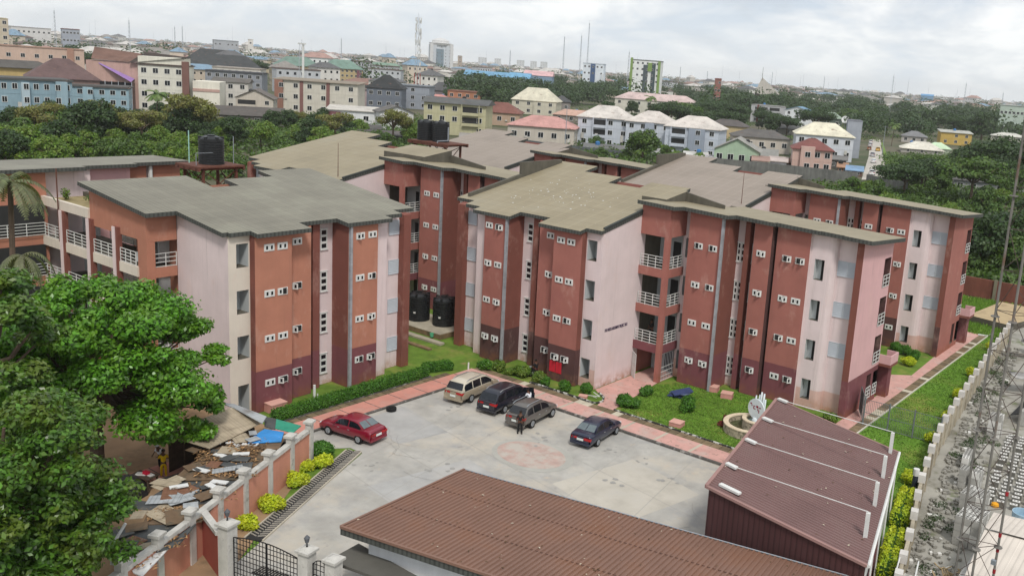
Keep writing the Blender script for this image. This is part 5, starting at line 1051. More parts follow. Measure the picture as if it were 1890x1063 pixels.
# back compound wall + slab
t = thing('back_wall', 'tall weathered rear wall, grey on the left and rust red on the right, behind the rough grass', 'wall', (-28, 122, 0)); q = MB(); q.box(-60, -31, 122.4, 122.7, 0, 2.4, mat('grey_old_wall', (128, 122, 104), .2, .6, .95, streak=.3)); q.build('grey_panel', t)
q = MB(); q.box(-31, -12, 122.4, 122.7, 0, 2.5, mat('rust_old_wall', (118, 72, 60), .2, .6, .95, streak=.25)); q.build('red_panel', t); q = MB()
for x in (-31.4, -26.3, -19.5): q.box(x, x+.4, 122.2, 122.4, 0, 2.7, _M['grey_old_wall'])
q.build('pier', t)
m = MB(); m.prism([(-25.5, 108), (-20.8, 107), (-19.5, 112), (-20.3, 118.5), (-24.4, 118.8)], 0, .75, mat('bare_slab', (176, 156, 122), .16, .6, .95, spots=[(.6, .5, .7, (140, 122, 94))]), M['conc']); tag(m.build('raised_slab'), 'raised bare concrete slab on the rough grass near the rear wall', 'concrete slab')
m = MB(); m.obox(-22.4, 102.6, 0, 1.0, .3, .12, .3, M['white']); tag(m.build('white_board'), 'white board lying at the end of the back path', 'board')

# ================================================================ block yard right of the perimeter wall
ym = mat('yard_sand', (154, 151, 142), .2, .3, .95, .4, 8, spots=[(.25, .48, .62, (120, 116, 104)), (.5, .58, .7, (92, 104, 60))])
s = MB(); s.poly([(-11.5, 34, -.03), (30, 34, -.03), (30, 130, -.03), (-22, 122, -.03), (-20.5, 104, -.03), (-18, 76, -.03), (-16, 58, -.03)], ym); struct('yard_ground', s)
bk = mat('sandcrete_block', (162, 160, 154), .14, 1.2, .95, .4, 20); bk2 = mat('pale_block', (206, 204, 198), .12, 1.5, .95)
def stack(label, cx, cy, rot, nx, ny, nz, sx=.47, sy=.24, sz=.45):
    t = thing('block_stack', label, 'block stack', (cx, cy, 0), rot); rr = random.Random(int(cx*77)); hc = mat('hollow', (74, 72, 68), .1)
    m = MB(); top = MB()
    for i in range(nx):
        for k in range(nz):
            for j in range(ny):
                if k < nz-1 and 0 < j < ny-1 and 0 < i < nx-1: continue
                x, y = (i-nx/2+.5)*sx, (j-ny/2+.5)*sy; mt = bk if rr.random() < .7 else bk2
                m.obox(x+(rr.random()-.5)*.03, y+(rr.random()-.5)*.01, k*sz, sx-.03, sy-.025, sz-.02, (rr.random()-.5)*.03, mt)
                if k == nz-1:
                    for q in (-1, 1): top.obox(x+q*sx*.22, y, nz*sz-.018, sx*.26, sy*.5, .004, 0, hc)
    m.build('blocks', t, world=False); top.build('block_holes', t, world=False); return t
stack('tall stack of grey sandcrete blocks nearest the perimeter wall, above the low metal roof', -10.6, 53.1, -.05, 3, 9, 4); stack('low pale stack of blocks just behind the tallest stack', -11.5, 57.3, -.05, 3, 7, 3)
stack('narrow stack of blocks standing beyond the low pale stack', -13.1, 60.7, .0, 1, 4, 3); stack('squat stack of blocks next to the narrow one', -12.3, 61.0, .0, 1, 6, 3); stack('long thin stack of blocks beyond the squat one', -13.9, 64.6, .1, 1, 9, 2); stack('stack of blocks beside the mast, against the perimeter wall', -13.8, 72.0, .0, 2, 4, 4)
ROWG = 'rows of grey blocks set out to dry in the block yard'
bme = None; rr = random.Random(5); nb = 0
def blockmesh():
    m = MB(); m.box(-.225, .225, -.11, .11, 0, .37, mat('block_side_shaded', (104, 102, 96), .15, 3, .95)); m.box(-.227, .227, -.112, .112, .33, .375, mat('block_top_lit', (214, 212, 206), .1, 3, .95));  # one material: shade painted on the sides, light on the top
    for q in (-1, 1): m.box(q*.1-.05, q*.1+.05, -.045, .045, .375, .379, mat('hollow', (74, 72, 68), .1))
    return mesh_of(m, 'sandcrete_block')
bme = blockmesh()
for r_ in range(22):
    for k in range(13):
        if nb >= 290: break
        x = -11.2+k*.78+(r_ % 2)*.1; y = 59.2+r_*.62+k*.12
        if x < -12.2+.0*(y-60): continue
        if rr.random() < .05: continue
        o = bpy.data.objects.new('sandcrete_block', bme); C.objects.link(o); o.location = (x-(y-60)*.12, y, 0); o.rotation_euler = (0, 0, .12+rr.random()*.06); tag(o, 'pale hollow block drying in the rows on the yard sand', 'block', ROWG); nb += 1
m = MB()
for k in range(90):
    x = -7.6+rr.random()*9; y = 52.5+rr.random()*3; m.obox(x, y, 0, .45, .22, .22, .3+rr.random()*.15, bk2)
for k in range(160): x = -11+rr.random()*9; y = 78+rr.random()*12; m.obox(x-(y-60)*.12, y, 0, .45, .22, .22, .3+rr.random()*.2, bk2)
tag(m.build('loose_blocks'), 'further loose blocks spread over the yard beyond the drying rows', 'blocks', kind='stuff')
m = MB(); m.lathe((-8.6, 57.3, 0), [(.62, 0), (.66, .95), (.6, .95), (.58, .5), (0.01, .5)], mat('pale_blue_plastic', (150, 176, 192), .1, 2), 18, False); tag(m.build('water_drum'), 'pale blue open drum standing among the drying blocks', 'drum')
m = MB(); m.lathe((-10.6, 59.1, .0), [(.01, .3), (.22, .2), (.26, 0)], mat('orange_plastic', (226, 160, 40), .1), 10); tag(m.build('orange_bowl'), 'small orange bowl upside down behind the block stacks', 'bowl')
wm = ribbed('white_sheet_roof', (206, 196, 184), 'X', .3, .03, .86, 40, k=.95)
t = thing('low_sheet_roof', 'low building with cream corrugated sheet roofs in the block yard corner', 'shed', (-6, 46, 0)); m = MB(); m.poly([(-9.2, 51.3, 3.0), (2, 53.5, 3.0), (2, 49.5, 3.5), (-8.9, 47.9, 3.5)], wm); m.poly([(-8.9, 47.9, 3.4), (2, 49.5, 3.4), (2, 38, 2.6), (-8.2, 38, 2.6)], wm); m.build('roof', t)
m = MB(); m.prism([(-9, 38.2), (2, 38.2), (2, 53), (-9, 51)], 0, 2.5, M['wht2']); m.build('wall', t)
# rubble, sticks
m = MB(); rb_ = mat('rubble', (140, 137, 129), .3, 4, .95)
for k in range(1100):
    y = 44+rr.random()*56; xw = -11.5-(y-44)*.155+ (0 if y < 60 else 0.0); x = xw-.5+rr.random()**1.4*2.6; s_ = .06+rr.random()*.16; m.obox(x, y, 0, s_*1.5, s_, s_*.8, rr.random()*3, rb_ if rr.random() < .93 else bk2)
tag(m.build('rubble'), 'broken stones and rubble strewn along the outer foot of the perimeter wall', 'rubble', kind='stuff')
m = MB()
for k in range(26):
    x, y = -10.8+rr.random()*2.2, 46.5+rr.random()*2.5; p = [(x, y, .1)]
    for i in range(4): p.append((p[-1][0]+(rr.random()-.4)*.8, p[-1][1]+(rr.random()-.5)*.8, .08+rr.random()*.35))
    m.path(p, .035, mat('dry_stick', (166, 146, 112), .2), 5)
tag(m.build('sticks'), 'tangle of pale dry sticks at the near end of the block yard', 'sticks', kind='stuff')
m = MB(); dk = mat('old_roof_grey', (88, 86, 84), .25, .6, .9, spots=[(.4, .5, .65, (170, 168, 164))])
for k in range(34):
    x, y = -14.5+rr.random()*9, 84+rr.random()*24; x -= (y-84)*.12; a = rr.random()*.6; m.obox(x, y, 1.2+rr.random()*.8, 1.2+rr.random()*2.4, 1+rr.random()*1.4, .05, a, dk)
tag(m.build('scrap_roofs'), 'patchwork of old grey roofing sheets over low shacks beyond the block yard', 'roofing sheets', kind='stuff')
for i, (x, y, w, h) in enumerate(((-9.2, 73.5, 1.9, 1.5), (-6.4, 75.2, 1.6, 1.3), (-12.4, 76.5, .9, 1.2))):
    m = MB(); m.obox(0, 0, 0, w, .9, h, .1, bk); m.obox(.1, 0, h, w*.7, .7, .15, .3, bk2); o = m.build('block_pile'); o.location = (x, y, 0); tag(o, ['wide pile of blocks topped by loose slabs beyond the drying rows', 'smaller pile of blocks right of the wide pile', 'narrow pile of blocks by the mast foot'][i], 'block pile')
m = MB(); m.poly([(-13, 80.3, 1.9), (-8, 79, 1.7), (-7.2, 80.6, 2.1), (-12.5, 82, 2.2)], M['white']); m.poly([(-13.8, 77, .3), (-11, 76, 1.9), (-9, 79, 1.6), (-12.8, 81.5, 1.8)], M['dark']); tag(m.build('tarpaulin'), 'dark tarpaulin with a white sheet edge covering a heap beyond the blocks', 'tarpaulin')

# ================================================================ lattice mast close to the camera
brc = mat('brace_steel', (86, 74, 68), .2, 4, .7); ms = mat('weathered_steel', (122, 118, 112), .2, 4, .7, spots=[(1.3, .58, .7, (110, 84, 68))]); t = thing('lattice_mast', 'three-legged guyed lattice mast rising close by on the right', 'mast', (-3.75, 19.6, 0)); LG = [(-4.08, 19.52), (-3.68, 19.28), (-3.34, 19.72)]
for i, (x, y) in enumerate(LG):
    q = MB()
    for k in range(14): q.beam((x, y, k*2.5), (x, y, k*2.5+2.5), .027, ms, 8); q.lathe((x, y, k*2.5+1.12), [(.036, -.02), (.09, -.02), (.09, .0), (.036, .0)], ms, 10)
    q.build('leg', t)
q = MB()
for k in range(40):
    z = k*.85
    for i in range(3):
        a, b = LG[i], LG[(i+1) % 3]; q.beam((*a, z), (*b, z), .008, brc, 4); q.beam((*a, z) if k % 2 else (*b, z), (*b, z+.85) if k % 2 else (*a, z+.85), .008, brc, 4)
q.build('bracing', t)
q = MB(); [q.beam((-3.34, 19.72, z_), (-3.34, 19.72, z_+.09), .034, mat('red_wrap', (150, 40, 46), .2), 8) for z_ in (15.5, 16.0, 16.35, 17.3)]; q.obox(-3.36, 19.6, 15.75, .1, .08, .1, 0, M['galv']); q.build('marker', t)
# ================================================================ shanty roofs behind the boundary wall
s = MB(); s.poly([tuple(at(-60, 1063)), tuple(at(420, 1063)), tuple(at(575, 850)), tuple(at(430, 740)), tuple(at(120, 760)), tuple(at(-60, 900))], mat('bare_earth', (150, 124, 96), .2, .4, .95, .3, 8, spots=[(.5, .52, .75, (112, 96, 74)), (3, .62, .8, (176, 160, 136))])); struct('bare_earth_yard', s)
tanr = ribbed('old_tan_sheet', (172, 158, 136), 'Y', .22, .03, .84, 2.2, var=.25, spots=[(.7, .5, .75, (128, 116, 98)), (2.2, .62, .8, (206, 196, 178))])
galr = ribbed('old_galv_sheet', (164, 168, 170), 'X', .22, .03, .84, 2.2, var=.25, spots=[(.7, .55, .75, (112, 104, 98))])
felt = mat('roofing_felt', (78, 80, 80), .22, .9, .9, .5, 6, spots=[(1.1, .58, .72, (120, 112, 96))])
brn = mat('leafy_board', (112, 92, 72), .3, 1.2, .95, spots=[(1.4, .5, .66, (84, 78, 66))]); blu = mat('blue_tarp', (60, 140, 206), .15, 1.5, .55, .8, 5, spots=[(1.5, .62, .7, (206, 214, 220))]); grn = mat('green_tarp', (50, 142, 116), .16, 1.5, .6, .8, 5); whs = mat('white_sheet', (214, 214, 212), .12, 1.2, .7, .6, 4, spots=[(1.2, .56, .66, (120, 108, 92))])
def sheet(name, lb, px, z, mt, th=.05, cat='roof sheet', jit=0):
    P = [at(x, y, zz) for (x, y), zz in zip(px, z if hasattr(z, '__len__') else [z]*len(px))]; m = MB(); n = len(P); c = sum(P, Vector())/n
    ring = [tuple(p) for p in P]+[tuple(p-Vector((0, 0, th))) for p in P]; m.add(ring, [list(range(n)), list(range(2*n-1, n-1, -1))]+[(i, (i+1) % n, n+(i+1) % n, n+i) for i in range(n)], mt)
    return tag(m.build(name), lb, cat)
sheet('shack_roof', 'pale tan corrugated roof of the largest shack, partly under the almond tree', [(431.6, 750), (488, 777), (386.5, 827), (300, 800)], [3.1, 2.7, 2.6, 3.0], tanr)
sheet('shack_roof', 'grey galvanised strip above the tan roof, running toward the hostel door', [(404, 742), (432, 745), (492, 768), (484, 781), (431, 752)], 3.12, galr)
sheet('shack_roof', 'grey sheet roof beside the green tarpaulin at the far end of the shacks', [(488, 768), (516, 774), (508, 792), (488, 786)], 2.6, felt)
sheet('tarpaulin', 'green tarpaulin crumpled on the farthest shack roof', [(510, 773), (556, 785), (541, 798), (508, 790)], 2.62, grn, cat='tarpaulin')
sheet('tarpaulin', 'bright blue tarpaulin on the shack roof beside the salmon wall', [(488, 791), (524, 797), (519, 814), (484, 816), (457, 817), (470, 803)], 2.5, blu, cat='tarpaulin')
sheet('shack_roof', 'grey-brown shack roof under the blue tarpaulin', [(455, 800), (530, 800), (515, 828), (405, 828)], 2.4, brn)
sheet('shack_roof', 'wide shack roof thick with fallen brown leaves', [(400, 824), (512, 822), (470, 868), (445, 884), (318, 886), (345, 860)], 2.3, brn)
sheet('shack_roof', 'dark felt shack roof below the leafy one', [(330, 885), (448, 886), (398, 928), (300, 930), (285, 912)], 2.2, felt)
sheet('loose_sheet', 'loose pale corrugated sheet lying on the dark felt roof', [(345, 893), (368, 903), (336, 926), (298, 914)], 2.3, galr)
sheet('shack_roof', 'brown board roof strewn with leaves between two dark roofs', [(280, 930), (398, 930), (372, 962), (262, 968)], 2.15, brn)
sheet('shack_roof', 'black felt roof near the foot of the left tree', [(205, 985), (262, 966), (362, 966), (330, 1005), (290, 1018), (215, 1000)], 2.1, felt)
sheet('shack_roof', 'white peeling sheet roof nearest the camera on the left', [(214, 1005), (300, 1012), (322, 1000), (262, 1063), (246, 1056)], 2.05, whs)
for i, (x, y, a) in enumerate(((372, 868, .3), (445, 838, .9), (392, 898, 0), (405, 890, .5), (330, 898, 1.2), (408, 841, .2), (462, 820, .6), (430, 820, .1))):
    p = at(x, y, 2.4); m = MB(); m.obox(0, 0, 0, .9, .35, .06, a, whs); o = m.build('scrap_board'); o.location = p; tag(o, ['white scrap lying alone on the leafy roof', 'small pale board near the tan roof edge', 'white board at the lower edge of the leafy roof', 'long white sheet between leafy roof and dark felt', 'bent grey strip above the loose corrugated sheet', 'white slab by the dark doorway of the shacks', 'pale rag beside the blue tarpaulin', 'white cloth heap above the leafy roof'][i], 'scrap')
m = MB(); rr = random.Random(9); lf = [mat('dry_leaf', (150, 118, 82), .3, 5, .9, isl=.5), mat('dry_leaf_dark', (104, 80, 58), .3, 5, .9, isl=.4)]
for (x0, x1, y0, y1, n, z) in ((350, 465, 830, 880, 620, 2.36), (415, 490, 808, 834, 140, 2.46), (265, 370, 936, 960, 220, 2.22), (300, 340, 985, 1010, 40, 2.2), (220, 290, 1010, 1050, 50, 2.2), (330, 430, 890, 925, 60, 2.3)):
    for k in range(n):
        p = at(x0+(x1-x0)*rr.random()+(y1-y0)*.2, y0+(y1-y0)*rr.random(), z); a = rr.random()*3; l = .07+.11*rr.random(); m.poly([(p.x-l*math.cos(a), p.y-l*math.sin(a), z), (p.x-l*.4*math.sin(a), p.y+l*.4*math.cos(a), z+.05), (p.x+l*math.cos(a), p.y+l*math.sin(a), z+.02), (p.x+l*.4*math.sin(a), p.y-l*.4*math.cos(a), z+.06)], lf[rr.random() < .35])
tag(m.build('fallen_leaves'), 'fallen dry leaves lying on the shack roofs', 'leaves', kind='stuff')
rst = ribbed('rusty_sheet', (132, 96, 76), 'X', .2, .03, .8, 1.8, var=.3, spots=[(1.2, .45, .7, (106, 70, 52)), (2, .62, .8, (150, 140, 130))])
rq = random.Random(77)
for (x0, x1, y0, y1, n, z) in ((335, 500, 822, 872, 12, 2.36), (300, 420, 888, 925, 9, 2.27), (262, 380, 932, 962, 6, 2.21), (210, 330, 972, 1040, 9, 2.17), (400, 520, 798, 820, 5, 2.5)):
    for k in range(n):
        fy = rq.random(); p = at(x0+(x1-x0-22)*rq.random()-(fy*(y1-y0))*.6, y0+(y1-y0)*fy, z); m = MB(); w_, d_ = .6+1.0*rq.random(), .4+.6*rq.random(); zz = .02+.08*rq.random(); tl = (rq.random()-.5)*.12
        m.add([(-w_/2, -d_/2, zz-tl), (w_/2, -d_/2, zz+tl), (w_/2, d_/2, zz+tl), (-w_/2, d_/2, zz-tl), (-w_/2, -d_/2, zz-tl+.02), (w_/2, -d_/2, zz+tl+.02), (w_/2, d_/2, zz+tl+.02), (-w_/2, d_/2, zz-tl+.02)], [(0, 3, 2, 1), (4, 5, 6, 7), (0, 1, 5, 4), (1, 2, 6, 5), (2, 3, 7, 6), (3, 0, 4, 7)], rq.choice([rst, galr, tanr, felt, felt, brn, rst, felt, brn, tanr])); o = m.build('scrap_sheet'); o.location = p; o.rotation_euler = (0, 0, rq.random()*3); tag(o, 'weathered scrap sheet patched onto the shack roofs along the salmon wall', 'scrap sheet', 'scrap sheets patched onto the shack roofs')
t = thing('shack_posts', 'dark timber walls and posts of the shacks below their roofs', 'shack', tuple(at(420, 850)))
m = MB(); wd = mat('dark_timber', (74, 62, 52), .3, 3, .95)
A_ = [at(310, 800, 2.6), at(386, 822, 2.6), at(470, 782, 2.6), at(415, 757, 2.6)]
for a, b_ in ((A_[1], A_[2]), (A_[2], A_[3]), (A_[3], A_[0])): m.poly([(a.x, a.y, 0), (b_.x, b_.y, 0), (b_.x, b_.y, 2.35), (a.x, a.y, 2.35)], wd)
m.build('board_wall', t); m = MB()
for x, y in ((320, 890), (350, 862), (400, 830), (300, 930), (285, 915), (262, 970), (215, 1003), (340, 808), (365, 820)): p = at(x, y, 2.2); m.beam((p.x, p.y, 0), (p.x, p.y, 2.25), .05, wd, 5)
m.build('post', t)
p = at(272, 905); t = thing('table', 'dark wooden table with white sheets and a red bag, beside the person in yellow', 'table', (p.x-.3, p.y, 0), .3); m = MB(); m.box(-.7, .7, -.4, .4, .82, .88, wd); m.build('top', t, world=False)
for a in (-1, 1):
    for b_ in (-1, 1): m = MB(); m.box(a*.6-.04, a*.6+.04, b_*.33-.04, b_*.33+.04, 0, .82, wd); m.build('leg', t, world=False)
m = MB(); m.obox(-.2, 0, .885, .6, .45, .03, .4, M['white']); m.obox(.35, .1, .885, .4, .3, .04, -.2, M['white']); o = m.build('paper_sheets'); o.location = (p.x-.3, p.y, 0); o.rotation_euler = (0, 0, .3); tag(o, 'white sheets spread on the dark table', 'papers')
m = MB(); m.obox(0, 0, .92, .35, .22, .16, .2, mat('red_bag', (200, 30, 60), .1)); o = m.build('bag'); o.location = (p.x-.25, p.y+.1, 0); tag(o, 'red bag lying on the white sheets on the table', 'bag')
p = at(235, 912); m = MB(); bt = mat('black_tarp', (42, 42, 44), .25, 2, .5, .8, 5); m.lathe((0, 0, 0), [(1.15, 0), (1.0, .5), (.55, 1.0), (.1, 1.2)], bt, 9); m.obox(.9, -.5, 0, 1.2, .8, .7, .5, bt, .6); o = m.build('covered_heap'); o.location = p; tag(o, 'heap covered with a black sheet left of the table', 'covered heap')
for i, (x, y, lb, c) in enumerate(((340, 840, 'dark cupboard standing under the shack roof edge', 'dark_timber'), (378, 850, 'black drum beside the leafy roof', 'roofing_felt'), (345, 850, 'orange-framed stool under the shacks', 'orange_plastic'))):
    p = at(x, y); m = MB(); m.obox(0, 0, 0, .6, .5, .9 if i < 2 else .5, .3*i, _M[c], .9); m.obox(0, 0, .9 if i < 2 else .5, .7, .6, .05, .3*i, wd); o = m.build(['cupboard', 'drum', 'stool'][i]); o.location = p; tag(o, lb, ['cupboard', 'drum', 'stool'][i])
m = MB(); a, b_ = at(205, 1010, 2.3), at(232, 965, 3.3); m.beam(tuple(a), tuple(b_), .07, whs, 5); tag(m.build('leaning_pole'), 'white pole leaning out of the leaves above the peeling roof', 'pole')

# ================================================================ near trees
def bigtree(label, px, crown_c, R, H, nclump, n, leaf, L, W, seed, base_xy, lean=0, arms=()):
    x, y = base_xy; t = thing('almond_tree', label, 'tree', (x, y, 0)); rr = random.Random(seed); cl = []
    for i in range(nclump):
        a = rr.random()*2*PI; lay = rr.random(); q = math.sqrt(rr.random()); z = crown_c[2]+H*(lay-.5); k = math.sqrt(max(.08, 1-((lay-.42)/.62)**2)); rad = R*k*(.45+.5*q); s_ = R*(.11+.2*rr.random()**1.6)
        cl.append((crown_c[0]-x+rad*math.cos(a), crown_c[1]-y+rad*math.sin(a), z, s_*1.1, s_*1.1, s_*.62))
    for (px, py, dd, r0) in arms:
        dv = ray(px, py); kk = dd/math.hypot(dv.x, dv.y)
        for j in range(7): cl.append((dv.x*kk-x+rr.gauss(0, r0*.45), dv.y*kk-y+rr.gauss(0, r0*.45), CH+dv.z*kk+rr.gauss(0, r0*.3), r0*.55, r0*.55, r0*.36))
    o = bpy.data.objects.new('crown', leafmesh('crown', cl, n, L, W, seed, leaf, .6, .25)); C.objects.link(o); attach(o, t)
    m = MB(); top = Vector((crown_c[0]-x, crown_c[1]-y, crown_c[2])); f = Vector((top.x*.3, top.y*.3, crown_c[2]-H*.38)); m.beam((0, 0, -.3), tuple(f), .42, bark, 12, .3); m.beam(tuple(f), tuple(top+Vector((0, 0, H*.3))), .28, bark, 8, .06)
    for c in cl[::2]: mid = f.lerp(Vector(c[:3]), .5)+Vector((0, 0, -.3)); m.beam(tuple(f.lerp(top, rr.random()*.5)), tuple(mid), .13, bark, 6, .08); m.beam(tuple(mid), c[:3], .08, bark, 5, .03)
    m.build('trunk', t, world=False); return t
bigtree('large bright green almond tree in front of the open gallery of the left block', None, (-52.6, 24.2, 7.7), 5.6, 7.2, 110, 100000, LM['almond'], .27, .15, 21, (-52.6, 24.0), arms=[(405, 650, 58, .9), (385, 735, 57, 1.2), (370, 790, 56, 1.0), (330, 600, 58, 1.3), (250, 545, 59, 1.3), (110, 535, 58, 1.3), (60, 600, 57, 1.4), (300, 800, 55, 1.0)])
d = ray(15, 900); k = 42/math.hypot(d.x, d.y); c = Vector((d.x*k, d.y*k, CH+d.z*k)); LM['almond2'] = leafmat('almond_leaf_dull', (70, 106, 34), (100, 116, 42), .65, .34, .6)
bigtree('nearer dull green tree filling the lower left corner, in front of the shack roofs', None, (c.x, c.y, c.z), 4.2, 8.6, 110, 64000, LM['almond2'], .24, .13, 22, (c.x-1.5, c.y-.5), arms=[(150, 945, 41, 1.5), (225, 940, 41, .8), (90, 900, 42, 1.6), (170, 1020, 40, 1.3), (120, 1040, 40, 1.6), (80, 800, 43, 1.3)])
d = ray(-30, 620); k = 50/math.hypot(d.x, d.y); c = Vector((d.x*k, d.y*k, CH+d.z*k)); bigtree('tree at the left edge, between the nearer dull tree and the drooping palm', None, (c.x, c.y, c.z), 3.4, 5.4, 40, 22000, LM['almond2'], .3, .15, 23, (c.x, c.y))
def palm(loc, h, fl, nf, seed, label, group=None, mt=None, w=.28, name='palm_tree', lean=.4, droop=1.0):
    t = thing(name, label, 'palm tree', loc, group=group); rr = random.Random(seed); m = MB(); top = Vector((lean, lean*.3, h)); mt = mt or LM['palm']
    m.beam((0, 0, -.3), (lean*.3, 0, h*.5), .2, bark, 8, .15); m.beam((lean*.3, 0, h*.5), tuple(top), .15, bark, 8, .13); m.build('trunk', t, world=False); m = MB()
    for i in range(nf):
        a = 2*PI*i/nf+rr.random()*.4; el = .9-1.1*rr.random(); p = top.copy(); d = Vector((math.cos(a)*math.cos(el), math.sin(a)*math.cos(el), math.sin(el))); n = 9
        for k in range(n):
            q = p+d*fl/n; side = d.cross(Vector((0, 0, 1))).normalized(); ll = w*fl*(.35+1.0*math.sin(PI*(k+.6)/n))*.6
            for sg in (-1, 1):
                for u in (.15, .65): r0 = p.lerp(q, u); m.poly([tuple(r0), tuple(r0+d*.14*fl/3), tuple(r0+side*sg*ll+d*ll*.5-Vector((0, 0, ll*.55))), tuple(r0+side*sg*ll*.5+d*.02-Vector((0, 0, ll*.2)))], mt)
            m.beam(tuple(p), tuple(q), .025, mt, 3); p = q; d = (d+Vector((0, 0, -.17*droop))).normalized()
    m.build('fronds', t, world=False); return t
d = ray(8, 335); k = 60/math.hypot(d.x, d.y); c = Vector((d.x*k, d.y*k, CH+d.z*k)); palm((c.x, c.y, 0), c.z, 2.7, 16, 5, 'drooping coconut palm at the left edge in front of the gallery', mt=leafmat('dry_palm', (96, 104, 70), (112, 112, 84), .4), droop=1.5, w=.17)
d = ray(30, 470); k = 59/math.hypot(d.x, d.y); c = Vector((d.x*k, d.y*k, CH+d.z*k)); palm((c.x, c.y, 0), c.z, 2.3, 8, 6, 'lower pale palm crown hanging below the drooping palm', mt=_M['dry_palm'], droop=2.2, w=.17)
# weeds on the gallery slab
bush((-73.5, 34.6, 12.6), 1.3, .7, 900, LM['mid'], 501, 'weeds growing on the flat gallery roof', cat='weeds', name='weeds'); bush((-76.3, 33.4, 12.6), .5, 1.0, 200, LM['light'], 502, 'thin young plant on the gallery roof near the pink wall', cat='plant', name='plant')
m = MB(); m.beam((-74.6, 32.1, 9.7), (-74.6, 32.1, 15.3), .05, M['steel'], 5); tag(m.build('rusty_pole'), 'thin rusty pole standing against the front of the gallery', 'pole')
m = MB(); m.obox(0, 0, 0, .9, .12, .7, .2, M['grey']); m.obox(.3, .3, 0, .5, .5, .4, .1, nv2); o = m.build('folded_chair'); o.location = (-64.6, 33.2, 9.75); o.rotation_euler = (0, 0, .4); tag(o, 'blue-grey folded chair standing on the gallery', 'chair')
m = MB(); m.beam((-56.5, 62, 0), (-60.9, 60.9, 0), .0, M['steel'], 3)
for i, (x, y, z0, z1, lb) in enumerate(((-75.2, 58.2, 12.9, 16.6, 'thin lightning rod on the pink end wall of the block behind the tanks'), (-42.6, 81.8, 13, 16.5, 'thin lightning rod on the rosy roof in front of the far right block'))):
    m = MB(); m.beam((x, y, z0), (x, y, z1), .04, M['steel'], 5, .02); tag(m.build('lightning_rod'), lb, 'rod')
# left rear block (thin roof)
t = thing('hostel_block', 'long thin-roofed hostel block at the far left with pink and terracotta top walls', 'building', (-82, 35, 0), group=GRP)
zB = lambda x, y: 14.72-.03*(-77-x)
m = MB(); m.prism([(-77, 12), (-77, 35.4), (-77.9, 35.4), (-77.9, 39.9), (-78.8, 39.9), (-78.8, 45.0), (-85, 45), (-85, 12)], lambda x, y: zB(x, y)-.02, lambda x, y: zB(x, y)+.28, RL, FA); m.build('roof', t)
w = MB(); zt_ = lambda x, y: zB(x, y)
for (a, b_, mt) in (((-77.6, 12), (-77.6, 32.6), 'terra'), ((-78.2, 32.6), (-78.2, 36.2), 'pink'), ((-78.6, 36.2), (-78.6, 39.6), 'salmon'), ((-79.4, 39.6), (-79.4, 41.4), 'terra'), ((-79.8, 41.4), (-79.8, 42.0), 'pink'), ((-79.4, 42.0), (-79.4, 44.4), 'terra')): wallseg(w, a, b_, mt, None, zt_)
w.box(-84, -79.9, 12, 44.4, 0, 14.2, M['terra']); w.poly([(-77.6, 32.6, 0), (-84, 32.6, 0), (-84, 32.6, 14.3), (-77.6, 32.6, 14.6)], M['terra']); w.build('wall', t)
m = MB(); m.box(-79.3, -79.05, 41.5, 41.75, 0, 14.6, M['white']); m.build('downpipe', t)
w = MB()
for z in (9.75, 6.5, 3.2): w.box(-77.56, -77.5, 27, 32.3, z+.1, z+2.5, M['dark'])  # solid dark panels on the wall, painted shade in place of open bays
w.build('opening_shade', t)
for z in (9.75, 6.5, 3.2): railing(T0, t, (-77.4, 27), (-77.4, 32.3), z, z+1.0, 4, 4)

# ================================================================ background trees
treeproto('round', 9, 4.4, 4200, 0, .62, .4, 61, LM['mid'], .28); treeproto('dark', 10, 4.8, 4600, 0, .62, .42, 62, LM['dark'], .25); treeproto('light', 8, 4.0, 4000, 0, .55, .36, 63, LM['light'], .3)
treeproto('olive', 10, 5.2, 3600, 0, .5, .34, 64, LM['olive'], .45, .7); treeproto('umbrella', 13, 9.5, 6000, 0, .8, .5, 65, LM['dark'], .58, .45, 34, .6); treeproto('umbrella2', 12, 8.5, 5600, 0, .8, .5, 66, LM['mid'], .55, .5, 32, .6)
treeproto('bushy', 4.6, 3.2, 3000, 0, .5, .32, 67, LM['mid'], .1); treeproto('bushy2', 4.4, 3.2, 3000, 0, .5, .32, 68, LM['light'], .1)
LB = dict(round='mid-green round-crowned tree', dark='dark green tree', light='bright green tree', olive='thin olive-brown tree', umbrella='dark spreading rain tree', umbrella2='broad flat-topped green tree', bushy='low mid-green thicket bush', bushy2='low bright green thicket bush')
rt = random.Random(11)
def scatter(n, fn, kinds, where, grp, smin=.8, smax=1.25):
    for i in range(n):
        p = fn()
        if p is None: continue
        k = rt.choice(kinds); s_ = smin+(smax-smin)*rt.random(); tree(k, p.x, p.y, (s_*(.9+.2*rt.random()), s_), rt.random()*6.28, LB[k]+' '+where, grp)
def pxr(x0, x1, y0, y1): return lambda: (lambda p: None if (p.y < 112 and -94 < p.x < -18) else p)(at(x0+(x1-x0)*rt.random(), y0+(y1-y0)*rt.random()**.8))
scatter(72, pxr(-40, 760, 252, 330), ['round', 'dark', 'light', 'bushy', 'bushy2', 'light'], 'in the dense belt behind the left and rear hostel roofs', 'trees in the belt behind the hostels', .58, .9)
scatter(34, pxr(-40, 660, 222, 262), ['round', 'dark', 'dark', 'olive', 'dark'], 'at the far edge of the belt, below the blue and cream buildings', 'trees at the far edge of the belt', .42, .68)
def nearleft():
    return Vector((-90-rt.random()*22, 22+rt.random()*60, 0))
scatter(12, pxr(20, 760, 258, 276), ['dark', 'olive', 'round', 'dark'], 'standing taller than the rest of the belt behind the left roofs', 'taller trees of the belt', .85, 1.15)
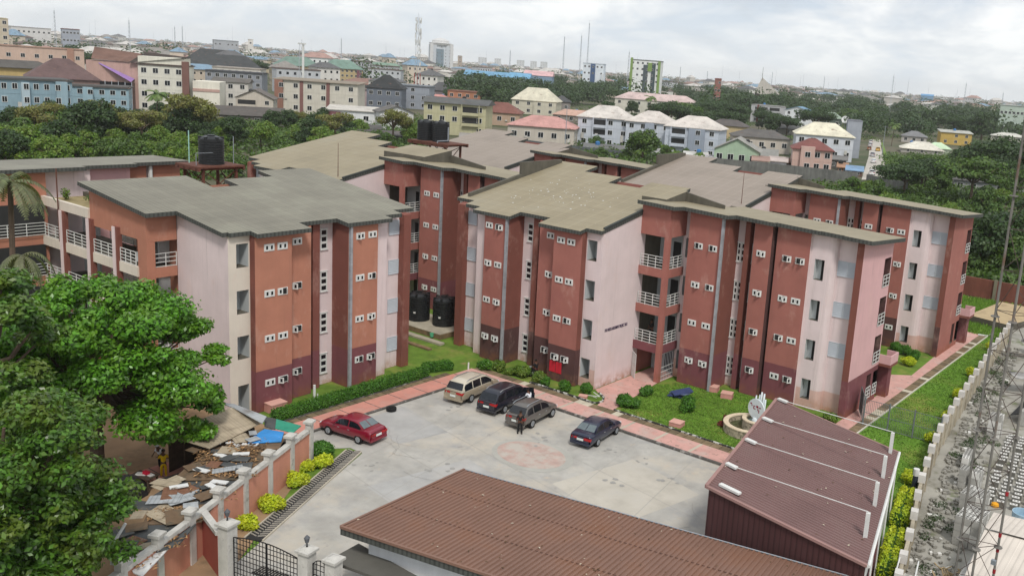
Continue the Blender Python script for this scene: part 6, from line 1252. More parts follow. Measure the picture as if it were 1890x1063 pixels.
scatter(20, nearleft, ['bushy', 'bushy2', 'round', 'light'], 'close behind the long thin-roofed block on the left', 'trees close behind the left rear block', .9, 1.3)
scatter(18, pxr(1080, 1300, 268, 300), ['bushy', 'bushy2', 'bushy'], 'between the rear hostel roofs and the white-blue houses', 'bushes before the white-blue houses', .6, .95)
scatter(22, pxr(1330, 1640, 352, 400), ['bushy', 'bushy2', 'bushy2', 'bushy'], 'between the far right block and the long grey wall', 'bushes before the long grey wall', .7, 1.1)
scatter(38, pxr(1600, 1960, 360, 520), ['bushy', 'round', 'bushy2', 'bushy', 'dark'], 'in the thicket right of the far right block', 'thicket behind the rear wall', .65, .95)
scatter(14, pxr(1640, 1960, 330, 372), ['umbrella2', 'dark', 'umbrella', 'round'], 'in the big clump beyond the thicket on the right', 'big clump on the right', .65, .95)
scatter(44, pxr(1100, 1960, 212, 255), ['umbrella', 'umbrella2', 'dark', 'umbrella'], 'on the near edge of the wood across the right half', 'near edge of the wood', .8, 1.15)
scatter(14, pxr(100, 700, 118, 150), ['dark', 'round', 'umbrella'], 'among the distant houses on the left', 'trees among the distant left houses', .9, 1.3)
one = [('olive', 345, 268, 1.35, 'tall thin olive-brown tree in front of the cream building'), ('dark', 165, 262, .85, 'dark tree in front of the light blue building'), ('dark', 590, 266, .85, 'spreading dark tree below the small white bungalow'), ('dark', 905, 205, 1.3, 'rounded dark tree left of the cream hipped house'), ('round', 1185, 300, 1.15, 'dense round tree standing between the white-blue houses and the rear roofs'), ('dark', 1165, 215, .9, 'dark tree before the long cream house with the pink roof'), ('umbrella2', 1790, 380, 1.0, 'large layered tree with a bright crown top on the right'), ('umbrella', 1700, 352, .7, 'flat dark tree just right of the road end'), ('umbrella', 1850, 350, 1.2, 'dark flat-topped tree behind the mast'), ('dark', 1810, 262, 1.7, 'tall dark tree rising over the wood near the right edge'), ('round', 1068, 222, .7, 'small round tree beside the salmon-roofed bungalow'), ('round', 1130, 262, .6, 'small green tree in front of the salmon-roofed bungalow'), ('dark', 1370, 232, .7, 'dark tree left of the grey and white flats'), ('dark', 1400, 240, .55, 'small tree below the grey and white flats'), ('umbrella', 1395, 168, 1.3, 'broad far tree crown left of the pointed church roof')]
for k, x, y, s_, lb in one: p = at(x, y); tree(k, p.x, p.y, s_, rt.random()*6, lb)
for i, (x, yb, yt, lb) in enumerate(((290, 245, 158, 'coconut palm in front of the cream building'), (30, 250, 215, 'palm at the left edge below the light blue building'), (60, 262, 228, 'second palm below the light blue building, left of the dark tree'), (1645, 262+8, 222, 'palm by the right side of the road'), (1197, 222, 172, 'palm before the long cream house with the pink roof'), (560, 262, 226, 'oil palm in the belt near the middle stand'), (195, 235, 186, 'palm against the light blue building'), (848, 172, 140, 'palm at the far side of the wood, middle'))):
    p = at(x, yb); h = zat(p.x, p.y, x, yt); palm((p.x, p.y, 0), h*.82, max(2.8, h*.3), 14, 30+i, lb, mt=LM['palm'], lean=.5)
wl = []; LM['wood'] = leafmat('wood_leaf', (48, 70, 36), (66, 88, 40), .5, sc=.06)
for i in range(760):
    x = 840+1140*rt.random(); f = rt.random(); yy = 156+(x-860)*.022+f*(66+(x-860)*.035); p = at(x, yy)
    if x > 1585 and yy > 256: continue
    if (1120 < x < 1290 and yy > 190) or (x < 1120 and yy > 196) or (1290 < x < 1585 and yy > 222): continue
    R_ = 6.5+6.5*rt.random()**1.5; hh = 7+9*rt.random()
    wl.append((p.x, p.y, hh*.62, R_, R_, hh*.4))
    for j in range(6): a = j*1.05+rt.random()*.6; q_ = R_*(.35+.35*rt.random()); wl.append((p.x+q_*math.cos(a), p.y+q_*math.sin(a), hh*(.72+.2*rt.random()), R_*.4, R_*.4, R_*.26))
o = bpy.data.objects.new('wood', leafmesh('wood', wl, 330000, 1.5, 1.0, 15, LM['wood'], .5, .93)); C.objects.link(o); tag(o, 'dense dark wood of spreading trees across the right half behind the houses', 'wood', kind='stuff')
cov = []
def covr(x0, x1, y0, y1, n):
    for i in range(n): p = at(x0+(x1-x0)*rt.random(), y0+(y1-y0)*rt.random()); 
    return
r_ = np.random.RandomState(4); cl = []
for (x0, x1, y0, y1, n) in ((300, 800, 226, 270, 260), (1640, 1960, 290, 380, 300), (1640, 1960, 290, 310, 90), (-60, 800, 215, 330, 500), (1060, 1330, 262, 310, 120), (1300, 1680, 345, 410, 170), (1560, 1960, 350, 560, 500), (1000, 1960, 190, 262, 420)):
    for i in range(n):
        p = at(x0+(x1-x0)*rt.random(), y0+(y1-y0)*rt.random())
        if p.y < 128 and -96 < p.x < -10: continue
        s_ = 2.2+rt.random()*2; cl.append((p.x, p.y, .8, s_*1.3, s_*1.3, 1.6))
for i in range(160): cl.append((-90-rt.random()*30, 15+rt.random()*110, .6, 3, 3, 1.8))
yw = []
for i in range(34):
    y = 44+56*rt.random(); x = -11.5-(y-44)*.155-.3+2.6*rt.random()**1.3; s_ = .25+.5*rt.random(); yw.append((x, y, .12, s_, s_, .25))
o = bpy.data.objects.new('yard_weeds', leafmesh('yard_weeds', yw, 5000, .12, .07, 51, LM['dark'])); C.objects.link(o); tag(o, 'low weeds growing through the rubble along the outer side of the perimeter wall', 'weeds', kind='stuff')
o = bpy.data.objects.new('undergrowth', leafmesh('undergrowth', cl, 170000, .75, .5, 5, LM['mid'])); C.objects.link(o); tag(o, 'undergrowth filling the ground between the trees around the compound', 'undergrowth', kind='stuff')
# ================================================================ houses beyond the compound
WC = {}
def mute(rgb, k=.46):
    g = sum(rgb)/3; return tuple(int(v+(g-v)*k) for v in rgb)
def wallmat(rgb):
    rgb = mute(rgb)
    k = 'house_wall_%02x%02x%02x' % rgb
    return mat(k, rgb, .08, .3, .9, 0, streak=.12)
def roofmat(rgb):
    rgb = mute(rgb, .38); return mat('house_roof_%02x%02x%02x' % rgb, rgb, .2, .5, .85, streak=.1, spots=[(.25, .5, .75, tuple(int(v*.72) for v in rgb)), (.6, .6, .75, (120, 92, 78))])
def win_mesh(w, h):
    m, p = MB(), MB(); m.box(-w/2-.08, w/2+.08, -.08, 0, -h/2-.08, -h/2, M['white']); m.box(-w/2-.08, w/2+.08, -.08, 0, h/2, h/2+.08, M['white']); m.box(-w/2-.08, -w/2, -.08, 0, -h/2, h/2, M['white']); m.box(w/2, w/2+.08, -.08, 0, -h/2, h/2, M['white']); m.box(-.03, .03, -.06, 0, -h/2, h/2, M['white'])
    p.box(-w/2, w/2, -.03, -.005, -h/2, h/2, M['glass']); return mesh_of(m, 'window'), mesh_of(p, 'pane')
HW = win_mesh(1.3, 1.3); HWs = win_mesh(.9, 1.2)
RH = random.Random(8)
def fwd(P): return P.x*FF_.x+P.y*FF_.y+(0-CH)*FF_.z
def house(lb, xl, xr, yb, yt, depth, rot, wall, roof, kind='hip', rh=2.2, st=2, nw=4, cat='house', ov=.6, extras=(), sidewin=2, win=True, group=None, dist=None, balcony=()):
    xc = (xl+xr)/2
    if dist: d = ray(xc, yb); k = dist/math.hypot(d.x, d.y); P = Vector((d.x*k, d.y*k, 0)); zf = P.x*FF_.x+P.y*FF_.y+CH*.2
    else: P = at(xc, yb); zf = fwd(P)
    w = (xr-xl)*zf/CF; h = zat(P.x, P.y, xc, yt); va = math.atan2(P.y, P.x); a = va-PI/2+math.radians(rot)
    w = w/max(.6, math.cos(math.radians(rot)))*(1.0)
    t = thing('house' if cat == 'house' else 'building', lb, cat, (P.x, P.y, 0), a, group); wm_ = wallmat(wall); rm = roofmat(roof)
    m = MB(); m.box(-w/2, w/2, 0, depth, 0, h, wm_)
    if kind == 'gable': m.add([(-w/2, 0, h), (w/2, 0, h), (0, 0, h+rh), (-w/2, depth, h), (w/2, depth, h), (0, depth, h+rh)], [(0, 1, 2), (5, 4, 3)], wm_)
    for k in range(1, st): z = h*k/st; m.box(-w/2-.06, w/2+.06, -.06, depth, z-.08, z+.08, wm_)
    m.build('wall', t, world=False)
    for (u0, u1, z0, z1, pr, rgb) in extras:
        q = MB(); q.box(-w/2+u0*w, -w/2+u1*w, -pr, .3, z0*h, z1*h, wallmat(rgb)); q.build('bay', t, world=False)
    r = MB(); o_ = ov; X0, X1, Y0, Y1 = -w/2-o_, w/2+o_, -o_, depth+o_
    if kind == 'hip':
        ri = min(w, depth)/2*.95
        if w > depth: a1, b1 = (X0+ri+o_, depth/2, h+rh), (X1-ri-o_, depth/2, h+rh)
        else: a1, b1 = (0, Y0+ri+o_, h+rh), (0, Y1-ri-o_, h+rh)
        V = [(X0, Y0, h), (X1, Y0, h), (X1, Y1, h), (X0, Y1, h), a1, b1]
        F = [(0, 1, 5, 4), (1, 2, 5), (2, 3, 4, 5), (3, 0, 4)] if w > depth else [(0, 1, 4), (1, 2, 5, 4), (2, 3, 5), (3, 0, 4, 5)]
        r.add(V, F, rm); r.box(X0, X1, Y0, Y1, h-.18, h-.004, rm)
    elif kind == 'gable': r.add([(X0, Y0, h-.2), (0, Y0, h+rh+.1), (X1, Y0, h-.2), (X0, Y1, h-.2), (0, Y1, h+rh+.1), (X1, Y1, h-.2), (X0, Y0, h-.05), (0, Y0, h+rh+.28), (X1, Y0, h-.05), (X0, Y1, h-.05), (0, Y1, h+rh+.28), (X1, Y1, h-.05)], [(6, 7, 10, 9), (7, 8, 11, 10), (0, 3, 4, 1), (1, 4, 5, 2), (0, 1, 7, 6), (1, 2, 8, 7), (3, 9, 10, 4), (4, 10, 11, 5)], rm)
    elif kind == 'side': r.add([(X0, Y0, h), (X1, Y0, h), (X1, depth/2, h+rh), (X0, depth/2, h+rh), (X1, Y1, h), (X0, Y1, h)], [(0, 1, 2, 3), (3, 2, 4, 5), (1, 4, 2), (0, 3, 5)], rm)
    elif kind == 'flat': r.box(X0, X1, Y0, Y1, h, h+.35, rm); r.box(X0+.6, X1-.6, Y0+.6, Y1-.6, h+.35, h+.36+rh*.0+.2, rm)
    elif kind == 'mono': r.add([(X0, Y0, h), (X1, Y0, h), (X1, Y1, h+rh), (X0, Y1, h+rh), (X0, Y0, h+.25), (X1, Y0, h+.25), (X1, Y1, h+rh+.25), (X0, Y1, h+rh+.25)], [(4, 5, 6, 7), (0, 1, 5, 4), (1, 2, 6, 5), (2, 3, 7, 6), (3, 0, 4, 7)], rm)
    r.build('roof', t, world=False)
    if win and nw:
        hw = HW if w/nw > 2.6 else HWs; sc = min(1.25, max(.7, h/st/3.0))
        for k in range(st):
            z = h*(k+.55)/st
            for i in range(nw):
                x = -w/2+w*(i+.5)/nw; pr = max([e[4] for e in extras if e[0] < (i+.5)/nw < e[1] and e[2] < (k+.55)/st < e[3]] or [0])
                if RH.random() < .1: continue
                if any(bq[0] < (i+.5)/nw < bq[1] for bq in balcony): continue
                o = bpy.data.objects.new('window', hw[0]); C.objects.link(o); attach(o, t); o.location = (x, -.005-pr, z); o.scale = (sc, 1, sc); q = bpy.data.objects.new('pane', hw[1]); C.objects.link(q); attach(q, o)
            for sg in (-1, 1):
                if (sg > 0) != (rot > -5 if P.x < -60 else rot > 0) and abs(rot) > 8: continue
                for i in range(sidewin):
                    o = bpy.data.objects.new('window', hw[0]); C.objects.link(o); attach(o, t); o.location = (sg*(w/2+.005), depth*(i+.5)/sidewin, z); o.rotation_euler = (0, 0, sg*PI/2); o.scale = (sc, 1, sc); q = bpy.data.objects.new('pane', hw[1]); C.objects.link(q); attach(q, o)
    if not dist and RH.random() < .5:
        q = MB(); tx, ty = (RH.random()-.5)*w*.5, depth*.8; q.lathe((tx, ty, h+rh*.4), [(.7, 0), (.75, 1.3), (.5, 1.6), (.1, 1.7)], RH.choice([M['tank'], mat('blue_tank', (60, 110, 160), .1)]), 10); q.build('roof_tank', t, world=False)
    if not dist and RH.random() < .5 and nw:
        q = MB()
        for k2 in range(RH.choice((1, 2, 3))): ux = (RH.random()-.5)*w*.85; q.box(ux-.45, ux+.45, -.42, -.01, h*(.2+.25*RH.random()), h*(.2+.25)+.05, M['wht2'])
        q.build('cooling_unit', t, world=False)
    for (u0, u1) in balcony:
        q = MB()
        for k in range(1, st): z = h*k/st; q.box(-w/2+u0*w, -w/2+u1*w, -1.1, 0, z-.15, z, wm_); q.box(-w/2+u0*w, -w/2+u1*w, -1.15, -1.05, z, z+.9, wm_); q.box(-w/2+u0*w+.1, -w/2+u1*w-.1, -.02, 0, z+.1, z+h/st*.78, M['dark'])
        for u in (u0, u1): q.box(-w/2+u*w-.12, -w/2+u*w+.12, -1.15, -.95, 0, h, wm_)
        q.build('balcony', t, world=False)
    return t, w, h
hs = house
hs('long light blue three-storey block with a dark roof at the left edge', -60, 122, 222, 148, 12, 8, (120, 164, 184), (84, 84, 80), 'flat', 0, 3, 11, 'building', .5, extras=((.55, .62, 0, .95, 1.2, (160, 190, 204)), (.85, .95, 0, 1, 1.5, (130, 172, 190))))
hs('light blue block with a low dark roof, right of the longer blue block', 128, 232, 216, 162, 12, -6, (126, 172, 192), (90, 86, 80), 'flat', 0, 3, 6, 'building', .5, extras=((.3, .45, 0, 1, 1.5, (132, 178, 196)),))
t, w, h = hs('cream and pink building with a raised angular roof and a purple glazed slope', 262, 338, 208, 122, 14, -14, (214, 208, 184), (90, 74, 64), 'flat', 0, 4, 4, 'building', .4, extras=((.95, 1.1, 0, 1.12, .6, (140, 80, 66)),))
q = MB(); q.box(-w/2-w*1.12, -w/2-.02, 1.5, 14, 0, h*1.02, wallmat((206, 146, 126))); q.box(w/2+w*.16, w/2+w*.75, 1, 12, 0, h*.72, wallmat((228, 218, 190))); q.box(w/2+w*.16, w/2+w*.75, .8, 1, h*.5, h*.56, wallmat((206, 146, 126))); q.build('wing', t, world=False)
q = MB(); q.add([(-w/2-w*1.0, 1, h*1.05), (-w/2-w*.2, 1, h*1.03), (-w/2+w*.1, 10, h*1.2), (-w/2-w*1.1, 10, h*1.3)], [(0, 1, 2, 3)], roofmat((128, 84, 66))); q.add([(-w/2-w*.2, 0, h*1.02), (w/2+.5, -.5, h*1.2), (w/2+.5, 10, h*1.2), (-w/2, 10, h*1.26)], [(0, 1, 2, 3)], roofmat((70, 54, 46))); q.box(-w/2, w/2, .3, 9, h, h*1.18, wallmat((228, 220, 190))); q.build('upper_roof', t, world=False)
q = MB(); q.add([(-w/2-w*.85, 1.4, h*.96), (-w/2-w*.1, -3, h*.62), (-w/2-w*.1, 1.4, h*.68), (-w/2-w*.85, 1.45, h*.98)], [(0, 1, 2, 3)], mat('purple_glazing', (150, 120, 180), .1, .5, .3)); q.box(-w/2-w*.8, -w/2-w*.1, -2.2, 1.45, 0, h*.6, M['glass'])
for i in range(6): x = -w/2-w*.8+w*.7*i/5; q.box(x-.08, x+.08, -2.3, -2.2, 0, h*.62, M['lou'])
q.build('glazed_slope', t, world=False)
hs('peach hotel-like block with arched bays at the upper left', -30, 143, 128, 88, 12, 6, (214, 166, 136), (176, 128, 104), 'flat', 0, 2, 8, 'building', .3, extras=((.84, .9, 0, 1.04, .8, (190, 120, 90)),), dist=520)
hs('tall beige tower cut by the left frame edge', -20, 15, 100, 35, 10, 4, (206, 184, 146), (190, 170, 130), 'flat', 0, 8, 3, 'building', .2, dist=560)
hs('yellow building with a dark grey roof behind the light blue block', -40, 92, 150, 125, 10, 5, (214, 172, 76), (92, 86, 80), 'hip', 2.5, 1, 9, 'building', 1, dist=400)
hs('brown hipped roof house with a square of roof panels, left of the pink wing', 62, 176, 170, 146, 16, 3, (150, 110, 96), (112, 80, 76), 'hip', 6, 1, 5, dist=340)
hs('row building under long black hipped roofs', 338, 478, 150, 124, 20, 0, (190, 188, 184), (66, 68, 70), 'hip', 8, 2, 14, 'building', 1, dist=680)
hs('second black hipped roof building behind the first', 352, 448, 130, 110, 20, 0, (180, 176, 172), (60, 62, 64), 'hip', 8, 2, 8, 'building', 1, dist=860)
hs('blue-grey block with dark trim right of the black roofs', 384, 480, 190, 134, 12, -14, (132, 138, 150), (74, 76, 82), 'flat', 0, 3, 7, 'building', .6, dist=500)
hs('cream three-storey house in front of the blue-grey block', 396, 456, 196, 152, 10, -10, (204, 196, 180), (104, 98, 90), 'side', 1.5, 3, 3, dist=390)
hs('low cream house with a gabled front and balcony', 438, 502, 214, 182, 12, -8, (200, 184, 160), (110, 100, 92), 'gable', 3, 2, 3, balcony=((.05, .55),))
hs('long dark roofed sheds below the gabled cream house', 395, 520, 232, 214, 14, 0, (110, 100, 92), (92, 84, 78), 'side', 2.5, 1, 4)
hs('cream flats with a brick red stair tower and thin flat roof', 512, 656, 212, 152, 12, -16, (206, 196, 172), (150, 132, 108), 'mono', .6, 3, 6, 'building', .8, extras=((.0, .1, 0, 1, .8, (172, 100, 72)), (.3, .34, 0, 1, .3, (150, 82, 72)), (.62, .66, 0, 1, .3, (150, 82, 72))))
hs('yellow apartment block with a sea-green roof, left of the pair', 510, 590, 155, 122, 20, 4, (196, 162, 92), (104, 140, 122), 'hip', 7, 3, 9, 'building', 1, dist=800, extras=((.1, .2, 0, 1, .6, (140, 66, 84)),))
hs('yellow apartment block with a sea-green roof, right of the pair', 596, 668, 160, 127, 20, 4, (200, 164, 90), (106, 146, 126), 'hip', 7, 3, 9, 'building', 1, dist=800, extras=((.0, .12, 0, 1, .6, (140, 66, 84)), (.85, .97, 0, 1, .6, (140, 66, 84))))
hs('far yellow building with a green roof edge left of the lattice tower', 672, 748, 150, 128, 20, 0, (204, 176, 120), (116, 152, 126), 'hip', 6, 3, 8, 'building', 1, dist=950)
hs('black hipped roof house just left of the tall lattice tower', 678, 740, 172, 163, 14, -10, (100, 112, 130), (52, 54, 56), 'hip', 6, 2, 4, dist=450)
hs('small white bungalow with a pale flat-pitched roof, left of the grey three-storey block', 606, 716, 234, 206, 11, -6, (216, 218, 218), (196, 188, 172), 'mono', 1.0, 1, 4, extras=((.0, .22, 0, .9, .5, (140, 60, 66)),))
hs('tiny white house with a dark gable beside the bungalow', 702, 762, 240, 208, 9, 14, (214, 214, 212), (104, 100, 94), 'gable', 2, 1, 2)
hs('grey three-storey block with a flat parapet behind the middle stand', 692, 790, 200, 158, 12, -14, (142, 152, 166), (124, 132, 142), 'flat', 0, 3, 5, 'building', .5)
hs('pink-grey house squeezed left of the grey three-storey block', 656, 692, 198, 166, 9, 0, (186, 150, 150), (140, 120, 116), 'flat', 0, 2, 2)
hs('dark roofs behind the grey three-storey block', 792, 850, 186, 168, 12, 0, (120, 104, 110), (82, 82, 84), 'hip', 5, 1, 3)
hs('orange building with a flat top behind the yellow-green flats', 826, 884, 200, 170, 10, -12, (206, 112, 62), (150, 84, 60), 'flat', 0, 2, 4, 'building', .3)
hs('small house with a salmon roof between grey block and orange building', 788, 832, 198, 184, 9, 0, (200, 180, 170), (206, 124, 112), 'hip', 2.5, 1, 2)
hs('yellow-green three-storey flats with a dark roof and stacked balconies, right of the raised tanks', 782, 894, 250, 192, 11, -14, (196, 186, 126), (92, 94, 92), 'side', 1.8, 3, 5, 'building', .9, balcony=((.62, .9),))
hs('house with a rusty red hipped roof right of the yellow-green flats', 884, 958, 232, 208, 12, -8, (196, 150, 112), (138, 74, 60), 'hip', 4, 1, 3)
hs('low peach house at the foot of the rusty red roof', 808, 868, 236, 214, 8, 0, (206, 160, 124), (120, 92, 80), 'side', 1.2, 1, 3)
hs('cream house with a steep pale yellow hipped roof', 944, 1026, 212, 186, 14, -12, (206, 192, 160), (206, 196, 164), 'hip', 6.5, 2, 4, extras=((.5, 1, 0, .9, 1.5, (206, 192, 160)),))
hs('dark roofed house right of the steep pale yellow roof', 1020, 1052, 208, 188, 12, 0, (140, 128, 120), (74, 76, 80), 'hip', 3.5, 1, 2)
hs('cream bungalow with a salmon red hipped roof carrying roof panels', 936, 1058, 268, 234, 14, -8, (196, 182, 160), (206, 132, 122), 'hip', 3.2, 1, 5, balcony=())
hs('long low house with an orange-pink roof behind the salmon one', 1020, 1110, 228, 214, 10, -6, (150, 130, 116), (204, 150, 124), 'hip', 2.5, 1, 4)
WG = None
hs('leftmost of the three white-blue houses with pale pink hipped roofs', 1064, 1160, 272, 218, 12, -10, (186, 196, 210), (206, 194, 182), 'hip', 4, 3, 4, balcony=((.3, .55),), extras=())
hs('middle one of the three white-blue houses with pale pink hipped roofs', 1152, 1236, 280, 226, 12, -12, (188, 198, 212), (206, 192, 180), 'hip', 3.6, 3, 4, extras=((.42, .62, 0, 1, .6, (150, 164, 184)),))
hs('rightmost of the three white-blue houses, with an arched double balcony', 1224, 1322, 290, 236, 12, -14, (184, 196, 212), (210, 196, 184), 'hip', 3.6, 3, 4, balcony=((.12, .4),), extras=((.45, .75, 0, 1, .6, (140, 156, 178)),))
hs('long cream house with a pink roof and roof panels on the edge of the wood', 1132, 1278, 216, 186, 14, -14, (214, 204, 178), (206, 172, 164), 'hip', 4, 2, 8, 'building')
hs('dark roofed low houses left of the yellow one', 1270, 1345, 244, 230, 10, 0, (176, 166, 150), (118, 110, 100), 'hip', 2.5, 1, 4)
hs('yellow house with a dark brown hipped roof', 1304, 1376, 256, 232, 10, -6, (206, 172, 104), (92, 84, 80), 'hip', 2.5, 1, 4)
hs('grey and white three-storey flats standing left of the blue-trimmed one', 1384, 1440, 228, 196, 9, -16, (184, 182, 184), (160, 156, 152), 'flat', 0, 3, 3, 'building', .2, balcony=((.6, .95),), extras=((.2, .26, 0, 1.05, .3, (150, 62, 56)),))
hs('white gabled house with a blue roof edge and a yellow side wall', 1446, 1490, 238, 204, 9, -18, (226, 228, 230), (96, 150, 190), 'gable', 2, 3, 3)
hs('green roofed house half hidden by the wood', 1502, 1552, 236, 218, 10, 0, (76, 96, 80), (136, 158, 134), 'hip', 3.5, 1, 3)
hs('beige house with several dark grey roofs', 1352, 1456, 282, 254, 12, 8, (200, 182, 160), (98, 92, 88), 'hip', 2.6, 1, 5)
hs('dark grey roofed house above the beige one', 1424, 1484, 250, 238, 10, 0, (150, 140, 130), (88, 88, 86), 'hip', 3, 1, 3)
hs('large pale house with a broad cream hipped roof left of the road', 1466, 1570, 296, 250, 13, 6, (196, 202, 212), (222, 212, 176), 'hip', 4.2, 2, 5)
hs('grey stair tower beside the cream-roofed house', 1558, 1584, 292, 224, 5, 6, (150, 158, 172), (130, 136, 148), 'flat', 0, 4, 0, 'building', .1)
hs('pink house with a maroon hipped roof left of the road', 1460, 1532, 318, 276, 10, 4, (214, 160, 140), (142, 70, 62), 'hip', 3.0, 2, 4, extras=((.2, .55, 0, 1.12, 1.2, (214, 160, 140)),))
hs('mint green gabled house above the long grey wall', 1316, 1398, 306, 278, 12, -4, (160, 196, 150), (150, 148, 138), 'gable', 3.4, 1, 4)
hs('lower mint green house with a grey roof joined on the right of the gabled one', 1394, 1432, 300, 288, 9, 0, (166, 200, 158), (140, 138, 130), 'side', 2, 1, 2)
hs('yellow building behind the trees right of the road', 1736, 1790, 268, 246, 9, 12, (222, 170, 40), (176, 176, 160), 'mono', 1, 2, 3, 'building')
hs('white roofed low house right of the road', 1664, 1738, 284, 276, 12, 4, (170, 164, 150), (214, 206, 184), 'hip', 3, 1, 3)
hs('pale green roofed kiosk-like house beside the white roofed one', 1708, 1752, 284, 274, 8, 4, (190, 206, 170), (186, 222, 168), 'hip', 2.4, 1, 2)
hs('grey roofed house with a water tank right of the road palm', 1664, 1708, 264, 252, 10, 0, (180, 170, 158), (120, 120, 122), 'hip', 2.6, 1, 3)
hs('pale house between trees at the right edge', 1830, 1888, 262, 252, 12, 0, (190, 180, 160), (200, 196, 180), 'hip', 2, 1, 3)
hs('mid-grey building low in the wood at the right edge', 1762, 1900, 360, 338, 10, 4, (150, 150, 154), (96, 92, 90), 'side', 2, 1, 6)
for i, (x0, x1, yb, yt, wl, rf, lb) in enumerate(((1388, 1416, 314, 298, (214, 214, 212), (176, 130, 112), 'white kiosk with a rust-streaked roof on the long grey wall'), (1420, 1450, 315, 299, (190, 186, 196), (200, 176, 164), 'kiosk with a pale rusty roof right of the white one'), (1450, 1478, 314, 302, (110, 78, 60), (150, 96, 74), 'brown shack between kiosks and pink house'), (1530, 1560, 312, 296, (90, 88, 86), (120, 116, 112), 'dark grey shack right of the pink house'), (1546, 1562, 318, 310, (180, 104, 56), (190, 130, 90), 'small orange shack below the dark grey one'), (1562, 1590, 325, 316, (130, 80, 66), (112, 160, 206), 'shack with a blue sheet roof beside the road'), (1262, 1304, 300, 290, (120, 118, 116), (200, 196, 186), 'low shed with pale roof under the rightmost white-blue house'), (1296, 1320, 304, 296, (170, 140, 150), (190, 180, 186), 'pinkish kiosk near the end of the long grey wall'), (1190, 1240, 282+8, 284, (96, 94, 92), (170, 170, 166), 'dark low sheds below the middle white-blue house'), (1078, 1150, 284, 276, (92, 90, 88), (110, 110, 108), 'dark low sheds below the leftmost white-blue house'), (600, 700, 250, 238, (110, 100, 96), (84, 80, 76), 'dark old roofs in front of the white bungalow'), (640, 740, 262, 250, (100, 92, 86), (92, 84, 80), 'rusty dark roofs beside the middle stand'), (850, 900, 268, 256, (120, 110, 100), (150, 140, 130), 'low sheds below the yellow-green flats'))):
    hs(lb, x0, x1, yb, yt, 7, 0, wl, rf, 'mono', .8, 1, 2, 'shed', .5, sidewin=0)
# dish, road, road vehicles, long wall
p = at(1557, 250); t = thing('satellite_dish', 'large white satellite dish on the roof of the cream-roofed house', 'satellite dish', (p.x, p.y, 0)); z = zat(p.x, p.y, 1562, 222); m = MB(); m.lathe((0, 0, 0), [(2.1, .55), (1.5, .28), (.8, .08), (.05, 0)], mat('dish_white', (214, 214, 212), .08), 20, False); o = m.build('bowl', t, smooth=True, world=False); o.location = (0, 0, z); o.rotation_euler = (math.radians(70), 0, math.atan2(p.y, p.x)-PI/2); m = MB(); m.beam((0, 0, 0), (0, 0, z), .14, M['galv'], 6); m.build('mount', t, world=False)
rdm = mat('road_concrete', (176, 170, 160), .14, .2, .9); m = MB()
pr = [(1606, 264, 1624, 264), (1603, 290, 1630, 290), (1590, 332, 1638, 332)]; Q = [tuple(at(a, b)+Vector((0, 0, .03))) for a, b, c_, d_ in pr]+[tuple(at(c_, d_)+Vector((0, 0, .03))) for a, b, c_, d_ in pr[::-1]]
m.poly(Q, rdm); struct('road', m); m = MB(); Q = [tuple(at(a, b)+Vector((0, 0, .05))) for a, b in ((1626, 264), (1632, 290), (1642, 330), (1650, 330), (1638, 290), (1630, 264))]; m.poly(Q, lawn_m); struct('road_verge', m)
m = MB(); p0, p1 = at(1604, 262), at(1624, 262); m.poly([tuple(at(1602, 268)+Vector((0, 0, .02))), tuple(at(1628, 268)+Vector((0, 0, .02))), tuple(at(1624, 258)+Vector((0, 0, .02))), tuple(at(1606, 258)+Vector((0, 0, .02)))], rdm); struct('road_end', m)
vw = [carpaint('white_car_paint', (220, 220, 220)), carpaint('yellow_bus_paint', (206, 164, 50)), carpaint('silver_car_paint', (180, 182, 186)), carpaint('brown_car_paint', (140, 96, 60))]
dv = at(1612, 300)-at(1608, 270); rotv = math.atan2(-dv.x, dv.y)
for x, y, k, pt, lb in ((1609, 323, 'suv', 0, 'white car nearest on the distant road, behind the wall end'), (1612, 301, 'sedan', 0, 'white car in the middle of the distant road'), (1610, 289, 'van', 2, 'pale yellow-grey van ahead of the white car on the distant road'), (1620, 279, 'van', 1, 'yellow bus on the right of the distant road'), (1604, 277, 'van', 3, 'brown van on the left of the distant road'), (1606, 270, 'suv', 2, 'silver car far up the distant road'), (1607, 265, 'suv', 0, 'farthest white car on the distant road')):
    p = at(x, y); car('road_car', lb, k, vw[pt], loc=(p.x, p.y, .04), rot=rotv+PI, group='vehicles on the distant road')
def wallline(name, lb, pts, h, mt, th=.3):
    t = thing(name, lb, 'wall', tuple(at(*pts[0]))); 
    for a, b_ in zip(pts[:-1], pts[1:]):
        a, b_ = at(*a), at(*b_); mid = (a+b_)/2; q = MB(); q.obox(mid.x, mid.y, 0, (b_-a).length+.2, th, h, math.atan2((b_-a).y, (b_-a).x), mt); q.build('panel', t)
gw = mat('old_block_wall', (112, 112, 108), .25, .5, .95, streak=.3)
wallline('grey_wall', 'long weathered grey block wall below the kiosks and the pink house', [(1250, 306), (1318, 314), (1420, 324), (1580, 342)], 3.4, gw); wallline('grey_wall', 'taller grey wall closing off the end of the distant road', [(1598, 346), (1672, 362)], 3.4, gw)
wallline('grey_wall', 'low grey wall in front of the salmon-roofed bungalow and the sheds', [(900, 262), (1000, 277), (1160, 296)], 2.4, mat('slate_wall', (92, 96, 98), .2, .5))
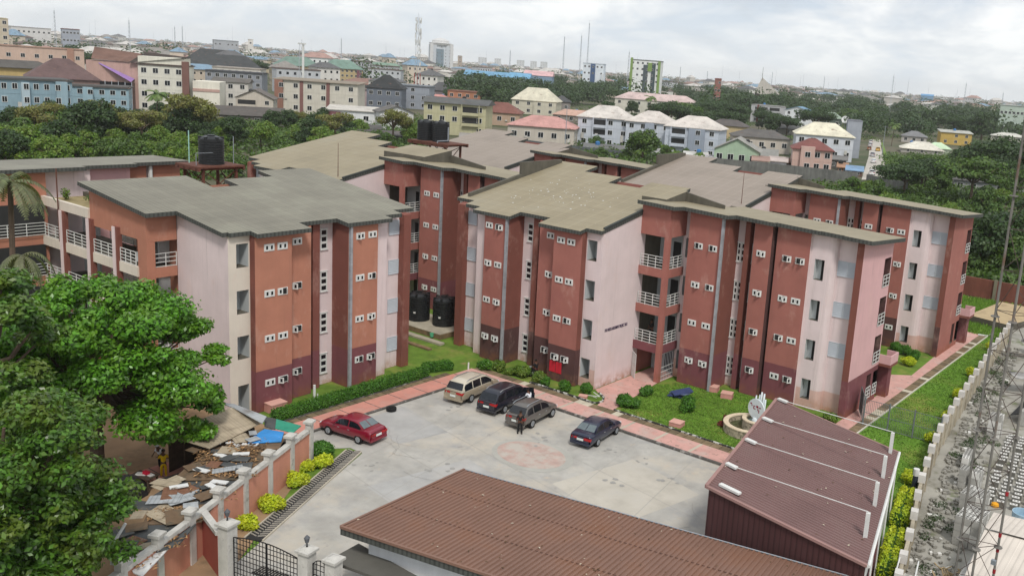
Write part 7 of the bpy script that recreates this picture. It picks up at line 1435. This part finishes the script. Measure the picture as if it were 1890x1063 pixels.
for x, yb, yt, lb in ((1042, 285, 195, 'concrete pole before the salmon-roofed bungalow'), (1628, 285, 232, 'wooden pole on the right of the distant road'), (740, 245, 196, 'concrete pole beside the small white gabled house'), (1730, 262, 236, 'lamp pole near the yellow building on the right')):
    p = at(x, yb); h = zat(p.x, p.y, x, yt); m = MB(); m.beam((p.x, p.y, 0), (p.x, p.y, h), .14, M['galv'], 6, .08); m.beam((p.x-.9, p.y, h-.4), (p.x+.9, p.y, h-.4), .06, M['galv'], 4); tag(m.build('utility_pole'), lb, 'pole')
for x, yb, h, r, c, lb in ((150, 0, 0, 0, 0, ''),): pass

# ================================================================ far city
def yh(x):
    # pixel row of the horizon at column x
    lo, hi = -200, 600
    for _ in range(40):
        mid = (lo+hi)/2
        if ray(x, mid).z > 0: lo = mid
        else: hi = mid
    return lo
def farpos(x, dist): d = ray(x, yh(x)+3); k = dist/math.hypot(d.x, d.y); return Vector((d.x*k, d.y*k, 0))
rc = random.Random(21)
cols = [(214, 208, 196), (196, 184, 168), (206, 196, 180), (180, 184, 190), (214, 190, 160), (186, 160, 146), (220, 218, 214), (170, 150, 136), (200, 176, 130)]
rcols = [(150, 104, 88), (120, 116, 112), (96, 96, 98), (160, 146, 130), (110, 150, 180), (180, 130, 116), (140, 132, 122), (196, 190, 180), (110, 88, 80)]
PV = []
for i in range(14):
    w, d, h = 12+rc.random()*16, 10+rc.random()*10, 5+rc.random()*7; m = MB(); wm_ = wallmat(cols[i % len(cols)]); rm = roofmat(rcols[(i*5+2) % len(rcols)]); m.box(-w/2, w/2, -d/2, d/2, 0, h, wm_); rh = 2+rc.random()*2
    if i % 4 == 3: m.box(-w/2-.3, w/2+.3, -d/2-.3, d/2+.3, h, h+.5, rm)
    else: m.add([(-w/2-.8, -d/2-.8, h), (w/2+.8, -d/2-.8, h), (w/2+.8, d/2+.8, h), (-w/2-.8, d/2+.8, h), (-w/2+d*.45, 0, h+rh), (w/2-d*.45, 0, h+rh)], [(0, 1, 5, 4), (1, 2, 5), (2, 3, 4, 5), (3, 0, 4)], rm)
    n = max(3, int(w/3.4)); s_ = max(1, int(h/3))
    for k in range(s_):
        for j in range(n):
            x = -w/2+w*(j+.5)/n; z = h*(k+.5)/s_
            for sg in (-1, 1): m.box(x-.6, x+.6, sg*(d/2+.02)-.02, sg*(d/2+.02)+.02, z-.6, z+.6, M['glass'])
    PV.append(mesh_of(m, 'city_house'))
cn = 0; placed = []
DESC = ['pale', 'tan', 'cream', 'grey-blue', 'peach', 'dull pink', 'white', 'brownish', 'ochre']
for i in range(900):
    if cn >= 285: break
    x = -60+2010*rc.random(); dist = 480+2600*rc.random()**1.7
    if x > 800 and dist < 900: continue
    if x > 1250 and dist < 1150: continue
    if x < 800 and dist < 560: continue
    p = farpos(x, dist)
    if any((p-q).length < 17+dist*.004 for q in placed): continue
    placed.append(p); k = rc.randrange(14); s_ = 1+.35*(dist/1500)*rc.random(); o = bpy.data.objects.new('city_house', PV[k]); C.objects.link(o); o.location = p; o.rotation_euler = (0, 0, rc.random()*3.1); o.scale = (s_, s_, s_*(.9+.5*rc.random()))
    tag(o, DESC[k % 9]+' low-rise building in the distant city along the horizon', 'building', 'low-rise buildings of the distant city'); cn += 1
m = MB()
for i in range(5200):
    x = -80+2050*rc.random(); dist = 900+5200*rc.random(); p = farpos(x, dist)
    if x > 1250 and dist < 1300: continue
    w, d, h, a = 10+22*rc.random(), 10+16*rc.random(), 4+9*rc.random()**2, rc.random()*3; wm_ = wallmat(rc.choice(cols)); rm = roofmat(rc.choice(rcols)); m.obox(p.x, p.y, 0, w, d, h, a, wm_); m.obox(p.x, p.y, h, w+1.5, d+1.5, 2.2, a, rm, .35)
tag(m.build('far_roofscape'), 'endless low roofs of the city reaching the horizon', 'buildings', kind='stuff')
cl = []
for i in range(420):
    x = -80+2050*rc.random(); dist = 620+3400*rc.random()**1.3; p = farpos(x, dist)
    if x < 700 and dist < 800 and rc.random() < .5: continue
    s_ = 8+9*rc.random(); cl.append((p.x, p.y, s_*.6, s_, s_, s_*.75))
o = bpy.data.objects.new('far_trees', leafmesh('far_trees', cl, 70000, 2.2, 1.5, 8, LM['dark'])); C.objects.link(o); tag(o, 'scattered dark trees reading as one mass between the far city roofs', 'trees', kind='stuff')
def tower(lb, x, dist, wpx, ytop, depth, rot, wall, rf, st, nw, extras=(), cat='building'):
    return hs(lb, x-wpx/2, x+wpx/2, yh(x)+CH*CF/dist, ytop, depth, rot, wall, rf, 'flat', 0, st, nw, cat, .4, extras=extras, dist=dist)
t, w, h = tower('round-shouldered glass and concrete office tower with a stepped crown on the horizon', 814, 1900, 38, 84, 34, 8, (186, 196, 204), (196, 194, 190), 8, 5, extras=((-.05, .1, 0, 1.06, 3, (200, 200, 198)), (.9, 1.05, 0, 1.06, 3, (200, 200, 198)), (.25, .6, 0, .85, 1.5, (96, 130, 150))))
q = MB(); q.lathe((0, 17, h), [(w*.5, 0), (w*.55, 4), (w*.42, 5), (w*.4, 9), (w*.2, 13), (w*.05, 14)], wallmat((200, 198, 194)), 16); q.build('crown', t, world=False)
tower('white and lime green building with dark glass strips on the horizon', 1186, 820, 54, 112, 18, -10, (226, 228, 222), (90, 96, 90), 7, 6, extras=((.0, .08, 0, 1.05, .8, (130, 176, 50)), (.45, .6, 0, .9, .5, (70, 86, 96)), (.72, .86, 0, .95, .6, (56, 80, 84)), (.94, 1.02, 0, 1, .9, (130, 176, 50)), (.6, .74, .75, .95, .9, (130, 176, 50))))
tower('blue and white office block left of the lime green building', 1092, 900, 38, 118, 16, -8, (212, 222, 232), (190, 200, 210), 5, 5, extras=((.38, .6, 0, 1.0, 1.0, (40, 84, 150)), (.9, 1.05, .5, .7, 2, (200, 206, 210))))
tower('small brown slab tower beside the office tower with the crown', 848, 1500, 8, 104, 10, 0, (178, 152, 128), (150, 130, 110), 5, 1)
for i, (x, dd, wp, yt) in enumerate(((890, 3000, 16, 107), (918, 3000, 12, 109), (960, 3000, 14, 112), (984, 2900, 12, 114), (1003, 2900, 13, 115))): tower(['first', 'second', 'third', 'fourth', 'fifth'][i]+' from the left of the five small pale tower blocks on the horizon', x, dd, wp, yt, 18, 0, (196, 198, 200), (180, 182, 184), 7, 3)
tower('wide white hall on a rise at the upper left', 60, 1100, 62, 52, 30, 6, (206, 202, 196), (176, 172, 166), 3, 8); tower('grey office block with a red-brown roof at the upper left', 133, 1000, 28, 55, 16, 4, (150, 160, 176), (140, 80, 70), 4, 5); tower('stepped grey building with a rooftop drum, left of the small white tower', 418, 1200, 42, 76, 20, 4, (160, 164, 170), (120, 124, 130), 3, 6); tower('small white water-tower like block near the yellow flats', 463, 1100, 9, 74, 8, 0, (216, 210, 196), (200, 190, 176), 4, 1)
tower('red-brown small tower at the edge of the wood', 1321, 760, 12, 146, 6, 0, (170, 84, 66), (160, 70, 60), 4, 2)
hs('long blue roofed warehouse beyond the wood, left one', 856, 936, yh(896)+44, yh(896)+28, 26, -6, (186, 206, 216), (88, 158, 206), 'side', 4, 1, 8, 'warehouse', .5, dist=760); hs('long blue roofed warehouse beyond the wood, right one', 938, 976, yh(956)+40, yh(956)+27, 26, -6, (150, 190, 210), (84, 164, 214), 'side', 4, 1, 4, 'warehouse', .5, dist=740); hs('pink roofed warehouse beyond the wood, right of the blue ones', 966, 1018, yh(990)+34, yh(990)+20, 22, -6, (110, 150, 190), (220, 160, 160), 'side', 4, 1, 5, 'warehouse', .5, dist=800); hs('far bright blue roof low on the horizon toward the right', 1700, 1722, yh(1711)+10, yh(1711)+5, 20, 0, (90, 150, 200), (70, 150, 216), 'side', 3, 1, 2, 'warehouse', .5, dist=1700)
hs('pale green flat building on the horizon near the right edge', 1846, 1888, yh(1866)+30, yh(1866)+12, 18, 0, (176, 200, 176), (170, 180, 170), 'flat', 0, 2, 6, 'building', .4, dist=700)
p = farpos(1412, 900); t = thing('church', 'pointed church roof with a cross-topped spire rising over the wood', 'church', (p.x, p.y, 0), math.atan2(p.y, p.x)-PI/2); zt = zat(p.x, p.y, 1403, 143); m = MB(); m.add([(-9, 0, zt*.5), (-3, 0, zt), (24, 0, zt*.25), (-9, 30, zt*.4), (-3, 30, zt*.8), (24, 30, zt*.2)], [(0, 1, 2), (0, 3, 4, 1), (1, 4, 5, 2), (3, 4, 5)], wallmat((196, 186, 168))); m.build('roof', t, world=False); m = MB(); m.beam((-3, 0, zt*.9), (-3, 0, zt*1.32), .3, M['conc'], 5, .12); m.build('spire', t, world=False); m = MB(); m.box(-9, 22, .5, 29, 0, zt*.3, wallmat((196, 186, 168))); m.build('wall', t, world=False)
def latt(lb, x, dist, ytop, wb, wt_, mt, guyed=False):
    p = farpos(x, dist); h = zat(p.x, p.y, x, ytop); t = thing('antenna_mast', lb, 'mast', (p.x, p.y, 0)); m = MB(); n = max(8, int(h/3.2))
    rad = lambda z: wb+(wt_-wb)*z/h
    L3 = [(math.cos(a), math.sin(a)) for a in (0.3, 2.4, 4.5)]
    for i in range(3): m.beam((L3[i][0]*wb, L3[i][1]*wb, 0), (L3[i][0]*wt_, L3[i][1]*wt_, h), max(.09, dist*.00013), mt, 4)
    for k in range(n):
        z0, z1 = h*k/n, h*(k+1)/n
        for i in range(3): a, b_ = L3[i], L3[(i+1) % 3]; m.beam((a[0]*rad(z0), a[1]*rad(z0), z0), (b_[0]*rad(z1), b_[1]*rad(z1), z1), max(.05, dist*.00008), mt, 3)
    m.build('lattice', t, world=False); m = MB(); m.beam((0, 0, h), (0, 0, h*1.05), .08, mt, 4); m.build('tip', t, world=False); return t, h
gl_ = mat('mast_grey', (176, 180, 186), .1); rw = mat('mast_red', (150, 70, 60), .1)
t, h = latt('tall lattice tower hung with white antennas in the middle distance', 771, 520, 32, 2.2, .8, gl_)
m = MB(); r5 = random.Random(2)
for k in range(46): z = h*(.42+.56*r5.random()); a = r5.random()*6.28; m.obox(1.5*math.cos(a), 1.5*math.sin(a), z, .5, .35, 1.7, a, M['white'])
m.build('antenna_panel', t, world=False); m = MB()
for i in range(3): a = (.3, 2.4, 4.5)[i]; m.beam((2.2*math.cos(a), 2.2*math.sin(a), 0), (1.7*math.cos(a), 1.7*math.sin(a), h*.36), .2, rw, 4)
m.build('red_base', t, world=False)
t, h = latt('short thick white tower with dark gear beside a green roof', 557, 420, 80, 1.4, 1.0, gl_); m = MB(); m.box(-2, 2, -.6, .6, h-.6, h, M['white']); m.beam((.9, 0, h*.3), (.9, 0, h), .5, M['white'], 8); m.build('platform', t, world=False)
for x, dd, yt, lb in ((102, 900, 20, 'thin mast at the upper left above the peach block'), (239, 800, 38, 'thin mast over the city left of the cream building'), (323, 1600, 50, 'hair-thin mast left of two, upper left'), (337, 1600, 49, 'hair-thin mast right of two, upper left'), (630, 1500, 72, 'faint mast right of the yellow flats'), (941, 1100, 94, 'slim mast beyond the wood, left of the small tower blocks'), (1039, 1000, 68, 'slim pale mast standing alone left of the mast pair'), (1070, 1000, 66, 'left mast of the tall pair by the blue and white office'), (1083, 1000, 43, 'taller right mast of the pair by the blue and white office'), (1159, 900, 96, 'mast touching the left side of the lime green building'), (1646, 1000, 140, 'lattice mast above the wood toward the right'), (1780, 1000, 154, 'lattice mast right of the far blue roof'), (1850, 1300, 172, 'faint short mast near the right edge'), (1255, 1800, 124, 'faint mast left of the red-brown small tower'), (1305, 1800, 132, 'faint mast near the red-brown small tower'), (1424, 1800, 134, 'faint mast right of the church spire'), (1520, 2200, 142, 'faint mast between church and lattice mast')): latt(lb, x, dd, yt, 1.1, .35, gl_)
for i in range(46):
    x = 20+1860*rc.random(); dist = 1800+2600*rc.random(); p = farpos(x, dist); h = 30+32*rc.random(); m = MB(); m.beam((0, 0, 0), (0, 0, h), dist*.00013, gl_, 3, dist*.00008); o = m.build('far_mast'); o.location = p; tag(o, 'hair-thin far mast on the horizon', 'mast', 'hair-thin masts along the horizon')
# ================================================================ light, sky, haze
SUN_EL, SUN_AZ = math.radians(52), math.atan2(-.62, .78)
sd_ = bpy.data.lights.new('sun', 'SUN'); sd_.energy = 2.4; sd_.angle = math.radians(10); sd_.color = (1, .965, .91); so = bpy.data.objects.new('sun', sd_); scene.collection.objects.link(so)
dirv = Vector((math.cos(SUN_AZ)*math.cos(SUN_EL), math.sin(SUN_AZ)*math.cos(SUN_EL), math.sin(SUN_EL))); so.rotation_euler = dirv.to_track_quat('Z', 'Y').to_euler()
wd_ = bpy.data.worlds.new('World'); scene.world = wd_; wd_.use_nodes = True; nt = wd_.node_tree; N = nt.nodes; Lk = nt.links
for n in list(N): N.remove(n)
out = N.new('ShaderNodeOutputWorld'); bg = N.new('ShaderNodeBackground'); bg2 = N.new('ShaderNodeBackground'); mixs = N.new('ShaderNodeMixShader')
sky = N.new('ShaderNodeTexSky'); sky.sky_type = 'NISHITA'; sky.sun_disc = False; sky.sun_elevation = SUN_EL; sky.sun_rotation = math.atan2(dirv.x, dirv.y); Lk.new(sky.outputs[0], bg.inputs['Color']); bg.inputs['Strength'].default_value = .11
tc = N.new('ShaderNodeTexCoord'); sp = N.new('ShaderNodeSeparateXYZ'); Lk.new(tc.outputs['Generated'], sp.inputs[0])
ad = N.new('ShaderNodeMath'); ad.operation = 'ADD'; ad.inputs[1].default_value = .32; mx0 = N.new('ShaderNodeMath'); mx0.operation = 'MAXIMUM'; mx0.inputs[1].default_value = 0; Lk.new(sp.outputs['Z'], mx0.inputs[0]); Lk.new(mx0.outputs[0], ad.inputs[0])
dv_ = N.new('ShaderNodeVectorMath'); dv_.operation = 'DIVIDE'; cb_ = N.new('ShaderNodeCombineXYZ')
for s_ in 'XYZ': Lk.new(ad.outputs[0], cb_.inputs[s_])
Lk.new(tc.outputs['Generated'], dv_.inputs[0]); Lk.new(cb_.outputs[0], dv_.inputs[1])
def wn(sc, det, w0):
    n = N.new('ShaderNodeTexNoise'); n.inputs['Scale'].default_value = sc; n.inputs['Detail'].default_value = det; n.inputs['Roughness'].default_value = .55; n.inputs['Distortion'].default_value = .3
    mp = N.new('ShaderNodeMapping'); mp.inputs['Location'].default_value = (w0, w0*.7, 0); mp.inputs['Scale'].default_value = (1, 1, 0); Lk.new(dv_.outputs[0], mp.inputs['Vector']); Lk.new(mp.outputs[0], n.inputs['Vector']); return n.outputs['Fac']
cr_ = N.new('ShaderNodeValToRGB'); e = cr_.color_ramp.elements; e[0].position = .38; e[0].color = (*lin((200, 211, 224)), 1); e[1].position = .60; e[1].color = (*lin((255, 255, 254)), 1); e.new(.5).color = (*lin((230, 233, 237)), 1)
Lk.new(wn(2.6, 9, 3.1), cr_.inputs[0])
# lower cloud deck: bluish grey undersides
c2 = N.new('ShaderNodeValToRGB'); e = c2.color_ramp.elements; e[0].position = .5; e[0].color = (0, 0, 0, 1); e[1].position = .68; e[1].color = (1, 1, 1, 1); Lk.new(wn(4.2, 9, 9.4), c2.inputs[0])
mc = N.new('ShaderNodeMix'); mc.data_type = 'RGBA'; mu = N.new('ShaderNodeMath'); mu.operation = 'MULTIPLY'; mu.inputs[1].default_value = .62; Lk.new(c2.outputs[0], mu.inputs[0]); Lk.new(mu.outputs[0], mc.inputs['Factor']); Lk.new(cr_.outputs[0], mc.inputs[6]); mc.inputs[7].default_value = (*lin((192, 200, 210)), 1)
# pale band near the horizon
hz = N.new('ShaderNodeMapRange'); hz.inputs['From Min'].default_value = 0; hz.inputs['From Max'].default_value = .1; hz.inputs['To Min'].default_value = .65; hz.inputs['To Max'].default_value = 0; Lk.new(sp.outputs['Z'], hz.inputs['Value'])
m2 = N.new('ShaderNodeMix'); m2.data_type = 'RGBA'; Lk.new(hz.outputs[0], m2.inputs['Factor']); Lk.new(mc.outputs[2], m2.inputs[6]); m2.inputs[7].default_value = (*lin((232, 238, 242)), 1)
Lk.new(m2.outputs[2], bg2.inputs['Color']); bg2.inputs['Strength'].default_value = 1.12
mixs.inputs[0].default_value = .93; Lk.new(bg.outputs[0], mixs.inputs[1]); Lk.new(bg2.outputs[0], mixs.inputs[2]); Lk.new(mixs.outputs[0], out.inputs['Surface'])
hm_ = bpy.data.materials.new('haze_air'); hm_.use_nodes = True; n = hm_.node_tree.nodes; n.clear(); ho = n.new('ShaderNodeOutputMaterial'); pv = n.new('ShaderNodeVolumePrincipled'); pv.inputs['Density'].default_value = .00010; pv.inputs['Color'].default_value = (.985, .99, 1, 1); pv.inputs['Anisotropy'].default_value = .2; hm_.node_tree.links.new(pv.outputs[0], ho.inputs['Volume'])
m = MB(); m.box(-5200, 3600, -300, 6400, -1.3, 85, hm_); tag(m.build('haze'), 'pale haze over the distant city', 'haze', kind='stuff')
scene.render.engine = 'CYCLES'; scene.cycles.volume_bounces = 1; scene.cycles.max_bounces = 5; scene.cycles.transparent_max_bounces = 6
vs = scene.view_settings; vs.view_transform = 'Standard'; vs.look = 'None'; vs.exposure = 0; vs.gamma = 1
